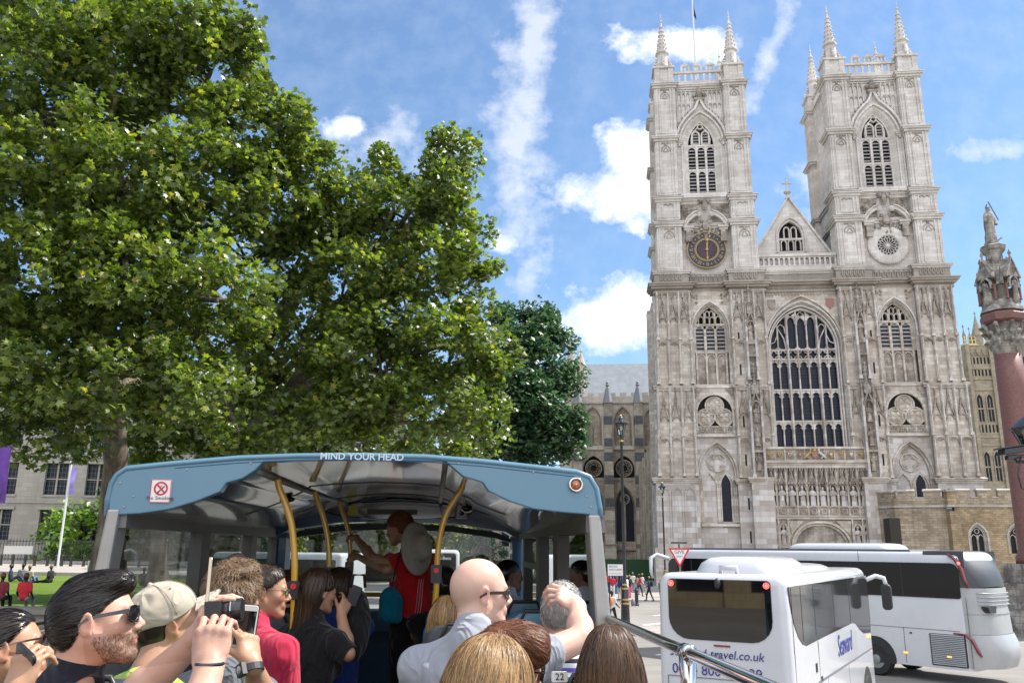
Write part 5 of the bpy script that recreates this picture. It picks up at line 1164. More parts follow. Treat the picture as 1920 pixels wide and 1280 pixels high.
def rrect(x0, x1, z0, z1, r, n=5):
    rr = r if hasattr(r, '__len__') else [r]*4; pts = []      # bl, br, tr, tl
    for (cx, cz, a0, q) in ((x0+rr[0], z0+rr[0], PI, rr[0]), (x1-rr[1], z0+rr[1], 1.5*PI, rr[1]), (x1-rr[2], z1-rr[2], 0, rr[2]), (x0+rr[3], z1-rr[3], .5*PI, rr[3])):
        for i in range(n+1): a = a0+.5*PI*i/n; pts.append((cx+q*math.cos(a), cz+q*math.sin(a)))
    return pts
def coach_body(m, L, W, zb, zt, re=.25, fr=.5, top_r=.28, rear_bulge=0.0, mi=0, roof_mi=None):
    """body built as stacked horizontal rounded outlines so corners and roof edges are curved"""
    rings = []
    hs = [(zb, 0), (zb+.1, -.0)]+[(z, 0) for z in np.linspace(zb+.3, zt-top_r, 7)]
    for z, _ in hs: rings.append((z, 0))
    for i in range(1, 6): a = .5*PI*i/5; rings.append((zt-top_r+top_r*math.sin(a), top_r*(1-math.cos(a))))
    R = []
    for z, ins in rings:
        f = (z-zb)/(zt-zb); bul = rear_bulge*(math.sin(PI*min(1, max(0, .08+.8*f)))) if rear_bulge else 0
        tumble = .05*max(0, f-.45); x = W/2-ins*.9-tumble; y0 = 0+ins; y1 = L-ins*1.3-.35*max(0, f-.35)**2
        pts = []
        def corner(cx, cy, r_, a0, n=6): 
            for i in range(n+1): a = a0+.5*PI*i/n; pts.append((cx+r_*math.cos(a), cy+r_*math.sin(a), z))
        rr = max(re-ins*.3, .08); fr_ = max(fr-ins*.3, .1)
        corner(-x+rr, y0+rr, rr, PI)
        for t in (.2, .4, .5, .6, .8): pts.append((-x+rr+(2*x-2*rr)*t, y0-bul*math.sin(PI*t)**.6, z))
        corner(x-rr, y0+rr, rr, 1.5*PI); corner(x-fr_, y1-fr_, fr_, 0); corner(-x+fr_, y1-fr_, fr_, .5*PI); R.append(pts)
    m.loft(R, True, True, mi)
def wheel(par, x, y, r=.5, side=1, w_=.3):
    o = empty('wheel', (x, y, r)); o.parent = par
    m = MB(); n = 28
    prof = [(r*.55, 0), (r*.9, -.01), (r, .05), (r, w_-.05), (r*.9, w_), (r*.55, w_)]
    m.loft([[(side*(.0-q), rr*math.cos(2*PI*i/n), rr*math.sin(2*PI*i/n)) for i in range(n)] for rr, q in prof], True, False); m.build('tyre', M_TYRE, o, auto=40)
    m = MB(); m.loft([[(side*(-.02-q), rr*math.cos(2*PI*i/n), rr*math.sin(2*PI*i/n)) for i in range(n)] for rr, q in ((r*.56, 0), (r*.5, .06), (r*.3, .08), (r*.27, -.04), (r*.12, -.06))], True, True)
    for i in range(10): a = 2*PI*i/10; m.sphere((side*-.06, r*.4*math.cos(a), r*.4*math.sin(a)), .035, 6, 4)
    m.build('rim', M_RIM, o, auto=40)
def shell_patch(poly, face, off, thick=.02):
    """polygon (u,z) extruded as a thin pane; face: ('side', x sign) or 'rear'"""
    pass
# --- near white midi coach
H1 = -rad(31)
def on_coach(p, r_): return p
c1 = empty('white_midi_coach', (4.82-1.2*math.cos(-H1), 15.1+1.2*math.sin(-H1), 0), H1, 'smaller white coach with blue lettering, its back window facing the open bus', 'coach')
m = MB(); coach_body(m, 9.1, 2.42, .35, 3.42, .16, .5, .2, 0); body = m.build('body', M_WHITE, c1, auto=45)
m = MB(); W2 = 1.195
# roof pod: broad rounded fairing
def pod(m, x0, x1, y0, y1, z0, z1, mi=0):
    R = []
    for f, ins in ((0, 0), (.35, .03), (.7, .10), (.92, .22), (1, .4)): 
        z = z0+(z1-z0)*f; pts = []; r_ = .35
        for cx, cy, a0 in ((x0+ins+r_, y0+ins+r_, PI), (x1-ins-r_, y0+ins+r_, 1.5*PI), (x1-ins-r_, y1-ins-r_, 0), (x0+ins+r_, y1-ins-r_, .5*PI)):
            for i in range(5): a = a0+.5*PI*i/4; pts.append((cx+r_*math.cos(a), cy+r_*math.sin(a), z))
        R.append(pts)
    m.loft(R, True, True, mi)
pod(m, -.72, .92, .55, 3.4, 3.3, 3.72); pod(m, -.85, .85, 3.5, 6.5, 3.3, 3.55); m.build('roof_pod', M_WHITE, c1, auto=50)
MB().tube([(-.05, .35, 3.4), (-.05, .30, 3.52), (.25, .30, 3.52), (.25, .35, 3.4)], .05, 8).build('roof_vent', M_WHITE, c1, smooth=True)
def pane(name, poly, x, par, mat, side=1, t=.03, axis='x'):
    o = MB().prism([(u, z) for u, z in poly], x-(t/2), x+(t/2), axis).build(name, mat, par, bevel=.008); return o
# rear window: polygon in (x,z) on y=0 plane
rw = rrect(-.97, .93, 2.26, 3.32, [.38, .38, .08, .08])
m = MB(); m.prism(rw, -.018, .03, 'y'); m.build('rear_window', simple('mirror_tint_glass', (.004, .0035, .003), .02, spec=.8, coat=.25), c1, bevel=.01)
for x in (-.90, .86):
    k = MB(); k.prism(circ(x, 3.235, .062, 18), -.034, -.012, 'y'); lp = k.build('marker_lamp', M_REDL, c1); MB().prism(circ(x, 3.235, .03, 12), -.04, -.03, 'y').bar(circ(x, 3.235, .048, 16), .01, -.04, -.03, closed=True).build('bulb', M_REDG, lp)
MB().sphere((.0, -.08, 3.25), (.06, .06, .1), 8, 6).build('rear_camera', M_TRIM, c1, smooth=True)
MB().prism(rrect(-.14, .16, 2.165, 2.195, .012), -.02, .0, 'y').build('brake_light', M_REDL, c1)
# side window, right
sw = [(.12, 3.22), (.18, 2.95), (.35, 2.6), (.6, 2.35), (.9, 2.2), (1.2, 2.15), (3, 2.18), (6.1, 2.22), (6.5, 2.18), (7.0, 2.0), (7.5, 1.88), (8.6, 1.82), (8.75, 2.2), (8.75, 3.05), (8.6, 3.3), (8.2, 3.36), (1.2, 3.36), (.5, 3.33)]
sw = [(u, min(z, 3.22)) for u, z in sw]
o = MB().prism(sw, 1.192, 1.208, 'x').build('side_window', M_TINT2, c1)
for u in (1.0, 2.1, 4.0, 5.9): MB().box(1.204, 1.212, u-.012, u+.012, 2.25, 3.2).build('window_joint', M_TRIM, o)
MB().prism([(-u_, z) for u_, z in []] or [(u, z) for u, z in sw], -1.208, -1.192, 'x').build('side_window', M_TINT2, c1)
m = MB(); m.prism([(2.0, 1.40), (8.5, 1.43), (8.5, 1.475), (2.0, 1.445)], 1.2, 1.216, 'x'); m.build('stripe', M_GREYL, c1)
m = MB(); m.box(1.205, 1.213, .245, .253, .5, 3.2).box(1.205, 1.213, 2.2, 2.208, .5, 2.15).box(1.205, 1.213, 2.9, 2.908, .5, 1.4).box(1.205, 1.213, 5.2, 5.206, .5, 1.4); m.build('panel_gaps', M_SEAM, c1)
MB().box(1.2, 1.222, 2.25, 2.37, 1.42, 1.50).box(1.2, 1.225, 1.85, 1.95, 1.62, 1.78).build('door_lock', M_TRIM, c1)
MB().box(1.2, 1.225, 8.3, 8.45, 1.72, 1.78).build('side_marker', M_AMB, c1)
t_ = text_mesh('lettering', 'Seaward', .62, M_NAVY, c1, (1.214, 4.95, 1.86), (PI/2, 0, PI/2), .003, shear=.25, sx=.8)
text_mesh('lettering', 'seaward-travel.co.uk', .205, M_NAVY, c1, (-.12, -.012, 2.03), (PI/2, 0, 0), .003, shear=.2)
text_mesh('lettering', '0044 800 029 39', .24, M_NAVY, c1, (-.12, -.012, 1.74), (PI/2, 0, 0), .003)
text_mesh('lettering', 'London', .34, M_NAVY, c1, (-.2, -.012, 1.42), (PI/2, 0, 0), .003, shear=.25, font_bold=.006)
k = MB(); k.bar(circ(-.1, 1.9, .13, 20), .014, -.014, .0, closed=True); k.bar([(-.1, 1.9), (-.1, 2.02)], .012, -.013, 0); k.bar([(-.1, 1.9), (-.2, 1.83)], .012, -.012, 0); k.bar([(-.1, 1.9), (.0, 1.83)], .012, -.011, 0)
for a, b in (((-1.02, 1.62), (.98, 1.62)), ((-1.02, 1.62), (-1.02, .6)), ((.98, 1.62), (.98, .6))): k.bar([a, b], .012, -.0145, 0)
k.build('badge', M_GREYL, c1)
MB().box(-1.0, -.6, -.03, 0, .75, .95).box(.6, 1.0, -.03, 0, .75, .95).build('tail_lamps', M_REDL, c1)
# cut-out look of the wheel arch: dark recess and wheel
for y in (1.9, 7.5):
    for sx in (-1, 1):
        MB().prism([(y-.62, .34)]+[(y+.62*math.cos(a), .5+.62*math.sin(a)) for a in np.linspace(PI, 0, 14)]+[(y+.62, .34)], sx*1.2, sx*1.218, 'x').build('wheel_arch', M_TRIM, c1); wheel(c1, sx*1.225, y, .47, sx)
# mirror
m = MB(); m.tube([(1.15, 8.9, 3.1), (1.35, 9.2, 3.2), (1.55, 9.25, 3.15), (1.6, 9.2, 2.95)], .06, 8); m.build('mirror_arm', M_WHITE, c1, smooth=True); MB().prism(rrect(1.47, 1.72, 2.35, 3.0, .1), 9.12, 9.26, 'y').build('mirror', M_TRIM, c1, bevel=.03)
# --- far white coach with slate tail
H2 = rad(40); r2 = Vector((math.cos(-rad(40)), -math.sin(-rad(40)))); 
c2 = empty('long_white_coach', (13.68+math.cos(rad(40))*1.25, 26.0+math.sin(rad(40))*1.25, 0), H2, 'long white touring coach with dark windows and a grey rounded tail, behind the smaller coach', 'coach')
m = MB(); L2 = 11.6; coach_body(m, L2, 2.5, .42, 3.84, .22, .6, .24, .0); m.build('body', M_WHITE, c2, auto=45)
# bulging tail: slate above, silver below
def tail(z0, z1, bul, mat, name, ins=.0, n=8):
    R = []
    for i in range(n+1):
        f = i/n; z = z0+(z1-z0)*f; g = bul(f); pts = []
        for j in range(17): t = -1+2*j/16; pts.append((t*(1.235-ins), -.02-g*(1-abs(t)**3.2), z))
        pts += [(1.235-ins, .35, z), (-1.235+ins, .35, z)]; R.append(pts)
    MB().loft(R, True, True).build(name, mat, c2, auto=60)
tail(.5, 1.45, lambda f: .55+.15*math.sin(PI*f), M_SILV, 'rear_bumper')
tail(1.46, 2.02, lambda f: .52-.04*f, M_SILV, 'engine_cover'); tail(2.03, 2.78, lambda f: .50-.05*f, M_SILV, 'engine_grille_panel')
R = []
for i in range(11):
    f = i/10; z = 2.79+(1.07)*math.sin(f*PI/2*.98); back = .46*math.cos(f*PI/2)-.05-.9*(1-math.cos(f*PI/2)); pts = []
    for j in range(17): t = -1+2*j/16; pts.append((t*(1.235-.10*f*f), -back*(1-abs(t)**3.0)-.02+(.9*f**2.5)*abs(t)**3*0, z+0.03*(1-t*t)))
    pts += [(1.235-.10*f*f, 1.2, z), (-1.235+.10*f*f, 1.2, z)]; R.append(pts)
MB().loft(R, True, True).build('rear_dome', M_SLATE, c2, auto=60)
m = MB()
for i in range(4):
    z = 2.3+.11*i; m.tube([(x, -.02-(.50)*(1-abs(x/1.235)**3.2), z) for x in np.linspace(-1.05, 1.05, 15)], .018, 6)
m.build('tail_louvre', M_SILV, c2, smooth=True)
MB().prism([(-.9, 2.08), (.9, 2.08), (1.05, 2.26), (-1.05, 2.26)], -.49, -.3, 'y').build('rear_grille', M_TRIM, c2)
for s_ in (-1, 1):
    m = MB(); path = [(s_*1.25, .42, 3.76), (s_*1.262, .20, 3.62), (s_*1.262, .06, 3.35), (s_*1.25, .0, 3.0), (s_*1.22, -.09, 2.8)]; m.tube(path, [.04, .06, .065, .055, .03], 8); k = m.build('tail_strip', M_REDL, c2, smooth=True)
    MB().sphere((s_*1.3, .10, 3.5), (.04, .05, .05), 8, 6).build('lit_lamp', M_REDG, k)
    m = MB(); m.tube([(s_*1.255, .50, 1.46), (s_*1.262, .15, 1.44), (s_*1.245, -.02, 1.3), (s_*1.2, -.14, .98), (s_*1.16, -.2, .85)], [.02, .035, .05, .05, .03], 8); m.build('tail_lamp', M_REDL, c2, smooth=True)
gw = rrect(.16, L2-.25, 2.46, 3.5, [.08, .3, .3, .22]); x = -1.262
o = MB().prism(gw, x-.006, x+.02, 'x').build('side_window', M_TINT, c2)
for u in (1.9, 3.6, 5.3, 7.0, 8.7, 10.2): MB().box(x-.009, x-.003, u-.012, u+.012, 2.5, 3.46).build('window_joint', M_TRIM, o)
MB().prism(gw, 1.242, 1.268, 'x').build('side_window', M_TINT, c2)
m = MB(); m.box(x+.0, x+.012, .02, .028, .5, 2.5).box(x, x+.012, 2.0, 2.008, .5, 1.52).box(x, x+.012, 3.7, 3.708, .5, 1.54).box(x, x+.012, 6.2, 6.208, .5, 1.54).box(x, x+.012, 8.6, 8.608, .5, 1.54).box(x, x+.012, 0.3, L2-1, 1.52, 1.53).box(-1.245, -1.235, 3.3, 3.31, 3.52, 3.82); m.build('panel_gaps', M_SEAM, c2)
m = MB(); m.prism(rrect(.16, 1.22, .5, 1.42, .03), x-.004, x+.02, 'x'); k = m.build('side_grille', M_TRIM, c2)
m = MB()
for i in range(17): z = .55+i*.052; m.add([(x-.006, .2, z), (x-.006, 1.18, z), (x-.03, 1.18, z-.012), (x-.03, .2, z-.012), (x-.006, .2, z+.022), (x-.006, 1.18, z+.022)], [(0, 1, 2, 3), (3, 2, 5, 4)])
m.build('slats', M_SILV, k)
MB().box(x-.01, x+.01, 1.95, 2.07, .76, .8).box(x-.035, x, .62, .74, .76, .8).build('side_marker', M_AMB, c2); MB().box(x-.012, x+.01, 1.75, 1.82, 1.36, 1.40).build('fuel_lock', M_TRIM, c2)
MB().box(-1.1, 1.1, 1.6, L2-.7, 3.80, 3.9, 0, .1, .1).build('roof_rail', M_SLATE, c2)
m = MB(); pod(m, -.85, .85, 2.4, 6.3, 3.82, 4.1); m.build('air_conditioner', M_WHITE, c2, auto=50)
for y in (2.98, 9.0):
    for sx in (-1, 1):
        MB().prism([(y-.64, .4)]+[(y+.66*math.cos(a), .52+.68*math.sin(a)) for a in np.linspace(PI, 0, 14)]+[(y+.66, .4)], sx*1.243, sx*1.262, 'x').build('wheel_arch', M_TRIM, c2); wheel(c2, sx*1.27, y, .5, sx)
m = MB(); m.tube([(-1.1, L2-.2, 3.45), (-1.35, L2+.25, 3.62), (-1.62, L2+.35, 3.5), (-1.68, L2+.3, 2.95), (-1.6, L2+.28, 2.7)], [.08, .09, .09, .07, .05], 8); m.build('mirror_arm', M_WHITE, c2, smooth=True)
# pale headrests seen through the dark glass: seats stand against it
# --- white coach ahead with black lettering
pc_ = at_y(795, 1030, 34)
c3 = empty('coach_ahead', (pc_.x+.2, 34, 0), rad(7), 'white coach with black lettering across its tail, seen through the bus windscreen', 'coach')
m = MB(); coach_body(m, 10, 2.5, .4, 3.75, .14, .5, .18, 0); m.build('body', M_WHITE, c3, auto=45)
MB().prism(rrect(-1.08, 1.08, 2.42, 3.62, [.15, .15, .1, .1]), -.02, .03, 'y').build('rear_window', M_TINT, c3)
text_mesh('lettering', 'EXETERA', .46, M_TRIM, c3, (.0, -.012, 2.05), (PI/2, 0, 0), .004, shear=.25, font_bold=.012); text_mesh('lettering', 'Mercedes-Benz', .17, M_WHITE, c3, (.35, -.028, 3.42), (PI/2, 0, 0), .004, font_bold=.004)
k = MB(); k.add([(-.1, -.016, 1.68), (.75, -.016, 1.60), (1.05, -.016, 1.72), (.7, -.016, 1.66)], [(0, 1, 2, 3)]); k.build('swoosh', simple('teal_swoosh', (.05, .28, .30), .5), c3)
k = MB(); k.bar(rrect(-1.05, .85, 1.0, 1.42, .08), .02, -.014, 0, closed=True); k.build('panel_outline', M_GREYL, c3); text_mesh('lettering', 'ON TOUR  DAILY  UK', .13, M_TRIM, c3, (-.1, -.014, 1.25), (PI/2, 0, 0), .003)
m = MB(); pod(m, -.9, .1, 1, 3, 3.72, 4.0); m.build('air_conditioner', M_WHITE, c3, auto=50)
MB().prism(rrect(.2, 9.5, 2.3, 3.45, .1), -1.262, -1.24, 'x').build('side_window', M_TINT, c3)
for y in (2.5, 8.3): wheel(c3, -1.26, y, .48, -1); wheel(c3, 1.26, y, .48, 1)
MB().box(.0, .16, -.035, -.02, 2.85, 3.15).build('yellow_sticker', simple('sticker_yellow', (.8, .7, .12), .5), c3)
c4 = None
pq = at_y(665, 1030, 46); c4 = empty('silver_coach', (pq.x, 46, 0), rad(66), 'silver grey coach standing side-on behind the street pedestrians, seen past the guide', 'coach')
m = MB(); coach_body(m, 9, 2.5, .4, 3.5, .2, .5, .2, 0); m.build('body', simple('silver_paint', (.42, .44, .46), .35, vary=.1, coat=.6, scale=3), c4, auto=45); MB().prism(rrect(.3, 8.6, 1.9, 3.15, .1), -1.262, -1.24, 'x').build('side_window', M_TINT2, c4)
for y in (2.2, 7.3): wheel(c4, -1.26, y, .48, -1)
# ------------------------------------------------------------------ the open-top bus we sit on
BA = rad(4.6); _br = Vector((math.cos(BA), math.sin(BA), 0)); _bf = Vector((-math.sin(BA), math.cos(BA), 0))
def bpt(px, py, by): d = ray(px, py); p = d*(by/d.dot(_bf)); return (p.dot(_br), p.z+CAMZ)
def B3(px, py, by): x, z = bpt(px, py, by); return Vector((x, by, z))
bus = empty('open_top_bus', (0, 0, 0), BA, 'pale blue open top tour bus with a half canopy over its front seats', 'bus')
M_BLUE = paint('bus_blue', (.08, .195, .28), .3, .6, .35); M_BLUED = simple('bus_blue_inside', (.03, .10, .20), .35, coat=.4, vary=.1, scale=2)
M_ALU = simple('satin_aluminium', (.36, .345, .33), .42, metal=.55, vary=.1, scale=4); M_GREYP = simple('grey_pillar', (.16, .15, .145), .5, vary=.1, scale=5)
M_CEIL = simple('glossy_ceiling', (.075, .068, .06), .14, coat=.6, vary=.3, scale=1.2, spec=.8); M_YEL = simple('yellow_pole', (.62, .33, .015), .22, coat=.8); M_CHR = simple('chrome', (.62, .60, .58), .12, metal=1)
M_GLS = glass('bus_side_glass', (.34, .37, .37)); M_GLF = glass('bus_windscreen', (.80, .84, .82)); M_BLACKG = simple('black_gloss', (.006, .006, .008), .12, coat=.8); M_FLOOR = simple('bus_floor', (.035, .035, .04), .7, vary=.2, scale=20)
M_SEATB = simple('seat_shell_blue', (.07, .19, .28), .4, vary=.08, scale=4); M_SEATD = simple('seat_charcoal', (.035, .04, .05), .5, vary=.3, scale=30); M_GRIP = simple('grip_black', (.02, .02, .022), .4); M_LETW = simple('pale_lettering', (.55, .66, .75), .5)
YR, YF = 4.39, 8.70; FZ = 2.40
outer = [(195, 1010), (203, 960), (205, 930), (212, 902), (222, 886), (240, 874), (330, 865), (450, 855), (560, 851), (680, 850), (800, 853), (900, 861), (1000, 872), (1080, 881), (1104, 890), (1117, 912), (1123, 945), (1125, 965)]
lower = [(1125, 968), (1098, 964), (1050, 960), (999, 954), (955, 940), (916, 921), (905, 905), (890, 900), (869, 894), (850, 878), (836, 866), (760, 864), (660, 862), (560, 864), (496, 866), (480, 882), (457, 897), (440, 902), (426, 906), (415, 922), (370, 940), (320, 955), (262, 963), (225, 965), (222, 1010)]
lower = lower[:-1]; outer = [(203, 962)]+outer[2:]
OB = [bpt(px, py, YR) for px, py in outer]; LBp = [bpt(px, py, YR) for px, py in lower]
m = MB(); m.prism(OB+LBp, YR-.02, YR+.05, 'y'); end = m.build('canopy_end_panel', M_BLUE, bus, bevel=.006)
# roof skin: outer outline lofted to the front, with a rounded nose; a rolled lip at the rear edge
def rshift(pts, y, dz, k=1.0): return [(-.42+(x+.42)*k, y, z+dz*(1 if z > 4.05 else .3)) for x, z in pts]
m = MB(); m.loft([rshift(OB, YR-.02, 0), rshift(OB, 5.5, .015), rshift(OB, 7, .0), rshift(OB, 8.2, .03, .985), rshift(OB, 8.75, -.06, .96)], False, False); m.build('roof', M_BLUE, bus, smooth=True)
m = MB(); m.tube([(x, YR-.012, z-.012) for x, z in OB], .016, 8); m.build('roof_lip', M_BLUE, bus, smooth=True)
SE = [bpt(px, py+13, YR) for px, py in outer[5:-4]]; m = MB(); m.tube([(x, YR-.0205, z) for x, z in SE], .0022, 4); m.build('panel_seam', M_BLUED, bus)
for px, py in ((232, 950), (250, 930), (225, 905), (1108, 950), (1100, 930), (1000, 885), (860, 868), (470, 868), (350, 880)): q = B3(px, py, YR-.022); MB().sphere((q.x, q.y, q.z), (.006, .003, .006), 8, 4).build('bolt', M_ALU, bus)
# ceiling liner: from the cut edge to the front header
fr_l = [bpt(px, py, 8.45) for px, py in lower]; n_ = len(LBp)
F_ = []
for (x, z) in LBp:
    t = (x+.42)/1.24; zz = 4.31-.33*abs(t)**2.0; F_.append((-.42+(x+.42)*.93, zz))
rings = []
for k in range(9):
    f = k/8; y = YR+.04+(8.35-YR-.04)*f; e = min(1, f*1.15)
    rings.append([(LBp[i][0]*(1-e)+F_[i][0]*e, y, LBp[i][1]*(1-e)+F_[i][1]*e-.0-.012*math.sin(PI*f)) for i in range(n_)])
m = MB(); m.loft(rings, False, False); ce = m.build('ceiling_liner', M_CEIL, bus, smooth=True)
m = MB()
for i in (10, 15): m.tube([rings[k][i] for k in range(9)], .018, 6)
for k in (3, 6): m.tube([(p[0], p[1], p[2]-.002) for p in rings[k][3:22]], .004, 4)
m.build('ceiling_trim', M_GREYP, bus, smooth=True)
m = MB(); q = rings[3][18]; m.sphere((q[0], q[1], q[2]-.01), (.07, .07, .025), 10, 6); q = rings[5][5]; m.sphere((q[0], q[1]+.2, q[2]-.02), (.05, .05, .03), 10, 6); m.build('ceiling_lamp', M_BLACKG, bus, smooth=True)
# front header with dark display and sticker
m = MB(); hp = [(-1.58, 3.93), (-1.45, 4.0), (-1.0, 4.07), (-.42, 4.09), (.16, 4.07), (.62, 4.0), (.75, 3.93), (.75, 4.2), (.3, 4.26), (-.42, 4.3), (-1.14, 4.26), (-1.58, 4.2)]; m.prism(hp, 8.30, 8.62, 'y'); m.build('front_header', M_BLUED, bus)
m = MB(); m.prism([(-.42+.72*math.cos(a), 4.185+.095*math.sin(a)*(1 if math.sin(a) > 0 else .9)) for a in np.linspace(0, 2*PI, 33)[:-1]], 8.26, 8.32, 'y'); m.build('display_panel', M_BLACKG, bus, bevel=.01)
MB().box(-.90, -.81, 8.25, 8.262, 4.14, 4.23).build('yellow_sticker', bpy.data.materials['sticker_yellow'], bus)
MB().prism(rrect(-.72, -.24, 4.15, 4.20, .01), 8.25, 8.262, 'y').build('dark_label', M_GREYP, bus)
m = MB(); cc = B3(865, 961, 7.9); m.box(cc.x-.05, cc.x+.06, 7.9, 8.0, cc.z-.05, cc.z+.09); m.lathe([(.0, 0), (.03, 0)], (cc.x, 7.88, cc.z), 4); m.build('camera_box', M_ALU, bus, bevel=.02); MB().prism(circ(cc.x, cc.z, .028, 16), 7.86, 7.9, 'y').build('camera_lens', M_BLACKG, bus)
# windscreen and its frame
ws = [(-1.50, 3.22), (.70, 3.22), (.74, 3.90), (.55, 3.97), (.1, 4.03), (-.42, 4.05), (-.95, 4.03), (-1.4, 3.97), (-1.58, 3.90)]
MB().add([(x, YF, z) for x, z in ws], [tuple(range(len(ws)))]).build('windscreen', M_GLF, bus)
m = MB(); m.bar(ws, .06, YF-.04, YF+.04, closed=True); m.build('windscreen_frame', M_TRIM, bus)
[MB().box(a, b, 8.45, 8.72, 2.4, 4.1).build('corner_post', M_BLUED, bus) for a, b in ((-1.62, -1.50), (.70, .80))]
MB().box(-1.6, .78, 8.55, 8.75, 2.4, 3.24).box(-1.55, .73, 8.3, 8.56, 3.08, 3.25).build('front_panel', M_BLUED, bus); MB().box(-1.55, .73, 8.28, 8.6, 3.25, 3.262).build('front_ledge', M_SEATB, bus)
MB().tube([(-1.5, 8.45, 3.40), (.7, 8.45, 3.40)], .022, 8).build('front_rail', M_YEL, bus, smooth=True)
# side frames
def side(sx, ys, x):
    d = .06*sx
    MB().box(x-.05, x+.05, YR, YF, 3.93, 4.02).build('side_header', M_GREYP, bus)
    MB().box(x-.045, x+.045, YR, YF, 3.05, 3.22).build('side_sill', M_GREYP, bus)
    for y, w_ in ys: MB().box(x-.04, x+.04, y-w_/2, y+w_/2, 3.2, 3.95).build('window_pillar', M_GREYP, bus)
    yy = [y for y, _ in ys]
    MB().add([(x, YR, 3.2), (x, YF-.3, 3.2), (x, YF-.3, 3.95), (x, YR, 3.95)], [(0, 1, 2, 3)]).build('side_glass', M_GLS, bus)
side(-1, ((5.92, .2), (7.42, .2), (8.45, .12)), -1.62); side(1, ((5.70, .22), (6.75, .2), (7.9, .12)), .80)
MB().box(-1.66, -1.58, 7.5, 8.4, 3.62, 3.68).box(.76, .84, 6.85, 7.85, 3.68, 3.73).build('opening_light_bar', M_GREYP, bus)
for sx, xa, xb in ((-1, -1.60, -1.66), (1, .755, .82)):
    m = MB(); ft = sx*.05
    m.loft([[(xa, YR-.03, 4.02), (xb+0*ft, YR-.03, 4.02), (xb, YR+.12, 4.02), (xa, YR+.12, 4.02)], [(xa+ft*.8, YR-.03, 3.3), (xb+ft*1.3, YR-.03, 3.3), (xb+ft*1.3, YR+.12, 3.3), (xa+ft*.8, YR+.12, 3.3)], [(xa+ft, YR-.03, 2.4), (xb+ft*1.6, YR-.03, 2.4), (xb+ft*1.6, YR+.12, 2.4), (xa+ft, YR+.12, 2.4)]], True, True)
    m.build('rear_post', M_ALU, bus, bevel=.012)
# no smoking sign, lamp, lettering
x0, z0 = bpt(283, 942, YR); x1, z1 = bpt(326, 899, YR)
m = MB(); m.prism(rrect(x0, x1, z0, z1, .008), YR-.028, YR-.0195, 'y'); sg = m.build('no_smoking_sign', simple('sign_white', (.75, .75, .74), .4), bus)
M_SRED = simple('sign_red', (.62, .02, .03), .4); cx, cz_ = (x0+x1)/2, z0+(z1-z0)*.60; R_ = (x1-x0)*.30
m = MB(); m.bar(rrect(x0+.002, x1-.002, z0+.002, z1-.002, .008), .003, YR-.0295, YR-.028, closed=True); m.bar(circ(cx, cz_, R_, 32), .0085, YR-.0300, YR-.028, closed=True); m.bar([(cx-R_*.7, cz_+R_*.7), (cx+R_*.7, cz_-R_*.7)], .0085, YR-.0305, YR-.028); m.build('red_ring', M_SRED, sg)
m = MB(); m.bar([(cx-.012, cz_-.018), (cx+.018, cz_+.012)], .006, YR-.029, YR-.028); m.bar([(cx-.005, cz_+.004), (cx+.004, cz_+.016)], .003, YR-.0292, YR-.028); m.prism(circ(cx-.012, cz_-.019, .005, 8), YR-.0291, YR-.028, 'y'); m.build('cigarette', M_TRIM, sg)
text_mesh('lettering', 'No Smoking', .026, M_TRIM, sg, (cx, YR-.029, z0+.022), (PI/2, 0, 0), .0005)
xa, za = bpt(680, 857.5, YR); text_mesh('lettering', 'MIND YOUR HEAD', .048, M_LETW, bus, (xa, YR-.032, za), (PI/2, 0, 0), .0008, sx=1.05, font_bold=.0008)
lx, lz = bpt(1078, 909, YR)
m = MB(); m.loft([[(lx+r_*math.cos(a), y, lz+r_*math.sin(a)) for a in np.linspace(0, 2*PI, 25)[:-1]] for r_, y in ((.040, YR-.02), (.040, YR-.036), (.033, YR-.044), (.027, YR-.036))], True, False); lp = m.build('lamp_bezel', M_CHR, bus, smooth=True); MB().sphere((lx, YR-.03, lz), (.026, .014, .026), 14, 8).build('amber_lens', simple('amber_lens', (.38, .10, .02), .15, coat=1), lp, smooth=True); MB().sphere((lx, YR-.044, lz), (.006, .005, .006), 8, 6).build('lens_stud', M_CHR, lp)
# yellow poles
def pole(pts, by, label=None, r=.019, box=None):
    P_ = [B3(px, py, by) for px, py in pts]; Q = []
    for i in range(len(P_)-1):
        a = P_[max(i-1, 0)]; b = P_[i]; c_ = P_[i+1]; d = P_[min(i+2, len(P_)-1)]
        for t in np.linspace(0, 1, 6)[:-1]: Q.append(.5*((2*b)+(c_-a)*t+(2*a-5*b+4*c_-d)*t*t+(3*b-a-3*c_+d)*t**3))
    Q.append(P_[-1]); Q.append(Vector((P_[-1].x, by, FZ))); m = MB(); m.tube(Q, r, 12); o = m.build('yellow_pole', M_YEL, bus, smooth=True)
    if box:
        a = B3(*box[0], by); b = B3(*box[1], by); c_ = (a+b)/2; MB().prism(rrect(-.032, .032, min(a.z, b.z), max(a.z, b.z), .01), -.035, .03, 'y').build('bell_box', M_GRIP, o).location = (c_.x, by, 0)
        MB().prism(circ(0, 0, .016, 14), -.045, -.035, 'y').build('stop_button', M_SRED, o).location = (c_.x, by, (a.z+b.z)/2+.02)
    return o
pole([(521, 898), (524, 915), (536, 945), (547, 985), (552, 1040), (552, 1100), (550, 1165)], 4.8, box=((545, 1088), (559, 1122)))
pole([(591, 922), (594, 935), (605, 965), (613, 1000), (617, 1040), (616, 1100)], 5.9, box=((606, 1062), (620, 1095)))
pole([(636, 940), (639, 950), (648, 975), (655, 1005), (657, 1060), (656, 1110)], 7.0, box=((650, 1052), (660, 1075)))
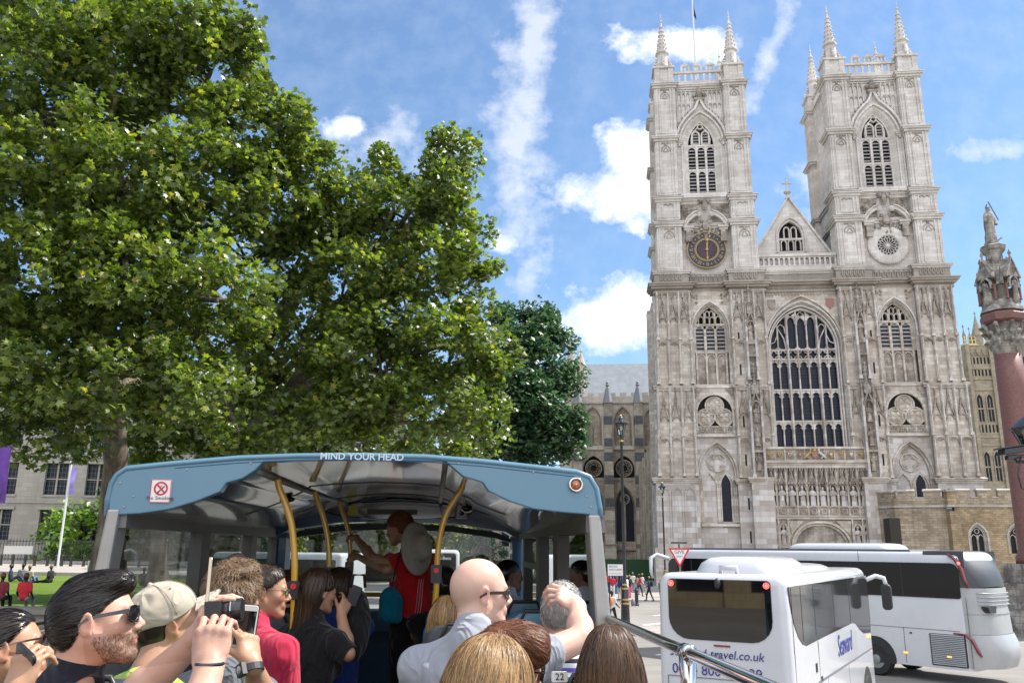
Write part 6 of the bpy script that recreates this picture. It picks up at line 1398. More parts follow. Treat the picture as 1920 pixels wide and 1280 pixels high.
pole([(872, 898), (868, 912), (850, 940), (836, 965), (826, 1000), (820, 1050), (817, 1120), (805, 1190)], 5.2, r=.018, box=((812, 1058), (824, 1092)))
# deck rails on both sides, chrome bracket, lower body sides
for x, nm in ((.855, 1), (-1.70, -1)):
    m = MB(); m.tube([(x, YR-.03, 3.505), (x, 3.0, 3.505), (x, 1.4, 3.505), (x, -2.5, 3.50)], .021, 12); m.tube([(x, YR-.03, 3.30), (x, -2.5, 3.30)], .014, 8); m.build('deck_rail', M_CHR, bus, smooth=True)
    for y in (2.98, 1.3, -.4): 
        m = MB(); m.tube([(x, y, 3.50), (x+nm*.0, y, 3.38), (x, y, 2.95)], [.030, .026, .022], 10); m.tube([(x, y-.035, 3.505), (x, y+.035, 3.505)], .029, 12); m.build('rail_bracket', M_CHR, bus, smooth=True)
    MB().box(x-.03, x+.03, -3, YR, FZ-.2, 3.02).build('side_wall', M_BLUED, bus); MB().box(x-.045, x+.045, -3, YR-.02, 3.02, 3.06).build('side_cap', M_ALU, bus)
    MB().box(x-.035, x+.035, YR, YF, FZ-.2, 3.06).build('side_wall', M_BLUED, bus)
    MB().box(x-.032, x+.032, -3, YF, .5, FZ-.21).build('lower_side', M_BLUE, bus)
MB().box(-1.72, .88, -3, 8.6, FZ-.15, FZ).build('upper_deck', M_FLOOR, bus); MB().box(-1.68, .84, -3, 8.72, .35, .6).build('chassis', M_TRIM, bus)
for y in (-1.5, 6.0): wheel(bus, .9, y, .5, 1); wheel(bus, -1.74, y, .5, -1)
# seats
def seat(x, y, mat, dy=0):
    s_ = empty('seat', (x, y, FZ+dy)); s_.parent = bus; hw = .215
    m = MB(); m.loft([[(q*hw*k_, yy, zz) for q, yy in ((-1, b), (-.85, b-.03), (0, b-.045), (.85, b-.03), (1, b), (1, b+.05), (0, b+.055), (-1, b+.05))] for k_, b, zz in ((.95, -.02, .42), (1, -.04, .6), (1, -.07, .85), (.97, -.09, .98), (.85, -.10, 1.05), (.62, -.10, 1.085))], True, True)
    m.build('backrest', mat, s_, auto=50); MB().box(-hw, hw, .0, .42, .40, .50, 0, .02, .02).build('cushion', M_SEATD, s_, bevel=.03)
    MB().tube([(-.10, -.09, .93), (-.11, -.13, 1.04), (-.08, -.14, 1.10), (.08, -.14, 1.10), (.11, -.13, 1.04), (.10, -.09, .93)], .010, 8).build('grab_handle', M_GRIP, s_, smooth=True)
    MB().box(-.03, .03, .1, .3, 0, .4).build('pedestal', M_GREYP, s_); return s_
for y in (1.75, 2.62, 3.45, 4.25, 5.1, 5.95, 6.8):
    for x in (-1.42, -.96, .12, .57):
        if (y == 1.75 and x > 0) or (y > 6.7 and x > 0) or (y == 3.45 and x in (-.96, .12)) or (y == 2.62 and x in (.12,)) or (y in (4.25,) and x == -.96): continue
        if y == 2.62 and x == .57: x = .46
        s_ = seat(x, y, M_SEATB if (y > 4.5 and x > 0) or y > 6 else M_SEATD, -.14 if y == 3.45 else 0)
        if y == 5.1 and x == .57: text_mesh('lettering', 'A DECK', .07, M_LETW, s_, (-.03, -.125, .99), (PI/2-.1, 0, 0), .001)
x_, z_ = bpt(1051, 1270, 2.45); MB().prism(rrect(x_-.023, x_+.023, z_-.014, z_+.014, .005), 2.468, 2.474, 'y').build('seat_number_plate', simple('plate_cream', (.7, .7, .66), .4), bus); text_mesh('lettering', '22', .026, M_TRIM, bus, (x_, 2.467, z_), (PI/2, 0, 0), .0008)
# ------------------------------------------------------------------ signed-distance modeller (bodies as one smooth surface)
class Field:
    def __init__(s): s.p = []
    def cap(s, a, b, ra, rb=None, k=.02, op='+'): s.p.append(('c', np.array(a, float), np.array(b, float), ra, ra if rb is None else rb, k, op)); return s
    def ell(s, c, r, R=None, k=.02, op='+'): s.p.append(('e', np.array(c, float), np.array(r, float), np.eye(3) if R is None else np.array(R, float), None, k, op)); return s
    def cut(s, c, n, k=.006): s.p.append(('h', np.array(c, float), np.array(n, float)/np.linalg.norm(n), 0, 0, k, '^')); return s
    def grid(s, h, disp=None, lo=None, hi=None):
        L, H = [], []
        for t, a, b, c, d, k, op in s.p:
            if op != '+': continue
            if t == 'c': L += [np.minimum(a-c, b-d)]; H += [np.maximum(a+c, b+d)]
            if t == 'e': q = b.max(); L += [a-q]; H += [a+q]
        lo = (np.min(L, 0) if lo is None else np.array(lo))-3*h-.01; hi = (np.max(H, 0) if hi is None else np.array(hi))+3*h+.01
        n = np.ceil((hi-lo)/h).astype(int)+1; ax = [lo[i]+h*np.arange(n[i]) for i in range(3)]; D = np.full(n, .2, np.float32)
        for t, a, b, c, d, k, op in s.p:
            m = max(k*1.6, h*3)+.01
            if t == 'c': l_, h_ = np.minimum(a-c, b-d)-m, np.maximum(a+c, b+d)+m
            elif t == 'e': q = b.max(); l_, h_ = a-q-m, a+q+m
            else: l_, h_ = lo, hi
            i0 = np.clip(((l_-lo)/h).astype(int), 0, n); i1 = np.clip(((h_-lo)/h).astype(int)+2, 0, n)
            if (i1 <= i0).any(): continue
            X = (ax[0][i0[0]:i1[0], None, None].astype(np.float32), ax[1][None, i0[1]:i1[1], None].astype(np.float32), ax[2][None, None, i0[2]:i1[2]].astype(np.float32)); sl = tuple(slice(i0[i], i1[i]) for i in range(3))
            if t == 'c':
                ba = b-a; L2 = max(float(ba@ba), 1e-9); tt = np.clip(((X[0]-a[0])*ba[0]+(X[1]-a[1])*ba[1]+(X[2]-a[2])*ba[2])/L2, 0, 1)
                v = np.sqrt((X[0]-a[0]-tt*ba[0])**2+(X[1]-a[1]-tt*ba[1])**2+(X[2]-a[2]-tt*ba[2])**2)-(c+(d-c)*tt)
            elif t == 'e':
                x, y, z = X[0]-a[0], X[1]-a[1], X[2]-a[2]; R = c
                u = (x*R[0, 0]+y*R[1, 0]+z*R[2, 0]); w_ = (x*R[0, 1]+y*R[1, 1]+z*R[2, 1]); q = (x*R[0, 2]+y*R[1, 2]+z*R[2, 2])
                k0 = np.sqrt((u/b[0])**2+(w_/b[1])**2+(q/b[2])**2); k1 = np.sqrt((u/b[0]**2)**2+(w_/b[1]**2)**2+(q/b[2]**2)**2)+1e-6; v = k0*(k0-1)/k1; v = np.where(k0 < .2, -b.min()*.8, v)
            else: v = (X[0]-a[0])*b[0]+(X[1]-a[1])*b[1]+(X[2]-a[2])*b[2]
            P_ = D[sl]
            if op == '+': hh = np.maximum(k-np.abs(P_-v), 0)/k; D[sl] = np.minimum(P_, v)-hh*hh*k*.25
            else:
                w2 = -v if op == '-' else v; hh = np.maximum(k-np.abs(P_-w2), 0)/k; D[sl] = np.maximum(P_, w2)+hh*hh*k*.25
        if disp is not None: D = D+disp(ax[0][:, None, None], ax[1][None, :, None], ax[2][None, None, :]).astype(np.float32)
        s.D, s.lo, s.h, s.n = D, lo, h, n; return s
    def sample(s, P_):
        q = np.clip((P_-s.lo)/s.h, 0, np.array(s.n)-1.001); i = q.astype(int); f = q-i; v = 0
        for dx in (0, 1):
            for dy in (0, 1):
                for dz in (0, 1): v = v+s.D[i[:, 0]+dx, i[:, 1]+dy, i[:, 2]+dz]*(f[:, 0] if dx else 1-f[:, 0])*(f[:, 1] if dy else 1-f[:, 1])*(f[:, 2] if dz else 1-f[:, 2])
        return v
    def normal(s, P_):
        e = s.h; g = np.stack([s.sample(P_+np.eye(3)[i]*e)-s.sample(P_-np.eye(3)[i]*e) for i in range(3)], 1); return g/(np.linalg.norm(g, axis=1, keepdims=True)+1e-9)
    def mesh(s):
        D = s.D; S = D < 0; n = np.array(D.shape)-1
        acc = np.zeros((*n, 3), np.float32); cnt = np.zeros(n, np.float32); Q = []
        for ax in range(3):
            a = [slice(None)]*3; b = [slice(None)]*3; a[ax] = slice(0, -1); b[ax] = slice(1, None)
            ch = np.argwhere(S[tuple(a)] != S[tuple(b)])
            if not len(ch): continue
            o = [j for j in range(3) if j != ax]; ok = (ch[:, o[0]] > 0) & (ch[:, o[1]] > 0) & (ch[:, o[0]] < n[o[0]]) & (ch[:, o[1]] < n[o[1]]); ch = ch[ok]
            e2 = ch.copy(); e2[:, ax] += 1; d0 = D[tuple(ch.T)]; d1 = D[tuple(e2.T)]; t = d0/(d0-d1); p = ch.astype(np.float32); p[:, ax] += t; quad = []
            for u, v in ((0, 0), (1, 0), (1, 1), (0, 1)):
                c = ch.copy(); c[:, o[0]] -= u; c[:, o[1]] -= v; np.add.at(acc, tuple(c.T), p); np.add.at(cnt, tuple(c.T), 1); quad.append(np.ravel_multi_index(tuple(c.T), n))
            quad = np.stack(quad, 1); inside = d0 < 0; flip = inside if ax != 1 else ~inside; quad[flip] = quad[flip][:, ::-1]; Q.append(quad)
        Q = np.concatenate(Q); ids = np.unique(Q); mp = np.full(int(np.prod(n)), -1, np.int64); mp[ids] = np.arange(len(ids)); V = (acc.reshape(-1, 3)[ids]/cnt.reshape(-1)[ids][:, None])*s.h+s.lo
        return V, mp[Q][:, ::-1]
def fobj(name, F, mat, parent, attr=None):
    V, Q = F.mesh(); o = np_mesh(name, V, Q, mat, parent, True)
    if attr is not None:
        c = np.ones((len(o.data.vertices), 4), np.float32); c[:, :3] = attr(V)[:len(o.data.vertices)]; at = o.data.color_attributes.new('tone', 'FLOAT_COLOR', 'POINT'); at.data.foreach_set('color', c.ravel())
    return o, V
def skin_mat(name, col, rough=.45):
    t = NT(name); at = t.new('ShaderNodeAttribute', attribute_name='tone'); c = t.coord(); n = t.noise(c, 28, 4, .6); f = t.noise(c, 420, 2, .5); n3 = t.noise(c, 90, 3, .7)
    base = t.mix(t.ramp(n, [(.3, 0.), (.7, .28)]), col, [col[0]*.95, col[1]*.72, col[2]*.66]); base = t.mix(t.ramp(n3, [(.60, 0.), (.74, .25)]), base, [col[0]*.72, col[1]*.5, col[2]*.4])
    base = t.mix(1.0, base, at.outputs['Color'], 'MULTIPLY')
    t.set(Base_Color=base, Roughness=rough, Subsurface_Weight=.12, Subsurface_Scale=.01, Specular_IOR_Level=.4); t.b.inputs['Subsurface Radius'].default_value = (1, .35, .2); t.bump(t.math('ADD', f, n3), .25, .002); return t.mat
def hair_mat(name, a, b, rough=.46):
    t = NT(name); g = t.new('ShaderNodeNewGeometry'); c = t.coord(); n = t.noise(c, 16, 3); r = t.math('MULTIPLY_ADD', g.outputs['Random Per Island'], .6, t.math('MULTIPLY', n, .5))
    t.set(Base_Color=t.ramp(r, [(.2, a), (.85, b)]), Roughness=rough, Specular_IOR_Level=.38, Anisotropic=.5); return t.mat
def cloth(name, a, sc=1.0, b=None, rough=.85):
    t = NT(name); c = t.coord(); n = t.noise(c, 8, 4, .6); f = t.noise(c, 500, 2, .5)
    w_ = t.noise(t.mapping(c, (1, 1, .45), rot=(.3, .5, .2)), 7, 2, .45, 1.6); fold = t.math('ABSOLUTE', t.math('SUBTRACT', w_, .5)); t.set(Base_Color=t.mix(t.ramp(n, [(.35, 0.), (.7, .6)]), a, b or [x*.8 for x in a]), Roughness=rough, Specular_IOR_Level=.2, Sheen_Weight=.15); t.bump(t.math('ADD', t.math('MULTIPLY', f, .03), t.math('MULTIPLY', fold, -2.2)), .8, .035); return t.mat
SK_PALE = skin_mat('skin_pale', (.62, .40, .31)); SK_FAIR = skin_mat('skin_fair', (.56, .34, .25)); SK_TAN = skin_mat('skin_tan', (.40, .23, .14)); SK_BRN = skin_mat('skin_brown', (.26, .14, .085))
H_BLK = hair_mat('hair_black', (.006, .0045, .004), (.028, .02, .016), .25); H_BRN = hair_mat('hair_brown', (.03, .016, .009), (.13, .07, .035)); H_RED = hair_mat('hair_auburn', (.05, .016, .008), (.22, .075, .028)); H_BLD = hair_mat('hair_dark_blonde', (.07, .035, .014), (.40, .24, .10)); H_GRY = hair_mat('hair_grey', (.10, .09, .085), (.38, .36, .34), .5)
M_LENS = simple('dark_lens', (.01, .008, .008), .04, coat=1, spec=.8); M_FRAME = simple('black_frame', (.008, .008, .008), .2, coat=.7)
def Rm(yaw, pitch=0, roll=0): return np.array(Matrix.Rotation(rad(yaw), 3, 'Z') @ Matrix.Rotation(rad(pitch), 3, 'X') @ Matrix.Rotation(rad(roll), 3, 'Y'))
def head_prims(F, T, R, s=1.0, fem=False, eyes=True):
    P_ = lambda x, y, z: T+R@(np.array([x, y, z])*s)
    E = lambda x, y, z, a, b, c, k=.02, op='+', R2=None: F.ell(P_(x, y, z), np.array([a, b, c])*s, R if R2 is None else R@R2, k*s, op)
    j = .88 if fem else 1.0
    E(0, -.014, .030, .0755, .098, .086); E(0, .030, -.025, .060*j, .060, .084, .03); E(0, -.045, .0, .066, .062, .07, .03)
    for e in (-1, 1):
        F.cap(P_(e*.054*j, -.004, -.045), P_(e*.018, .068, -.098), .020*s*j, .017*s, .03*s); E(e*.039, .055, -.022, .025, .024, .024, .02)
        E(e*.0325, .096, .002, .019, .013, .0125, .012, '-')
        if eyes: E(e*.032, .0775, .0, .0135, .0125, .0125, .003); F.cap(P_(e*.046, .082, .0085), P_(e*.018, .087, .0085), .0035*s, .0035*s, .005*s)
        E(e*.012, .0985, -.034, .0088, .010, .008, .006)
        # ear
        R2 = np.array(Matrix.Rotation(e*rad(-18), 3, 'Z') @ Matrix.Rotation(rad(-10), 3, 'X'))
        E(e*.0785, -.010, -.006, .0075, .0185, .030, .006, '+', R2); E(e*.0775, -.006, -.029, .007, .010, .010, .006, '+'); E(e*.086, -.006, -.004, .0055, .0105, .019, .004, '-', R2); E(e*.0765, -.0, -.010, .006, .008, .012, .004, '+')
    E(0, .078, -.098, .021*j, .016, .016, .02)
    F.cap(P_(-.034, .080, .0195), P_(.034, .080, .0195), .0095*s*(.7 if fem else 1), .0095*s*(.7 if fem else 1), .014*s)
    F.cap(P_(0, .088, .010), P_(0, .1085, -.026), .0072*s, .0115*s, .010*s)
    E(0, .086, -.060, .027, .012, .018, .015); F.cap(P_(-.019, .090, -.0575), P_(.019, .090, -.0575), .0048*s, .0048*s, .005*s); F.cap(P_(-.016, .089, -.0685), P_(.016, .089, -.0685), .0056*s, .0056*s, .005*s)
    F.cap(P_(-.021, .0975, -.0630), P_(.021, .0975, -.0630), .0022*s, .0022*s, .003*s, '-')
def tone_fn(T, R, s=1.0, stub=0, lips=(.85, .55, .55), extra=None):
    def f(V):
        L = (V-T)@R/s; g = lambda c, r: np.exp(-(((L-np.array(c))/np.array(r))**2).sum(1))[:, None]
        t = np.ones((len(V), 3)); red = np.array([.98, .80, .78])
        for c, r in (((.042, .065, -.025), (.022, .03, .02)), ((-.042, .065, -.025), (.022, .03, .02)), ((0, .108, -.028), (.014, .02, .014)), ((.082, -.008, -.005), (.012, .03, .035)), ((-.082, -.008, -.005), (.012, .03, .035))): t *= 1-(1-red)*g(c, r)
        t *= 1-(1-np.array(lips))*np.clip(g((0, .094, -.0625), (.021, .012, .0115))*1.4, 0, 1)
        if stub: 
            m = ((L[:, 2] < -.03) & (L[:, 1] > -.02) & (L[:, 2] > -.13))[:, None]*np.clip((-.03-L[:, 2])/.02, 0, 1)[:, None]; t *= 1-stub*m*np.array([.35, .38, .38])
        for e in (-1, 1): t *= 1-.75*g((e*.034, .091, .021), (.019, .012, .0042))
        if extra: t *= extra(L)
        return t
    return f
def hand_prims(F, W, d, nrm, side=1, s=1.0, curls=(35, 40, 45, 50), mid=45, thumb=(50, .5), spread=6, mids=None):
    """W wrist, d towards fingers, nrm out of the back of the hand; side=+1: thumb towards cross(d,nrm)"""
    d = np.array(d, float); d /= np.linalg.norm(d); n = np.array(nrm, float); n -= n@d*d; n /= np.linalg.norm(n); l = np.cross(d, n)*side
    W = np.array(W, float)
    F.ell(W+d*.047*s, (.041*s, .047*s, .0145*s), np.stack([l, d, n], 1), .012); F.cap(W-d*.01, W+d*.02*s, .0235*s, .024*s, .02)
    for i, (o, ln, r) in enumerate(((.030, .040, .0088), (.0105, .045, .0090), (-.0100, .041, .0086), (-.0285, .033, .0076))):
        b = W+d*(.082-.004*abs(i-1))*s+l*o*s+n*.003; F.cap(W+d*.03*s+l*o*.7*s, b, .011*s, .0105*s, .010); F.ell(b+n*.004, (.0095*s,)*3, None, .008)
        a = rad(curls[i]); ls = l*math.sin(rad(spread*(1-i*.67))); p = b
        for j, (f_, rr) in enumerate(((1, r), (.66, r*.93), (.52, r*.84))):
            dd = d*math.cos(a)-n*math.sin(a)+ls*.5; dd /= np.linalg.norm(dd); q = p+dd*ln*f_*s; F.cap(p, q, rr*s, rr*.93*s, .004); p = q; a += rad((mids or [mid]*4)[i]) if j == 0 else rad(mid*.6)
    tb = W+d*.022*s+l*.026*s-n*.004; td = d*math.cos(rad(thumb[0]))+l*math.sin(rad(thumb[0]))-n*thumb[1]; td /= np.linalg.norm(td); q = tb+td*.040*s; F.cap(tb-td*.01, q, .0145*s, .0105*s, .014); td2 = td+d*.45-n*.25; td2 /= np.linalg.norm(td2); q2 = q+td2*.030*s; F.cap(q, q2, .0103*s, .0095*s, .004); F.cap(q2, q2+td2*.016*s, .0095*s, .0078*s, .004)
def strands(name, F, mat, parent, seeds, field, n, length, width=.0016, off=.002, step=.010, jit=.2, seed=1, wav=.0, curlr=0, lift=0, stop=None):
    """flat hair ribbons that creep over the surface F along `field`"""
    r = np.random.default_rng(seed); seeds = seeds[r.integers(0, len(seeds), n)]+r.normal(0, .003, (n, 3)); k = max(3, int(length/step)); P_ = seeds.copy(); path = []; offs = off+r.uniform(0, 1, n)*off*1.3; cl = r.integers(0, max(n//9, 1), n); cj = r.normal(0, 1, (max(n//9, 1), 3))[cl]*jit+r.normal(0, jit*.35, (n, 3)); ph = r.uniform(0, 6.28, n)
    ln = np.clip(r.uniform(.45, 1.1, n), 0, 1); wd = []; N_ = []
    for i in range(k+1):
        for _ in range(2):
            nn = F.normal(P_); dd = F.sample(P_); target = offs+lift*(i/k)**2; P_ = P_-nn*np.clip(dd-target, -.03, .03)[:, None]
        path.append(P_.copy()); N_.append(nn); g = field(P_)+cj; g = g-(g*nn).sum(1, keepdims=True)*nn; g /= np.linalg.norm(g, axis=1, keepdims=True)+1e-6
        if wav: g = g+np.cross(nn, g)*(wav*np.sin(i*.9+ph))[:, None]
        P_ = P_+g*(step*ln)[:, None]; wd.append(g)
    path = np.stack(path, 1); N_ = np.stack(N_, 1); G = np.stack(wd, 1); S_ = np.cross(G, N_); S_ /= np.linalg.norm(S_, axis=2, keepdims=True)+1e-6; tw = r.normal(0, .35, (n, 1, 1)); S_ = S_*np.cos(tw)+N_*np.sin(tw)
    w_ = width*r.uniform(.6, 1.4, (n, 1, 1))*np.clip(1.15-np.linspace(0, 1, k+1)**3, .12, 1)[None, :, None]; A = path-S_*w_/2; B_ = path+S_*w_/2
    V = np.stack([A, B_], 2).reshape(n, -1, 3); base = np.arange(n)[:, None]*(2*(k+1)); q = []
    for i in range(k): q.append(np.stack([base[:, 0]+2*i, base[:, 0]+2*i+1, base[:, 0]+2*i+3, base[:, 0]+2*i+2], 1))
    return np_mesh(name, V.reshape(-1, 3), np.concatenate(q), mat, parent, True)
def hair_cap(T, R, s=1.0, grow=.010, front=.062, fz=.062, ear=.012, nape=-.075, vol=(0, 0, 0), extra=None, h=.004, back=0, sideburn=0, disp=None):
    F = Field(); P_ = lambda x, y, z: T+R@(np.array([x, y, z])*s)
    F.ell(P_(0, -.015+vol[1]*.2, .030+vol[2]*.5), np.array([.0755+grow+vol[0], .098+grow+vol[1], .086+grow+vol[2]])*s, R); F.ell(P_(0, -.046-back, -.005), np.array([.068+grow*.8+vol[0], .064+grow*.8, .078])*s, R, .03)
    F.cut(P_(0, front, fz), R@np.array([0, 1, -1.05]), .008*s)
    F.cut(P_(0, ear, 0), R@np.array([0, 1, -.15]), .03*s) if False else None
    F.cut(P_(0, 0, nape), R@np.array([0, .35, -1]), .006*s)
    for e in (-1, 1): F.ell(P_(e*.085, .030, -.030), np.array([.03, .046-sideburn, .048])*s, R, .012*s, '-'); F.ell(P_(e*.085, -.01, -.03), np.array([.022, .026, .04])*s, R, .008*s, '-')
    if extra: extra(F, P_, R)
    return F.grid(h, disp)
def glasses(T, R, s, par, kind='wayfarer', lens=None, frame=None):
    M4 = Matrix(np.vstack([np.hstack([R*s, np.array(T).reshape(3, 1)]), [0, 0, 0, 1]]).tolist()); fr = MB(); ln = MB(); w_, hgt = {'wayfarer': (.029, .0215), 'thin': (.026, .015), 'wrap': (.037, .019), 'big': (.032, .026)}[kind]
    for e in (-1, 1):
        cx = e*.034; pts = []
        for a in np.linspace(0, 2*PI, 21)[:-1]:
            ca, sa = math.cos(a), math.sin(a); x = cx+w_*math.copysign(abs(ca)**.8, ca); z = .001+hgt*math.copysign(abs(sa)**.75, sa)*(1.0 if sa > 0 else .95); y = .1045-(.0085+.0 if kind != 'wrap' else .016)*((x-0)/.06)**2*1.6; pts.append((x, y, z))
        ln.add([M4 @ Vector(p) for p in pts], [tuple(range(20))]); tb = .0024 if kind != 'thin' else .0014
        q = MB(); q.tube([M4 @ Vector(p) for p in pts], tb*s*(1.2 if kind == 'wayfarer' else 1), 6, closed=True); fr.merge(q)
        y0 = .1045-.0085*1.9 if kind != 'wrap' else .082; hh = {'wayfarer': .011, 'wrap': .010, 'big': .006}.get(kind, .0026)
        tz = .011 if kind != 'wrap' else .006
        P_ = [(e*.066, y0+.004, tz), (e*.077, .06, tz-.001), (e*.080, .02, tz-.002), (e*.0815, -.008, tz-.006), (e*.082, -.028, tz-.018)]
        rings = []
        for i, p in enumerate(P_):
            hi = hh*(1-.45*i/4); hi *= (1 if kind != 'wrap' else 1.3); rings.append([M4 @ Vector((p[0]-.0012, p[1], p[2]-hi/2)), M4 @ Vector((p[0]+.0012, p[1], p[2]-hi/2)), M4 @ Vector((p[0]+.0012, p[1], p[2]+hi/2)), M4 @ Vector((p[0]-.0012, p[1], p[2]+hi/2))])
        fr.loft(rings, True, True)
    fr.tube([M4 @ Vector(p) for p in ((-.008, .104, .006), (0, .107, .008), (.008, .104, .006))], .0022*s, 6)
    g = fr.build('sunglasses' if kind != 'thin' else 'glasses', frame or M_FRAME, par, auto=50); ln.build('lens', lens or M_LENS, g); return g
def wrinkle(seed=1, a=.005, f=26):
    r = np.random.default_rng(seed); w_ = r.normal(size=(5, 3)); w_ /= np.linalg.norm(w_, axis=1, keepdims=True); ph = r.uniform(0, 6.28, 5); ff = f*r.uniform(.5, 1.5, 5)
    def g(x, y, z):
        v = 0
        for i in range(5): v = v+np.sin(ff[i]*(w_[i, 0]*x+w_[i, 1]*y+w_[i, 2]*z)+ph[i]+1.4*np.sin(9*(w_[i, 1]*x-w_[i, 0]*z)+ph[i]))
        return (v*.6+np.abs(v)*.5-.8)*a/1.6
    return g
class Person:
    """joints given in bus coordinates; everything is stored relative to the root"""
    def __init__(s, label, hpx, D, yaw, pitch=0, roll=0, sc=1.0, skin=SK_FAIR, fem=False, body_yaw=0, base_z=FZ, cat='person', group=None, lean=(0, 0), drop=0, sh=.19, h=.0045):
        x, z = bpt(*hpx, D); s.H = np.array([x, D, z]); s.R = Rm(yaw, pitch, roll); s.s = sc; s.skin = skin; s.fem = fem; s.h = h
        root = np.array([x, D, base_z]); w_ = bus.matrix_basis @ Vector(root) if False else Vector(_br*root[0]+_bf*root[1]+Vector((0, 0, root[2])))
        s.o = empty('person', w_, BA, label, cat, group); s.T = s.H-root; s.root = root; s.F = Field(); s.S = Field(); s.yb = rad(body_yaw)
        c, q = math.cos(s.yb), math.sin(s.yb); s.bx = np.array([c, q, 0]); s.by = np.array([-q, c, 0])
        s.neck = s.T+s.R@(np.array([0, -.02, -.045])*sc); s.nb = s.T+np.array([0, 0, -.165*sc])+s.by*(-.05)*sc+s.bx*lean[0]+s.by*lean[1]+np.array([0, 0, -drop])
        head_prims(s.F, s.T, s.R, sc, fem); s.F.cap(s.neck, s.nb+np.array([0, 0, .01]), (.048 if fem else .056)*sc, (.05 if fem else .062)*sc, .025)
        s.sh = {}; 
        for e, n_ in ((1, 'R'), (-1, 'L')): s.sh[n_] = s.nb+s.bx*e*sh*sc+np.array([0, 0, -.095*sc])
        s.torso(s.F, 0); s.torso(s.S, .015)
    def torso(s, F, g):
        k = s.s; nb = s.nb; w_ = .155 if s.fem else .17; dn = np.array([0, 0, -1.0]); R = np.stack([s.bx, s.by, np.array([0, 0, 1.])], 1)
        F.cap(s.sh['R'], s.sh['L'], (.048 if s.fem else .054)*k+g, None, .03); F.cap(nb+dn*.02, s.sh['R'], .052*k+g, .050*k+g, .03); F.cap(nb+dn*.02, s.sh['L'], .052*k+g, .050*k+g, .03)
        F.ell(nb+dn*.20*k, (w_*k+g, .108*k+g, .19*k+g), R, .05); F.ell(nb+dn*.40*k, (w_*.92*k+g, .115*k+g, .17*k), R, .06); F.ell(nb+dn*.56*k, (w_*1.02*k+g, .13*k+g, .12*k), R, .05)
        if s.fem:
            for e in (-1, 1): F.ell(nb+dn*.24*k+s.by*.09+s.bx*e*.075, (.065+g, .05+g, .065+g), None, .04)
    def pt(s, px, py, D): x, z = bpt(px, py, D); return np.array([x, D, z])-s.root
    def arm(s, n_, elbow, wrist, sleeve=.55, r=(.047, .040, .038, .026), hand=None, loose=.016, long=False, shoulder=None):
        k = s.s; S0 = s.sh[n_] if shoulder is None else shoulder; E, W = np.array(elbow), np.array(wrist); s.F.cap(S0, E, r[0]*k, r[1]*k, .02); m = E+(W-E)*.35; s.F.cap(E, m, r[1]*k*.98, (r[2]+.005)*k, .01); s.F.cap(m, W, (r[2]+.004)*k, r[3]*k, .02)
        e2 = S0+(E-S0)*sleeve if not long else E; s.S.cap(S0, e2, r[0]*k+loose, (r[0]+(r[1]-r[0])*sleeve)*k+loose*1.5, .025)
        if long: s.S.cap(E, E+(W-E)*.92, r[1]*k+loose, r[3]*k+loose*1.1, .012)
        elif hand is not False:
            d = (e2-S0)/np.linalg.norm(e2-S0); s.cuts = getattr(s, 'cuts', [])+[(e2+d*.004, d, r[0]*k+loose+.03)]
        if hand: hd = dict(hand); hand_prims(s.F, W, hd.pop('d'), hd.pop('n'), **hd)
        return W
    def finish(s, shirt, name='shirt', stub=0, zmin=-.62, collar=.052, seed=1, fold=.006, extra=None, cuts=()):
        s.Fg = s.F.grid(s.h); s.body, s.V = fobj('body', s.Fg, s.skin, s.o, tone_fn(s.T, s.R, s.s, stub, extra=extra))
        S = s.S; up = s.T+s.R@np.array([0, .0, -.03])-s.nb; up = up/np.linalg.norm(up)
        S.cap(s.nb-up*.02, s.nb+up*.045, (.050 if s.fem else .062)*s.s+.010, (.048 if s.fem else .056)*s.s+.010, .028); S.cap(s.nb+up*.085, s.nb+up*.22, collar*s.s+.006, collar*s.s+.04, .006, '-')
        for c, d, rr in getattr(s, 'cuts', []): S.cap(c+d*rr, c+d*(rr+.12), rr, rr, .004, '-')
        S.grid(s.h*1.2, wrinkle(seed, fold)); s.shirt, s.SV = fobj(name, S, shirt, s.o); return s
    def legs(s, mat, fwd=.42):
        F = Field(); hp = s.nb+np.array([0, 0, -.60])
        for e in (-1, 1):
            a = hp+s.bx*e*.09; b = a+s.by*fwd; F.cap(a, b, .085, .062, .03); F.cap(b, b+np.array([0, 0, -.42])+s.by*.05, .06, .05, .02)
        F.grid(.012); fobj('trousers', F, mat, s.o)
    def seeds(s, F, test=None):
        V, _ = F.mesh()
        if test is not None: V = V[test((V-s.T)@s.R/s.s)]
        return V
    def field(s, whorl=(0, -.05, .12), bias=(0, 0, -.3), k=1.0, nap=0):
        Wp = s.T+s.R@(np.array(whorl)*s.s); b = s.R@np.array(bias)
        def f(P_): g = P_-Wp; g /= np.linalg.norm(g, axis=1, keepdims=True)+1e-6; return g*k+b
        return f
D_HAND = dict
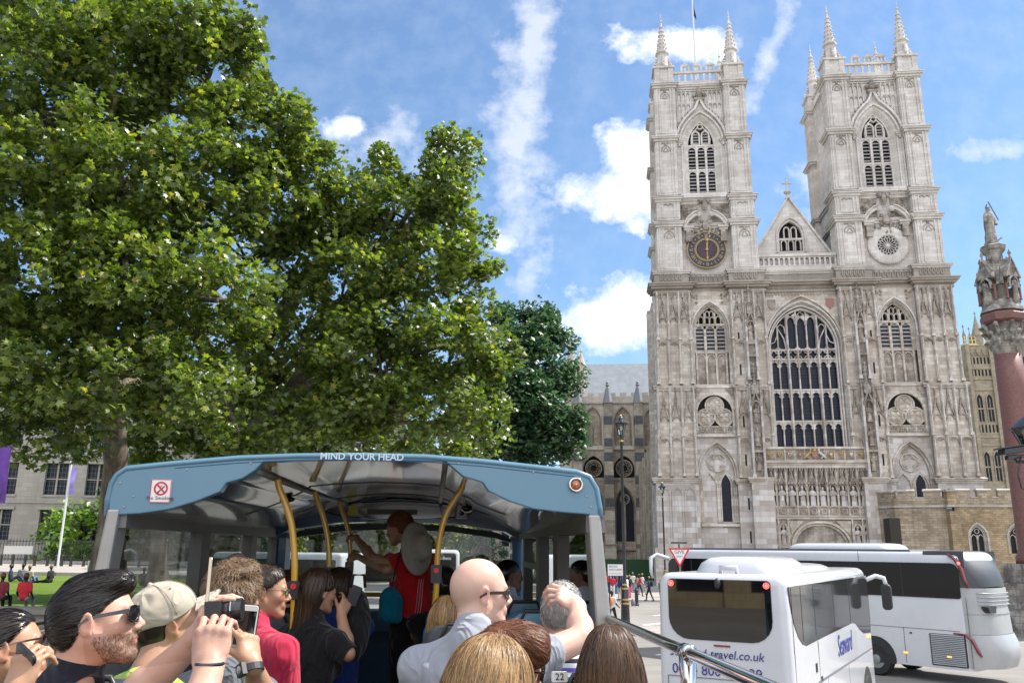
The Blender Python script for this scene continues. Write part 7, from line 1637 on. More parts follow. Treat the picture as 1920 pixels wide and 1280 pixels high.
# ------------------------------------------------------------------ passengers
C_NAVY = cloth('navy_cotton', (.012, .013, .022)); C_LIME = cloth('lime_cotton', (.36, .52, .07)); C_GREY = cloth('grey_marl', (.30, .31, .35)); C_PINK = cloth('crimson_cotton', (.42, .02, .055)); C_BLACK = cloth('black_cotton', (.010, .010, .011)); C_WHITE = cloth('pale_blue_shirt', (.52, .58, .68)); C_CAP = cloth('khaki_canvas', (.42, .37, .29)); C_REDT = cloth('red_jersey', (.46, .008, .012)); C_DENIM = cloth('denim', (.05, .08, .14)); C_TEAL = cloth('teal_nylon', (.0, .14, .22))
def striped():
    t = NT('striped_jersey'); c = t.coord(); sp_ = t.new('ShaderNodeSeparateXYZ'); t.link(c, sp_.inputs[0]); v = t.math('ADD', sp_.outputs[2], t.math('MULTIPLY', t.noise(c, 5, 2), .012)); fr = t.math('FRACT', t.math('MULTIPLY', v, 30.)); fr2 = t.math('FRACT', t.math('MULTIPLY', v, 15.))
    col = t.mix(t.math('GREATER_THAN', fr, .5), (.62, .62, .66), t.mix(t.math('GREATER_THAN', fr2, .5), (.015, .015, .03), (.10, .08, .32))); t.set(Base_Color=col, Roughness=.85); return t.mat
C_STR = striped()
# -- man with slick dark hair and sunglasses
p = Person('person with slick dark hair, short beard and sunglasses, in navy tee, raising a camera', (181, 1163), 2.42, -80, 9, -4, 1.0, SK_FAIR, body_yaw=-68, lean=(-.03, .0), h=.0036)
def mp(px, py, D): return p.pt(px, py, D)
p.arm('R', mp(352, 1395, 1.90), mp(392, 1252, 1.98), .45, r=(.050, .043, .040, .029), hand=dict(d=mp(405, 1160, 2.02)-mp(392, 1252, 1.98), n=np.array([-.05, -1, .15]), side=-1, s=1.0, curls=(30, 38, 30, 28), mid=52, thumb=(30, .7), spread=8))
p.arm('L', mp(225, 1330, 2.22), mp(362, 1205, 2.16), .4, r=(.048, .043, .038, .028), hand=dict(d=mp(398, 1118, 2.14)-mp(362, 1205, 2.16), n=np.array([-.9, -.25, .2]), side=1, s=.98, curls=(12, 25, 60, 70), mid=40, thumb=(38, .4)))
p.finish(C_NAVY, 'tee_shirt', stub=.5, seed=2, extra=None)
def quiff(F, P_, R):
    F.ell(P_(.006, .050, .088), (.055, .048, .026), R, .03); F.ell(P_(0, .01, .097), (.060, .07, .024), R, .03)
Hc = hair_cap(p.T, p.R, 1, .003, .080, .070, nape=-.055, sideburn=-.012, extra=quiff, h=.0038, disp=None); ho, _ = fobj('hair', Hc, H_BLK, p.o)
sd = p.seeds(Hc, lambda L: L[:, 2] > -.05)
strands('hair_strands', Hc, H_BLK, ho, sd, lambda P_: (p.R@np.array([0, -1, -.15]))[None, :]+0*P_, 8000, .085, .0013, .0016, .010, .15, 3)
sd = p.V[(lambda L: (L[:, 2] < -.042) & (L[:, 2] > -.118) & (L[:, 1] > .005+.35*(-.06-L[:, 2])) & (L[:, 1] < .115) & (abs(L[:, 0]) < .09) & ~((abs(L[:, 0]) < .022) & (abs(L[:, 2]+.063) < .009) & (L[:, 1] > .085)))((p.V-p.T)@p.R)]
strands('beard', p.Fg, hair_mat('beard_brown', (.05, .025, .012), (.20, .11, .06)), p.body, sd, lambda P_: (p.R@np.array([0, .3, -1]))[None, :]+0*P_, 2600, .008, .0008, .0006, .003, .45, 4, lift=.002)
glasses(p.T, p.R, 1.0, p.o, 'wayfarer')
band = p.pt(393, 1243, 1.98); MB().lathe([(.031, -.004), (.033, 0), (.031, .004)], tuple(band), 24).build('wristband', M_FRAME, p.o)
man = p
def dev(name, label, cat, c, rx, parts):
    """device in bus coordinates: c=(px,py,D)"""
    x, z = bpt(c[0], c[1], c[2]); w_ = _br*x+_bf*c[2]+Vector((0, 0, z)); r_ = empty(name, w_, BA, label, cat); r_.rotation_euler = (rad(rx[0]), rad(rx[1]), BA+rad(rx[2]))
    for n_, m_, mt in parts: m_.build(n_, mt, r_, bevel=.0015)
    return r_
M_CAMB = simple('camera_black', (.012, .012, .014), .3, coat=.4)
dev('camera', 'black compact camera with a ringed lens, held up by the dark haired person', 'camera', (408, 1150, 2.13), (0, -5, 0), [('camera_body', MB().box(-.018, .018, -.05, .05, -.032, .032), M_CAMB), ('lens_barrel', MB().loft([[(x, r_*math.cos(a), .006+r_*math.sin(a)) for a in np.linspace(0, 2*PI, 25)[:-1]] for x, r_ in ((.018, .027), (.030, .027), (.031, .0285), (.042, .0285), (.043, .026), (.058, .026), (.058, .020))], True, True), M_CAMB), ('lens_ring', MB().loft([[(x, .0288*math.cos(a), .006+.0288*math.sin(a)) for a in np.linspace(0, 2*PI, 25)[:-1]] for x in (.0345, .036)], True, False), M_CHR)])
M_GOLDP = simple('phone_champagne', (.42, .33, .24), .3, metal=.7); M_SCR = simple('phone_screen', (.008, .008, .01), .05, coat=1); M_PHW = simple('phone_white', (.62, .60, .54), .25, coat=.6)
dev('smartphone', 'champagne coloured phone seen edge-on, held above the camera', 'phone', (391, 1096, 2.16), (0, -16, -76), [('phone_body', MB().prism(rrect(-.033, .033, -.062, .062, .010), -.004, .004, 'y'), M_GOLDP), ('screen', MB().prism(rrect(-.029, .029, -.050, .050, .002), .004, .0045, 'y'), M_SCR)])
# -- capped person holding a white phone, lime shirt
p = Person('person in a khaki baseball cap and lime green tee, holding up a white phone', (318, 1163), 2.98, -66, 26, 4, 1.0, SK_TAN, body_yaw=-35, lean=(.02, -.02), h=.0045)
cp = p; mp = p.pt
p.arm('R', mp(505, 1340, 2.72), mp(472, 1244, 2.55), .45, hand=dict(d=mp(458, 1170, 2.59)-mp(472, 1244, 2.55), n=np.array([.75, -.55, .1]), side=-1, s=.95, curls=(32, 38, 44, 50), mid=50, thumb=(24, .75)))
p.arm('L', p.sh['L']+p.by*.12+np.array([0, 0, -.26]), p.sh['L']+p.by*.33+np.array([0, 0, -.12]), .45)
p.finish(C_LIME, 'tee_shirt', seed=5)
Hc = hair_cap(p.T, p.R, 1, .008, .05, .04, nape=-.085, h=.005); ho, _ = fobj('hair', Hc, H_BLK, p.o)
F = Field(); P_ = lambda x, y, z: p.T+p.R@np.array([x, y, z])
F.ell(P_(0, -.015, .040), (.094, .114, .094), p.R); F.cut(P_(0, .0, .008), p.R@np.array([0, .12, -1]), .004)
F.cap(P_(0, -.015, .136), P_(0, -.015, .137), .007, .007, .004)
F.grid(.004, wrinkle(8, .0018, 30)); cap_o, _ = fobj('baseball_cap', F, C_CAP, p.o)
M4 = Matrix(np.vstack([np.hstack([p.R, p.T.reshape(3, 1)]), [0, 0, 0, 1]]).tolist())
m = MB(); R_ = []
for t in np.linspace(0, 1, 7): R_.append([M4 @ Vector((x*(1-.12*t), .075+.02*(1-abs(x/.08)**2)+.085*t*(1-.45*abs(x/.08)**2.2), .028-.0055-.18*x*x/.08-.004*t)) for x in np.linspace(-.082, .082, 13)])
m.loft(R_, False, False); R2_ = [[q+Vector(p.R@np.array([0, 0, .004])) for q in r_] for r_ in R_]; m.loft(R2_, False, False); m.build('cap_peak', C_CAP, cap_o, smooth=True)
m = MB()
for k in range(6):
    a = k*PI/3+.3; m.tube([M4 @ Vector((math.sin(t)*math.cos(a)*.0955, -.015+math.sin(t)*math.sin(a)*.1155, .040+math.cos(t)*.0955)) for t in np.linspace(0.05, 1.75, 12)], .0012, 5)
for k in range(4): a = k*PI/2+.6; m.bar([], .1, 0, 0) if False else m.sphere(tuple(M4 @ Vector((math.sin(.8)*math.cos(a)*.0955, -.015+math.sin(.8)*math.sin(a)*.1155, .040+math.cos(.8)*.0955))), .0032, 6, 4)
m.build('cap_seams', cloth('khaki_stitch', (.30, .26, .2)), cap_o, smooth=True)
wr = p.pt(471, 1241, 2.55); d_ = p.pt(458, 1170, 2.59)-p.pt(472, 1244, 2.55); q_ = Vector(d_).to_track_quat('Z', 'Y').to_matrix().to_4x4(); M5 = Matrix.Translation(Vector(wr-d_/np.linalg.norm(d_)*.018)) @ q_
k = MB(); n_ = 24; k.loft([[(.0315*math.cos(a)*g_, .027*math.sin(a)*g_, z) for a in np.linspace(0, 2*PI, n_+1)[:-1]] for z, g_ in ((-.010, .98), (-.010, 1.06), (.010, 1.06), (.010, .98))], True, False); k.box(.026, .042, -.016, .016, -.017, .017); k.box(.030, .040, -.02, -.016, -.004, .004)
q = MB(); q.merge(k, M5); w1 = q.build('wristwatch', M_GRIP, p.o, bevel=.001); q = MB(); kk = MB().prism(circ(0, 0, .011, 20), .0422, .043, 'x'); q.merge(kk, M5); q.build('watch_dial', M_CHR, w1)
dev('smartphone', 'white phone in a black case, dark screen towards us, held beside the wristwatch', 'phone', (459, 1176, 2.60), (-3, 4, 5), [('phone_case', MB().prism(rrect(-.034, .034, -.066, .066, .010), .001, .009, 'y'), M_GRIP), ('phone_body', MB().prism(rrect(-.031, .031, -.063, .063, .009), -.001, .002, 'y'), M_PHW), ('screen', MB().prism(rrect(-.0275, .0275, -.047, .047, .001), -.0016, -.0008, 'y'), M_SCR)])
# -- woman at the far left
p = Person('person with dark hair combed back and sunglasses at the lower left edge', (14, 1222), 2.55, -66, 10, -14, .94, SK_TAN, True, body_yaw=-60, lean=(-.04, -.05), h=.0045); mp = p.pt
p.arm('R', mp(-20, 1400, 2.0), mp(30, 1300, 2.0), .5, hand=dict(d=mp(48, 1250, 2.02)-mp(30, 1300, 2.0), n=np.array([-.3, -1, 0]), side=-1, s=.9, curls=(30, 40, 45, 50), mid=45, thumb=(35, .6)))
p.finish(cloth('cream_knit', (.5, .4, .24)), 'jumper', seed=9)
Hc = hair_cap(p.T, p.R, .94, .009, .070, .075, nape=-.09, h=.0042, back=.012); ho, _ = fobj('hair', Hc, H_BLK, p.o)
strands('hair_strands', Hc, H_BLK, ho, p.seeds(Hc), lambda P_: (p.R@np.array([0, -1, -.25]))[None, :]+0*P_, 4400, .09, .0013, .0016, .010, .08, 5)
glasses(p.T, p.R, .94, p.o, 'big', frame=simple('bronze_frame', (.05, .025, .018), .2, coat=.8))
dev('smartphone', 'dark phone held in the fingers at the bottom left corner', 'phone', (46, 1262, 2.04), (20, 25, -30), [('phone_body', MB().prism(rrect(-.035, .035, -.065, .065, .01), -.004, .004, 'y'), M_CAMB)])
# -- bald man
p = Person('bald person with wraparound sunglasses and grey tee, right arm lifted', (902, 1109), 3.13, -76, -2, 2, 1.0, SK_PALE, body_yaw=-12, lean=(-.02, -.03), sh=.18, h=.0045); mp = p.pt
p.arm('R', mp(1090, 1196, 3.12), mp(1082, 1135, 3.3), .42, r=(.056, .046, .042, .030), hand=dict(d=mp(1040, 1112, 3.3)-mp(1080, 1138, 3.3), n=np.array([.3, -.8, .6]), side=1, s=1.0, curls=(25, 35, 45, 55), mid=45, thumb=(35, .7)), shoulder=p.sh['R']+np.array([0, 0, .03]))
p.arm('L', p.sh['L']+np.array([-.04, .08, -.27]), p.sh['L']+np.array([-.02, .33, -.30]), .55, r=(.056, .046, .042, .030))
def bald(L): 
    n = np.exp(-(((L-np.array([.05, .06, .075]))/np.array([.02, .012, .02]))**2).sum(1))[:, None]; m = ((L[:, 2] > .0) | (L[:, 1] < -.02))[:, None]*np.clip((.055-L[:, 2])/.05, 0, 1)[:, None]*(L[:, 1] < .03)[:, None]*(L[:, 2] > -.07)[:, None]
    return (1-n*np.array([.15, .5, .5]))*(1-m*np.array([.16, .13, .10]))
p.finish(C_GREY, 'tee_shirt', stub=.3, seed=12, fold=.008, extra=bald); p.legs(C_DENIM)
glasses(p.T, p.R, 1.0, p.o, 'wrap')
# -- auburn woman with sunglasses
p = Person('person with short auburn hair and round sunglasses, behind the blonde head', (958, 1250), 2.75, -74, -10, 6, .97, SK_PALE, True, body_yaw=-20, lean=(-.02, -.02)); p.arm('R', p.sh['R']+np.array([.03, .1, -.25]), p.sh['R']+np.array([.0, .33, -.2]), .5); p.arm('L', p.sh['L']+np.array([-.03, .1, -.25]), p.sh['L']+np.array([0, .33, -.2]), .5)
p.finish(C_BLACK, 'top', seed=14)
def bob(F, P_, R): F.ell(P_(0, .03, .10), (.07, .065, .03), R, .03); F.ell(P_(0, -.07, .0), (.082, .05, .07), R, .03); F.ell(P_(.05, .055, .065), (.03, .03, .035), R, .02)
Hc = hair_cap(p.T, p.R, 1, .014, .085, .070, nape=-.095, extra=bob, h=.0042, disp=wrinkle(3, .003, 60)); ho, _ = fobj('hair', Hc, H_RED, p.o)
strands('hair_strands', Hc, H_RED, ho, p.seeds(Hc), p.field((.02, -.06, .10), (0, .35, -.35)), 5200, .095, .0013, .003, .010, .32, 7, lift=.006)
glasses(p.T, p.R, .97, p.o, 'big')
# -- blonde head in front
p = Person('person with smooth dark blonde hair seen from behind, nearest head at the bottom', (922, 1308), 1.95, -28, -6, 0, 1.0, SK_PALE, True, body_yaw=-10, lean=(0, 0)); p.finish(C_BLACK, 'top', seed=15)
def longh(F, P_, R): F.ell(P_(0, -.065, -.05), (.092, .06, .11), R, .04); F.ell(P_(0, -.075, -.16), (.098, .05, .12), R, .04)
Hc = hair_cap(p.T, p.R, 1, .016, .085, .065, nape=-.30, extra=longh, h=.0042); ho, _ = fobj('hair', Hc, H_BLD, p.o)
strands('hair_strands', Hc, H_BLD, ho, p.seeds(Hc, lambda L: L[:, 2] > -.08), p.field((.01, .015, .16), (0, 0, -.5)), 8500, .16, .0014, .0020, .010, .16, 8, wav=.10)
# -- child with brown bob
p = Person('child with straight brown hair seen from behind beside the chrome rail', (1145, 1243), 2.42, -12, 0, 0, .76, SK_PALE, True, body_yaw=0, lean=(0, 0)); p.finish(cloth('child_top', (.2, .1, .12)), 'top', seed=16)
def bobc(F, P_, R): F.ell(P_(0, -.055, -.045), (.088, .062, .075), R, .04); F.ell(P_(0, -.06, -.10), (.088, .055, .06), R, .04)
Hc = hair_cap(p.T, p.R, .77, .018, .09, .06, nape=-.16, extra=bobc, h=.0045); ho, _ = fobj('hair', Hc, H_BRN, p.o)
strands('hair_strands', Hc, H_BRN, ho, p.seeds(Hc, lambda L: L[:, 2] > -.06), p.field((0, .0, .16), (0, 0, -.6)), 5200, .13, .0014, .0022, .010, .15, 9)
# -- grey-haired man in striped shirt
p = Person('person with cropped grey hair and a navy and white striped top, beside the bald one', (1052, 1146), 3.62, -8, -4, 4, 1.02, SK_FAIR, body_yaw=5, lean=(0, -.02), sh=.2); p.arm('R', p.sh['R']+np.array([.05, .1, -.25]), p.sh['R']+np.array([.0, .35, -.25]), .6); p.arm('L', p.sh['L']+np.array([-.05, .1, -.25]), p.sh['L']+np.array([0, .35, -.25]), .6)
p.finish(C_STR, 'striped_top', seed=17); Hc = hair_cap(p.T, p.R, 1.02, .005, .07, .070, nape=-.07, h=.005); ho, _ = fobj('hair', Hc, H_GRY, p.o)
strands('hair_strands', Hc, H_GRY, ho, p.seeds(Hc), p.field((0, -.05, .12), (0, 0, -.4)), 2200, .022, .0022, .002, .006, .6, 10, lift=.004)
# -- crimson man with glasses
p = Person('person with short dark hair and thin black glasses in a crimson tee', (499, 1108), 4.15, -84, -3, 0, 1.0, SK_TAN, body_yaw=-30, lean=(-.02, -.02), sh=.2, h=.0055); p.arm('R', p.sh['R']+np.array([.02, .02, -.28]), p.sh['R']+np.array([.08, .28, -.30]), .6, r=(.055, .046, .042, .030)); p.arm('L', p.sh['L']+np.array([-.03, .1, -.27]), p.sh['L']+np.array([0, .33, -.3]), .6)
p.finish(C_PINK, 'tee_shirt', stub=.3, seed=18, fold=.009); p.legs(C_DENIM); Hc = hair_cap(p.T, p.R, 1, .008, .078, .075, nape=-.07, h=.0055); ho, _ = fobj('hair', Hc, H_BRN, p.o)
strands('hair_strands', Hc, H_BLK, ho, p.seeds(Hc), p.field((0, -.05, .12), (0, .2, -.4)), 1800, .03, .0028, .002, .007, .4, 11, lift=.003); glasses(p.T, p.R, 1.0, p.o, 'thin', lens=glass('clear_lens', (.9, .9, .9)))
# -- tousled brown head, grey balding head, dark head
p = Person('person with tousled wavy brown hair between the white phone and the balding head', (440, 1122), 3.55, -30, 4, 0, 1.0, SK_FAIR, body_yaw=-10, drop=.09, sh=.16, h=.0055); p.finish(cloth('patterned_grey', (.12, .13, .15)), 'shirt', seed=19)
def tous(F, P_, R): F.ell(P_(0, .0, .10), (.08, .09, .04), R, .03)
Hc = hair_cap(p.T, p.R, 1, .018, .09, .06, nape=-.09, extra=tous, h=.0055, disp=wrinkle(4, .006, 55)); ho, _ = fobj('hair', Hc, H_BRN, p.o)
strands('hair_strands', Hc, hair_mat('hair_light_brown', (.06, .035, .018), (.26, .16, .085)), ho, p.seeds(Hc), p.field((0, -.04, .12), (0, 0, -.3)), 4200, .06, .0016, .004, .008, .5, 12, wav=.5, lift=.012)
p = Person('person with a balding grey head and reddened crown, seen from behind under the canopy', (443, 1074), 5.25, 6, -6, 0, 1.0, SK_FAIR, h=.0065); p.finish(cloth('stone_shirt', (.2, .19, .17)), 'shirt', seed=20)
def ringh(F, P_, R): F.ell(P_(0, -.03, .12), (.055, .07, .045), R, .02, '-')
Hc = hair_cap(p.T, p.R, 1, .006, .06, .05, nape=-.075, extra=ringh, h=.006); ho, _ = fobj('hair', Hc, H_GRY, p.o); strands('hair_strands', Hc, H_GRY, ho, p.seeds(Hc), p.field((0, -.03, .13), (0, 0, -.3)), 1400, .03, .0028, .002, .008, .4, 13)
# -- woman in black with phone
p = Person('person with long dark hair in a black top, photographing with a small phone', (598, 1108), 4.85, -52, -6, 0, .96, SK_TAN, True, body_yaw=-30, sh=.175, h=.006); mp = p.pt
p.arm('R', mp(652, 1225, 4.7), mp(640, 1152, 4.85), .9, hand=dict(d=mp(655, 1112, 4.9)-mp(640, 1152, 4.85), n=np.array([.6, -.7, 0]), side=-1, s=.9, curls=(20, 40, 45, 50), mid=40, thumb=(30, .6)), long=False); p.arm('L', p.sh['L']+np.array([0, .15, -.24]), p.sh['L']+np.array([.2, .34, -.1]), .9)
p.finish(C_BLACK, 'black_top', seed=21); p.legs(C_BLACK)
def lng(F, P_, R): F.ell(P_(-.01, -.06, -.06), (.088, .06, .11), R, .04); F.ell(P_(-.02, -.07, -.19), (.085, .05, .13), R, .04)
H_DKL = hair_mat('hair_dark_brown', (.012, .007, .004), (.06, .032, .016)); Hc = hair_cap(p.T, p.R, .96, .014, .085, .06, nape=-.33, extra=lng, h=.006); ho, _ = fobj('hair', Hc, H_DKL, p.o); strands('hair_strands', Hc, H_DKL, ho, p.seeds(Hc), p.field((0, 0, .16), (0, 0, -.6)), 1800, .16, .0035, .002, .012, .12, 14)
dev('smartphone', 'small dark phone raised in front of the person with long dark hair', 'phone', (664, 1116, 4.92), (0, 20, 10), [('phone_body', MB().prism(rrect(-.03, .03, -.055, .055, .008), -.004, .004, 'y'), M_CAMB)])
p = Person('person with dark shoulder length hair and blue top by the third yellow pole', (637, 1098), 5.75, -25, 0, 0, .95, SK_TAN, True, h=.007); p.finish(cloth('royal_blue', (.02, .04, .2)), 'top', seed=22); Hc = hair_cap(p.T, p.R, .95, .014, .085, .06, nape=-.33, extra=lng, h=.007); ho, _ = fobj('hair', Hc, H_DKL, p.o); strands('hair_strands', Hc, H_DKL, ho, p.seeds(Hc), p.field((0, 0, .16), (0, 0, -.6)), 900, .15, .004, .002, .012, .12, 15)
p = Person('person with a black rounded head of hair beside the nearest yellow pole', (540, 1108), 5.2, -10, 0, 0, .98, SK_TAN, h=.007); p.finish(C_BLACK, 'top', seed=23); Hc = hair_cap(p.T, p.R, .98, .014, .085, .06, nape=-.10, h=.007); fobj('hair', Hc, H_BLK, p.o)
p = Person('person with fuzzy black hair seated ahead of the bald one, near the windscreen', (833, 1098), 6.2, 0, 0, 0, .98, SK_BRN, h=.007); p.finish(C_BLACK, 'top', seed=24); Hc = hair_cap(p.T, p.R, .98, .022, .09, .05, nape=-.09, h=.007, disp=wrinkle(5, .006, 80)); ho, _ = fobj('hair', Hc, H_BLK, p.o); strands('hair_strands', Hc, H_BLK, ho, p.seeds(Hc), p.field(), 900, .02, .003, .003, .006, .9, 16, lift=.006)
p = Person('child with long light brown hair half hidden behind the bald one', (838, 1158), 4.6, -6, 0, 0, .86, SK_PALE, True, h=.006); p.finish(cloth('pink_top', (.4, .2, .22)), 'top', seed=25); Hc = hair_cap(p.T, p.R, .88, .016, .085, .06, nape=-.33, extra=longh, h=.006); ho, _ = fobj('hair', Hc, H_BLD, p.o); strands('hair_strands', Hc, H_BLD, ho, p.seeds(Hc), p.field((0, 0, .16), (0, 0, -.6)), 1500, .15, .003, .002, .012, .12, 17)
p = Person('person with cropped dark hair in a pale blue shirt by the right front pillar', (955, 1078), 6.6, -72, 0, 0, 1.0, SK_BRN, body_yaw=-25, sh=.2, h=.007); p.arm('R', p.sh['R']+np.array([.05, .08, -.27]), p.sh['R']+np.array([.05, .33, -.25]), .6); p.finish(C_WHITE, 'shirt', seed=26, fold=.006); Hc = hair_cap(p.T, p.R, 1, .004, .075, .07, nape=-.06, h=.006); fobj('hair', Hc, H_BLK, p.o)
# -- standing guide
p = Person('standing guide in red jersey with white side stripes and a sun hat slung behind', (748, 990), 6.45, 62, -14, 0, .97, SK_TAN, True, body_yaw=38, lean=(.075, -.065), sh=.15, h=.0055); mp = p.pt
grip = mp(657, 1005, 7.0); grip2 = mp(658, 1040, 7.0)
p.arm('L', mp(700, 1046, 6.55), grip+np.array([.05, -.05, -.01]), .38, r=(.042, .037, .034, .024), hand=dict(d=np.array([-1, .7, .1]), n=np.array([.3, -.6, .8]), side=1, s=.9, curls=(40, 45, 50, 55), mid=60, thumb=(30, .7)))
p.arm('R', mp(725, 1068, 6.35), grip2+np.array([.06, -.06, -.01]), .35, r=(.042, .037, .034, .024), hand=dict(d=np.array([-1, .7, .1]), n=np.array([.2, -.8, .6]), side=-1, s=.9, curls=(40, 45, 50, 55), mid=60, thumb=(30, .7)))
p.S.cut(p.nb+np.array([0, 0, -.50]), (0, 0, -1)); p.finish(C_REDT, 'red_jersey', seed=27, fold=.004)
Hc = hair_cap(p.T, p.R, .97, .012, .08, .065, nape=-.07, h=.0055, extra=lambda F, P_, R: (F.ell(P_(0, -.115, -.03), (.03, .035, .05), R, .02), F.ell(P_(0, -.135, -.09), (.022, .025, .05), R, .02))); ho, _ = fobj('hair', Hc, H_RED, p.o); strands('hair_strands', Hc, H_RED, ho, p.seeds(Hc), p.field((0, .05, .12), (0, -1, -.2)), 1500, .08, .003, .0015, .01, .15, 18)
F = Field(); hp = p.nb+np.array([0, 0, -.50])
F.ell(hp, (.165, .125, .11), np.stack([p.bx, p.by, [0, 0, 1]], 1), .04)
for e in (-1, 1):
    a = hp+p.bx*e*.085+np.array([0, 0, -.06]); kn = a+np.array([.0, .03, -.40])+p.bx*e*.03; ft = np.array([kn[0]+e*.02, kn[1]-.04, .06]); F.cap(a, kn, .095, .064, .04); F.cap(kn, ft, .066, .062, .02); F.cap(ft, ft+p.by*.12+np.array([0, 0, -.02]), .04, .03, .02)
F.grid(.010); fobj('black_trousers', F, C_BLACK, p.o)
# side stripes follow the jersey
sv = p.SV; Sf = p.S
for q in (-.018, 0, .018):
    pts = []
    for z in np.linspace(-.20, -.50, 16):
        c = p.nb+np.array([0, 0, z])+p.bx*(-.035+q+.10*(z+.3))*1.0-p.by*.25
        for _ in range(14): dd = float(Sf.sample(c[None])[0]); c = c+p.by*max(dd, 0)*.9
        pts.append(c-p.by*.001)
    MB().tube([tuple(x) for x in pts], .0045, 6, flat=.4).build('white_stripe', simple('stripe_white', (.7, .7, .7), .7) if 'stripe_white' not in bpy.data.materials else bpy.data.materials['stripe_white'], p.shirt)
# hat on the back, bag at the hip
hb_ = mp(783, 1027, 6.2); x = p.root+hb_; w_ = _br*x[0]+_bf*x[1]+Vector((0, 0, x[2])); ht = empty('sun_hat', w_, BA, 'wide brimmed beige sun hat hanging on the back of the standing guide', 'hat'); ht.rotation_euler = (rad(78), rad(8), BA+rad(42))
m = MB(); m.lathe([(.185, -.012), (.18, -.004), (.15, .0), (.105, .006), (.095, .03), (.088, .07), (.07, .095), (.03, .105), (.0, .106)], n=28, sx=.80, sy=1.05); m.build('brim', simple('hat_felt', (.30, .27, .22), .85, vary=.1), ht, smooth=True); MB().tube([(.075*math.cos(a), .10*math.sin(a), .014) for a in np.linspace(0, 2*PI, 25)[:-1]], .006, 6, closed=True).build('hat_band', C_BLACK, ht, smooth=True)
F = Field(); F.ell((0, 0, 0), (.085, .06, .11)); F.cap((-.03, 0, -.08), (.05, 0, -.10), .05, .045, .04); F.grid(.008, wrinkle(6, .006, 40)); hb_ = p.root+mp(732, 1130, 6.2); w_ = _br*hb_[0]+_bf*hb_[1]+Vector((0, 0, hb_[2])); bg_ = empty('shoulder_bag', w_, BA, 'small turquoise bag hanging at the hip of the standing guide', 'bag'); fobj('pouch', F, C_TEAL, bg_); MB().tube([(0, 0, .09), (.05, .05, .35), (.12, .12, .6)], .005, 6).build('strap', C_BLACK, bg_, smooth=True)
# -- dark backpack on the seat beside the woman
F = Field(); F.ell((0, 0, 0), (.075, .10, .19)); F.ell((0, -.07, -.05), (.06, .06, .11), None, .03); F.grid(.01, wrinkle(7, .008, 30)); b_ = np.array([*bpt(668, 1170, 5.0)]); w_ = _br*b_[0]+_bf*5.0+Vector((0, 0, b_[1])); bp = empty('backpack', w_, BA, 'black rucksack standing against the seat right of the person in black', 'backpack'); fobj('pack', F, C_BLACK, bp); MB().tube([(-.04, 0, .2), (-.03, 0, .27), (.03, 0, .27), (.04, 0, .2)], .01, 6).build('loop', C_BLACK, bp, smooth=True)
# ------------------------------------------------------------------ monument column
M_GRAN = simple('red_granite', (.17, .078, .066), .5, vary=.25, scale=9, spec=.4); M_MON = stone('monument_stone', (.42, .385, .34), (.32, .285, .24), (.085, .075, .065), .6, .3, .8, .4, patch=.85, pscale=1.6)
CX0, CY0 = at_y(1888, 657, 42).x, 42.0
mon = empty('memorial_column', (CX0, CY0, 0), rad(20), 'red granite memorial column with carved capital and saints, a helmeted statue on top', 'column'); mon.scale = (.82, .82, 1)
MB().box(-2.4, 2.4, -2.4, 2.4, 0, 1.2, 0, .1, .1).box(-1.9, 1.9, -1.9, 1.9, 1.2, 2.4, 0, .1, .1).box(-1.4, 1.4, -1.4, 1.4, 2.4, 3.3, 0, .1, .1).build('pedestal', M_MON, mon)
m = MB(); m.lathe([(1.05, 3.3), (1.05, 3.6), (.9, 3.8), (.86, 4.0), (.84, 8), (.79, 12), (.755, 13.9)], n=40)
for z in (5.4, 7.4, 9.3, 11.1, 12.7): m.lathe([(.865-.011*(z-4), z), (.868-.011*(z-4), z+.02), (.865-.011*(z-4), z+.04)], n=40) if False else None
m.build('shaft', M_GRAN, mon, smooth=True)
F = Field(); F.cap((0, 0, 13.95), (0, 0, 15.2), .78, .92, .1); rr = random.Random(4)
for ring in range(3):
    for q in range(9):
        a = 2*PI*(q+.5*ring)/9; z = 14.3+.42*ring; r_ = .84+.11*ring; c_, s_ = math.cos(a), math.sin(a); F.cap((c_*(r_-.1), s_*(r_-.1), z-.25), (c_*(r_+.16), s_*(r_+.16), z+.12), .13, .10, .05); F.ell((c_*(r_+.24), s_*(r_+.24), z+.14), (.14, .14, .10), None, .05)
        F.ell((c_*(r_+.05)*1.0+.1*rr.uniform(-1, 1), s_*(r_+.05)+.1*rr.uniform(-1, 1), z-.05), (.06, .06, .1), None, .02, '-')
F.grid(.045); fobj('capital', F, M_MON, mon)
MB().lathe([(1.10, 15.4), (1.30, 15.5), (1.34, 15.8), (1.2, 15.95)], n=8, ph=PI/8).build('abacus', M_GRAN, mon)
m = MB(); m.lathe([(1.3, 16.0), (1.25, 16.2), (1.1, 16.5), (1.1, 16.75), (.55, 16.8), (.5, 18.4), (.62, 18.6), (.55, 19.4), (.5, 20.2), (.75, 20.5), (.78, 20.75), (.6, 20.85)], n=8, ph=PI/8)
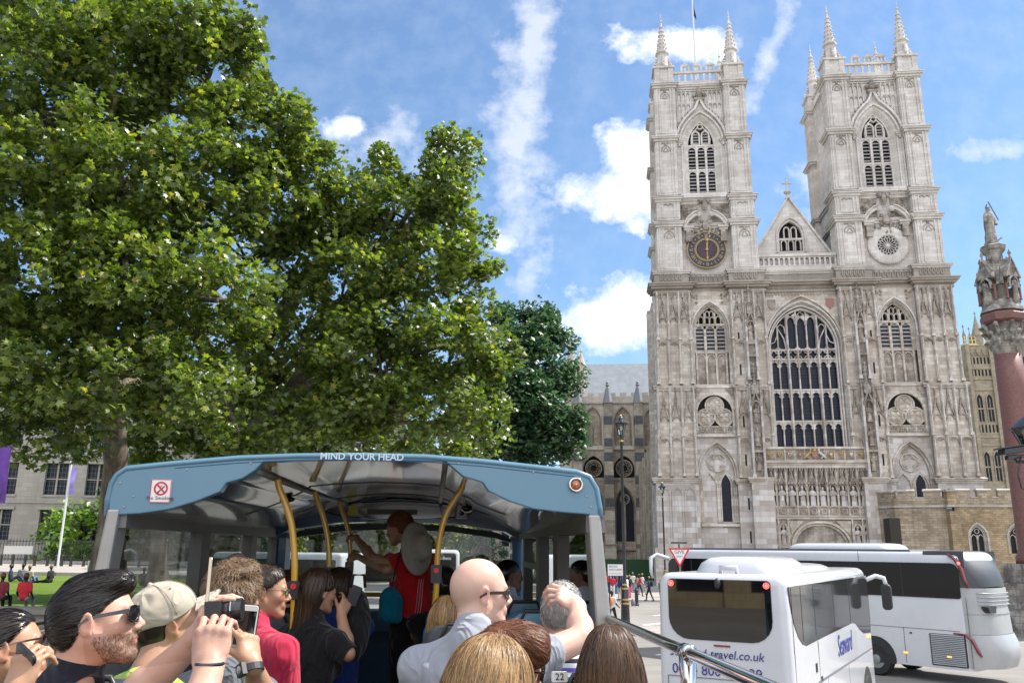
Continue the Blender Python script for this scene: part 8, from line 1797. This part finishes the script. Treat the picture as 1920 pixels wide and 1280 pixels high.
for q in range(4):
    a = q*PI/2; M_ = Matrix.Rotation(a, 4, 'Z'); k = MB()
    k.prism([(-.55, 18.3), (.55, 18.3), (0, 19.5)], -1.12, -.3, 'y'); k.bar([(-.62, 18.2), (0, 19.62), (.62, 18.2)], .12, -1.2, -.3); k.bar(arch(0, .38, 17.5, 17.8, 18.35, 5), .12, -1.16, -1.0); k.lathe([(.1, 0), (.06, .3), (.12, .4), (.02, .7)], (0, -1.1, 19.55), 6)
    for e in (-1, 1): k.lathe([(.10, 16.7), (.08, 16.9), (.08, 17.6), (.13, 17.75)], (e*.55, -1.02, 0), 8, 1); k.lathe([(.16, 17.75), (.14, 18.1), (.02, 19.0)], (e*.72, -.85, 0), 4)
    m.merge(k, M_)
ns = m.build('niche_stage', [M_MON, M_GRAN], mon); ns.scale = (1, 1, .77); ns.location = (0, 0, 16*.23)
def saint(z0, h, cx, cy, nm):
    F = Field(); k = h; T = np.array([cx, cy, z0]); P_ = lambda x, y, z: T+np.array([x, y, z])*k
    F.cap(P_(0, 0, .02), P_(0, 0, .55), .16*k, .11*k, .1); F.cap(P_(0, .0, .55), P_(0, .0, .78), .11*k, .125*k, .05); F.cap(P_(-.12, 0, .78), P_(.12, 0, .78), .05*k, .05*k, .05); F.cap(P_(0, 0, .8), P_(0, 0, .88), .035*k, .035*k, .02); F.ell(P_(0, -.01, .93), (.05*k, .06*k, .07*k))
    F.cap(P_(.13, 0, .78), P_(.2, -.05, .6), .045*k, .04*k); F.cap(P_(.2, -.05, .6), P_(.08, -.14, .56), .04*k, .03*k); F.cap(P_(-.13, 0, .78), P_(-.2, -.04, .62), .045*k, .04*k); F.cap(P_(-.2, -.04, .62), P_(-.12, -.12, .74), .04*k, .03*k); F.cap(P_(.05, .1, .75), P_(.12, .14, .06), .09*k, .14*k, .06)
    return F, P_
F, P_ = saint(19.65, 2.3, 0, 0, 'x'); F.ell(P_(0, 0, .98), (.12, .14, .05)); F.cap(P_(.0, .05, 1.0), P_(0, .0, 1.08), .05, .02); F.ell(P_(.1, .1, .10), (.45, .4, .3)); F.cap(P_(.1, .1, .3), P_(.32, .1, .22), .1, .06); F.cap(P_(.32, .1, .22), P_(.42, .0, .3), .05, .03); F.ell(P_(0, 0, -.02), (.55, .5, .25)); F.grid(.03, wrinkle(2, .02, 9)); fobj('top_statue', F, M_MON, mon)
MB().tube([tuple(P_(-.06, -.1, 1.1)), tuple(P_(.5, .1, .78))], .04, 6).build('sword', M_LEAD, mon)
F, P_ = saint(16.5, 1.15, 0, -1.15, 'x'); F.grid(.03, wrinkle(3, .02, 12)); so_, _ = fobj('niche_saint', F, M_MON, mon)
for q in range(1, 4): c_ = so_.copy(); COL.objects.link(c_); c_.parent = mon; c_.rotation_euler = (0, 0, q*PI/2)
F = Field(); F.ell((0, 0, .35), (.26, .42, .30)); F.cap((0, -.25, .35), (0, -.42, .85), .22, .2, .1); F.ell((0, -.55, 1.0), (.2, .25, .22)); F.ell((0, -.76, .94), (.1, .12, .1)); F.ell((0, -.38, .92), (.27, .22, .3), None, .1)
for e in (-1, 1): F.cap((e*.15, -.4, .6), (e*.15, -.5, .02), .09, .08, .05); F.cap((e*.2, .25, .3), (e*.24, -.05, .06), .15, .08, .05)
F.grid(.035, wrinkle(5, .02, 14)); lo_, _ = fobj('stone_lion', F, simple('lichen_stone', (.16, .16, .12), .9, vary=.5, scale=6, bump=.5), mon); lo_.location = (-1.6, -1.3, 3.3); lo_.rotation_euler = (0, 0, rad(30))
lb_ = lo_.copy(); COL.objects.link(lb_); lb_.parent = mon; lb_.location = (-.6, -1.75, 3.3); lb_.rotation_euler = (0, 0, rad(-50)); MB().box(-2.1, .3, -2.3, -.8, 2.9, 3.3).build('lion_plinth', M_MON, mon)
# ------------------------------------------------------------------ lamps, sign, camera
M_LGL = glass('lantern_glass', (.85, .86, .82))
def lamp(px, D, ztop, label, k=1.0):
    p = at_y(px, 1040, D); r_ = empty('street_lamp', (p.x, D, .1), 0, label, 'street lamp', 'tall black street lamps'); H = ztop-.1; L = .95*k
    m = MB(); m.lathe([(.26*k, 0), (.26*k, .15), (.20*k, .25), (.18*k, 1.15), (.22*k, 1.2), (.15*k, 1.35), (.15*k, 1.9), (.10*k, 2.05), (.075*k, 2.3), (.06*k, H-L-.35), (.09*k, H-L-.3), (.05*k, H-L-.2), (.08*k, H-L)], n=14); m.build('post', M_BLK, r_, auto=50)
    m = MB(); [m.lathe([(a*k, z), (a*k, z+.08)], n=14) for a, z in ((.225, 1.18), (.165, 1.36), (.16, 1.86), (.11, 2.04), (.1, H-L-.32))]; m.build('gilt_rings', M_BRASS, r_)
    z = H-L; m = MB(); m.lathe([(.10*k, z+.03), (.20*k, z+.5*k)], n=6); m.build('glass', M_LGL, r_)
    m = MB()
    for q in range(6): a = 2*PI*q/6; m.tube([(.11*k*math.cos(a), .11*k*math.sin(a), z), (.215*k*math.cos(a), .215*k*math.sin(a), z+.52*k)], .014*k, 4)
    m.lathe([(.13*k, z-.02), (.13*k, z+.03)], n=12); m.lathe([(.33*k, z+.5*k), (.34*k, z+.54*k), (.24*k, z+.6*k), (.12*k, z+.68*k), (.11*k, z+.78*k), (.05*k, z+.84*k)], n=18); m.build('lantern_frame', M_BLK, r_, auto=40)
    m = MB(); m.sphere((0, 0, z+.88*k), .055*k, 8, 6); m.lathe([(.08*k, z+.76*k), (.08*k, z+.79*k)], n=10); m.build('finial', M_BRASS, r_); MB().sphere((0, 0, z+.32*k), (.07*k, .07*k, .12*k), 8, 6).build('bulb', simple('lamp_bulb', (.7, .7, .66), .4) if 'lamp_bulb' not in bpy.data.materials else bpy.data.materials['lamp_bulb'], r_); return r_
l1 = lamp(1170, 41.5, 10.4, 'nearest tall black street lamp with gilt rings, before the abbey transept', 1.12); l2 = lamp(1246, 69, 9.2, 'more distant black street lamp in front of the left abbey tower')
q = at_y(1154, 1060, 41.0); sn = empty('street_name_sign', (q.x, 41.1, 2.6), 0, 'white street name plate BROAD SANCTUARY SW1 beside the tall lamp post', 'sign'); MB().box(-.36, .36, -.015, .015, 0, .52).build('plate', bpy.data.materials['sign_white'], sn); MB().box(-.38, .38, -.01, .02, -.02, 0).box(-.38, .38, -.01, .02, .52, .54).box(-.32, -.27, .016, .05, -2.5, .5).box(.27, .32, .016, .05, -2.5, .5).build('frame', M_BLK, sn)
for s_, sz, x, z, mt in (('BROAD', .125, -.31, .42, M_TRIM), ('SANCTUARY', .125, -.31, .27, M_TRIM), ('SW1', .125, .14, .27, M_SRED), ('CITY OF WESTMINSTER', .055, -.31, .1, M_SRED)): text_mesh('lettering', s_, sz, mt, sn, (x, -.018, z), (PI/2, 0, 0), .002, 'LEFT', sx=.78 if mt is M_TRIM and len(s_) > 6 else 1)
c_ = at_y(1274, 1041, 30.6); gwy = empty('give_way_sign', (c_.x, 30.6, 0), rad(-8), 'red and white triangular GIVE WAY sign behind the smaller white coach', 'sign'); zc = c_.z
m = MB(); T3 = [(-.37, zc+.26), (.37, zc+.26), (0, zc-.38)]; m.prism(T3, -.012, .012, 'y'); m.build('plate', bpy.data.materials['sign_white'], gwy); MB().bar([(x*.91, zc+(z-zc-.02)*.91+.015) for x, z in T3], .11, -.016, -.012, closed=True).build('red_border', M_SRED, gwy); MB().tube([(0, .03, 0), (0, .03, zc+.4)], .035, 8).build('post', M_GREYP, gwy); MB().box(-.28, .28, -.1, .12, zc+.42, zc+.47).build('sign_lamp', M_BLK, gwy)
text_mesh('lettering', 'GIVE', .17, M_TRIM, gwy, (0, -.015, zc+.12), (PI/2, 0, 0), .002); text_mesh('lettering', 'WAY', .10, M_TRIM, gwy, (0, -.015, zc-.03), (PI/2, 0, 0), .002)
q = at_y(1912, 850, 12.0); cv = empty('security_camera_post', (q.x+.14, 12, 0), 0, 'black security camera and dark lantern on a post at the right edge', 'camera post'); z0 = q.z
MB().tube([(0, 0, 0), (0, 0, z0+.1)], [.09, .06], 10).tube([(0, 0, z0-.12), (-.2, -.0, z0-.12), (-.26, 0, z0-.05)], .025, 6).build('post', M_BLK, cv)
m = MB(); m.prism([(-.42, z0-.03), (.0, z0+.03), (.02, z0+.12), (-.40, z0+.06)], -.10, .09, 'y'); m.prism([(-.46, z0+.05), (.04, z0+.125), (.04, z0+.145), (-.46, z0+.075)], -.12, .11, 'y'); m.prism([(-.34, z0-.10), (-.06, z0-.05), (-.06, z0-.01), (-.34, z0-.03)], -.05, .05, 'y'); m.build('camera_housing', M_BLK, cv, bevel=.01)
MB().tube([(-.18, -.08, z0-.05), (-.26, -.09, z0-.3), (-.24, -.09, z0-.5), (-.12, -.08, z0-.56), (-.04, -.05, z0-.46), (-.05, 0, z0-.3)], .012, 6).build('cable', M_BLK, cv, smooth=True)
m = MB(); m.lathe([(.27, .12), (.28, .15), (.15, .27), (.05, .33), (.03, .42)], (.06, 0, z0+.22), 8); [m.tube([(.06+.14*math.cos(a), .14*math.sin(a), z0+.12), (.06+.24*math.cos(a), .24*math.sin(a), z0+.36)], .012, 4) for a in np.linspace(0, 5.5, 8)]; m.build('lantern_frame', M_BLK, cv, auto=40); MB().lathe([(.12, .13), (.22, .35)], (.06, 0, z0), 8).build('lantern_glass', M_LGL, cv)
q = at_z(1194, 1135, 0); b_ = MB(); b_.lathe([(.17, 0), (.17, .1), (.13, .15), (.12, .95), (.16, 1.0), (.15, 1.05), (.08, 1.14), (.06, 1.22), (.02, 1.27)], n=12); bo = b_.build('bollard', M_BLK); bo.location = (q.x, q.y, 0); tag(bo, 'lone black bollard on the road beyond the lamp post with gilt rings', 'bollard'); MB().sphere((-.28, -.25, .2), (.16, .16, .3), 8, 6).build('grey_cap', M_GREYL, bo, smooth=True)
# ------------------------------------------------------------------ street people
SKS = [SK_PALE, SK_FAIR, SK_TAN, SK_BRN]
def walker(step, armf, sit=0, child=0):
    Fb, Ft, Fl, Fh = Field(), Field(), Field(), Field(); hz = .92 if not sit else .14; V = lambda x, y, z: np.array([x, y, z])
    lean = .0 if sit != 1 else -.05; sh = V(0, lean, hz+.50); Fb.cap(sh, sh+V(0, .01, .12), .055, .05, .03); Fb.ell(sh+V(0, .02, .22), (.075, .095, .115), None, .02); Fb.ell(sh+V(0, .12, .20), (.012, .02, .018)); Fh.ell(sh+V(0, -.0, .25), (.085, .105, .105)); Fh.cut(sh+V(0, .06, .24), (0, 1, -.5))
    Ft.ell(V(0, lean*.5, hz+.28), (.18, .12, .27)); Ft.cap(sh+V(-.15, 0, -.04), sh+V(.15, 0, -.04), .07, .07, .05); Ft.ell(V(0, 0, hz+.04), (.17, .12, .12), None, .05); Fb.ell(V(0, 0, hz+.2), (.14, .09, .2))
    for e in (-1, 1):
        s0 = sh+V(e*.18, 0, -.05); el = s0+V(e*.05, .06*armf*e, -.27); w_ = el+V(0, .16+.1*armf*e, -.16 if armf >= 0 else .12); Ft.cap(s0, s0+(el-s0)*.7, .06, .052, .03); Fb.cap(s0, el, .045, .04); Fb.cap(el, w_, .037, .027); Fb.ell(w_+V(0, .04, -.02), (.028, .05, .03))
        a = V(e*.09, 0, hz)
        if sit == 1: kn = a+V(e*.1, .38, .22); ft = a+V(e*.06, .62, -.06)
        elif sit == 2: kn = a+V(e*.03, .44, .02); ft = kn+V(0, .08, -.42)
        elif sit == 3: kn = a+V(0, .45, -.02); ft = kn+V(0, .42, -.03)
        else: kn = V(e*.10, .16*step*e+.03, .48); ft = V(e*.10, .28*step*e-.03*step, .06)
        Fb.cap(a, kn, .07, .05); Fl.cap(a, kn, .095, .065, .03); Fl.cap(kn, ft, .062, .048, .01); Fb.cap(ft+V(0, -.04, -.015), ft+V(0, .14, -.02), .042, .035)
        Fb.cap(kn, ft, .05, .04)
    return [('body', Fb, 0), ('top', Ft, 1), ('trousers', Fl, 2), ('hair', Fh, 3)]
POSES = {}
def proto_pose(nm, *a):
    r = []
    for n_, F, i in walker(*a): F.grid(.024); V_, Q_ = F.mesh(); r.append((n_, V_, Q_, i))
    POSES[nm] = r
proto_pose('walk', 1, 1); proto_pose('stand', .15, 0); proto_pose('phone', .2, -1); proto_pose('sit', 0, 0, 1); proto_pose('bench', 0, 0, 2); proto_pose('legs_out', 0, 0, 3)
CM = {}
def cm(c):
    if c not in CM: CM[c] = simple('cloth_%s' % c, COLR[c], .85, vary=.2, scale=6)
    return CM[c]
COLR = dict(red=(.50, .02, .03), white=(.62, .62, .60), black=(.012, .012, .014), navy=(.02, .03, .08), grey=(.20, .20, .21), khaki=(.38, .33, .25), pink=(.60, .10, .20), blue=(.07, .14, .35), lightblue=(.30, .42, .60), maroon=(.20, .02, .04), green=(.05, .30, .08), cyan=(.01, .38, .52), orange=(.70, .16, .02), teal=(.02, .2, .22), purple=(.16, .05, .30), cream=(.55, .48, .36), yellow=(.6, .45, .08))
BASE = {}
def ped(pose, loc, rz, top, bot, hair, skin, label, group=None, sc=1.0, pack=None):
    r_ = empty('person', loc, rz, label, 'person', group); r_.scale = (sc,)*3
    for n_, V_, Q_, i in POSES[pose]:
        mt = (SKS[skin], cm(top), cm(bot), hair)[i]
        if (pose, n_) not in BASE: o = np_mesh(n_, V_, Q_, mt, r_); BASE[(pose, n_)] = o
        else:
            b = BASE[(pose, n_)]; o = b.copy(); COL.objects.link(o); o.parent = r_; o.material_slots[0].link = 'OBJECT'; o.material_slots[0].material = mt
            continue
        o.material_slots[0].link = 'OBJECT'; o.material_slots[0].material = mt
    if pack:
        m = MB(); m.sphere((0, -.2, 1.25 if pose in ('walk', 'stand', 'phone') else .45), (.16, .11, .24), 10, 8); bp_ = m.build('backpack', cm(pack), smooth=True); bp_.location = loc; bp_.rotation_euler = (0, 0, rz); bp_.scale = (sc,)*3; tag(bp_, pack+' rucksack worn by the '+label.split(' person ')[0].strip() if False else pack+' rucksack worn by a pedestrian near the lamp post', 'backpack')
    return r_
for px, py, pose, rz, top, bot, hr, sk, lab, pk in [
    (1149, 1121, 'stand', 170, 'red', 'white', H_BRN, 1, 'person in open red jacket and white shorts standing below the street name sign', None),
    (1163, 1125, 'stand', 120, 'navy', 'khaki', H_BLK, 3, 'person in dark top and long khaki shorts left of the tall lamp post', None),
    (1181, 1122, 'phone', 30, 'black', 'pink', H_BLD, 0, 'blonde person in black top and bright pink trousers', None),
    (1176, 1124, 'stand', 60, 'white', 'lightblue', H_GRY, 0, 'person in white top and light jeans hidden partly by the lamp post', None),
    (1199, 1119, 'walk', -60, 'red', 'navy', H_BRN, 1, 'person in red jacket and dark jeans with a rucksack, right of the bollard', 'grey'),
    (1205, 1116, 'walk', -70, 'white', 'khaki', H_BLD, 0, 'person in white with bare legs just beyond the red jacketed one', None),
    (1218, 1127, 'walk', 75, 'navy', 'black', H_BLD, 1, 'person in dark clothes striding left near the big white coach mirror', 'black'),
    (1156, 1114, 'stand', 90, 'maroon', 'blue', H_BLK, 2, 'person in maroon top in the group under the street name sign', None),
    (1187, 1112, 'stand', 0, 'cream', 'grey', H_GRY, 0, 'grey haired person in cream behind the pink trousers', None),
    (1140, 1112, 'stand', 200, 'red', 'navy', H_BLK, 1, 'person in red against the grey bus post, at the left of the street group', None),
    (1146, 1108, 'stand', 180, 'lightblue', 'teal', H_BLK, 2, 'person in light blue beside the red one near the bus post', None),
    (1166, 1106, 'stand', 150, 'grey', 'grey', H_GRY, 0, 'person in a grey top at the back of the group by the hoarding', None),
    (1161, 1104, 'stand', 10, 'blue', 'black', H_BRN, 1, 'person in blue at the back of the group by the green hoarding', None),
    (1148, 1172, 'walk', -40, 'white', 'black', H_BLK, 3, 'person with an orange rucksack crossing the road behind the chrome rail', 'orange')]:
    q = at_z(px, py, .06); ped(pose, (q.x, q.y, .1 if q.y > 62 else 0), rad(rz), top, bot, hr, sk, lab, 'pedestrians near the lamp post', pack=pk)
r9 = random.Random(21); cl_ = list(COLR); seen = {}
def crowd(x0, x1, d0, d1, n, z0, where, group, seedn):
    for i in range(n):
        D = r9.uniform(d0, d1); px = r9.uniform(x0, x1); p = at_y(px, 1030, D); t_ = r9.choice(cl_); b_ = r9.choice(('navy', 'black', 'khaki', 'blue', 'grey', 'white')); h_ = r9.choice((H_BLK, H_BRN, H_BLD, H_GRY, H_BRN)); hn = {H_BLK: 'black', H_BRN: 'brown', H_BLD: 'fair', H_GRY: 'grey'}[h_]
        ped(r9.choice(('walk', 'stand', 'phone', 'walk')), (p.x, D, z0), r9.uniform(0, 6.28), t_, b_, h_, r9.randrange(4), f'person with {hn} hair, {t_} top, {b_} trousers {where}', group, sc=r9.uniform(.9, 1.05))
crowd(560, 650, 56, 84, 34, 0, 'in the crowd left of the guide', 'crowd beyond the windscreen', 1)
crowd(900, 1010, 70, 84, 30, 0, 'in the crowd before the church', 'crowd before the church', 2)
crowd(375, 530, 60, 90, 22, 0, 'beyond the left side windows', 'people beyond the side windows', 3)
crowd(655, 780, 27, 31, 7, 0, 'beside the silver coach', 'people beside the silver coach', 4)
for px, D, pose, rz, top, bot, hr, sk, lab in [(22, 47, 'sit', -60, 'navy', 'navy', H_BRN, 1, 'person in navy sitting on the lawn, leftmost of the seated group'), (43, 48, 'sit', 20, 'grey', 'black', H_BLK, 1, 'smaller person in dark grey, second from left in the lawn group'), (56, 46, 'sit', 0, 'khaki', 'blue', H_BLD, 0, 'fair haired person in a pale top sitting with back turned on the lawn'), (96, 46.5, 'legs_out', 80, 'black', 'black', H_BLD, 0, 'person in black sitting with legs stretched out, rightmost of the lawn group')]:
    p = at_y(px, 1070, D); ped(pose, (p.x, D, LZ+.17), rad(rz), top, bot, hr, sk, lab, 'people sitting on the lawn')
p = at_y(166, 1060, 60); o = ped('legs_out', (p.x, 60, LZ+.22), rad(90), 'maroon', 'grey', H_BRN, 0, 'person lying flat on the grass near the grey bus post'); o.rotation_euler = (rad(82), 0, rad(90))
for px, top, bot, hr, lab in ((3, 'maroon', 'black', H_RED, 'red haired person seated by the lawn railing at the left edge'), (47, 'red', 'grey', H_BRN, 'person in a bright red jacket seated by the lawn railing, back turned')):
    p = at_y(px, 1100, 29.6); ped('bench', (p.x, 29.6, LZ+.30), rad(4), top, bot, hr, 1, lab, 'pair seated at the lawn edge')
for px, D, top in ((268, 44, 'black'), (285, 43, 'navy')):
    p = at_y(px, 1100, D); ped('sit', (p.x, D, LZ+.15), 0, top, 'black', H_BLK, 2, f'person in {top} sitting on the lawn seen through the first side window', 'people behind the bus glass')
# ------------------------------------------------------------------ building behind the photographer, caught in the coach windows
rb = empty('classical_building', (-29, -15, 0), rad(-48), 'classical stone building across the street, seen only reflected in the coach window', 'building'); m = MB(); m.box(-22, 22, -12, -.6, 0, 15); M_RB = stone('warm_stone', (.55, .44, .26), (.45, .35, .2), (.2, .15, .1), 1.1, .5, .3, .3)
for i in range(9):
    x = -20+i*5; m.box(x-.9, x+.9, -.6, .3, 0, 13.2)
for z0, z1 in ((0, 1), (5.6, 7.6), (12.6, 15.5)): m.box(-22, 22, -.6, .5 if z0 > 10 else .1, z0, z1)
m.build('wall', M_RB, rb); m = MB(); m.box(-21.8, 21.8, -.585, -.55, 1, 12.6); m.build('window', M_PANE, rb)
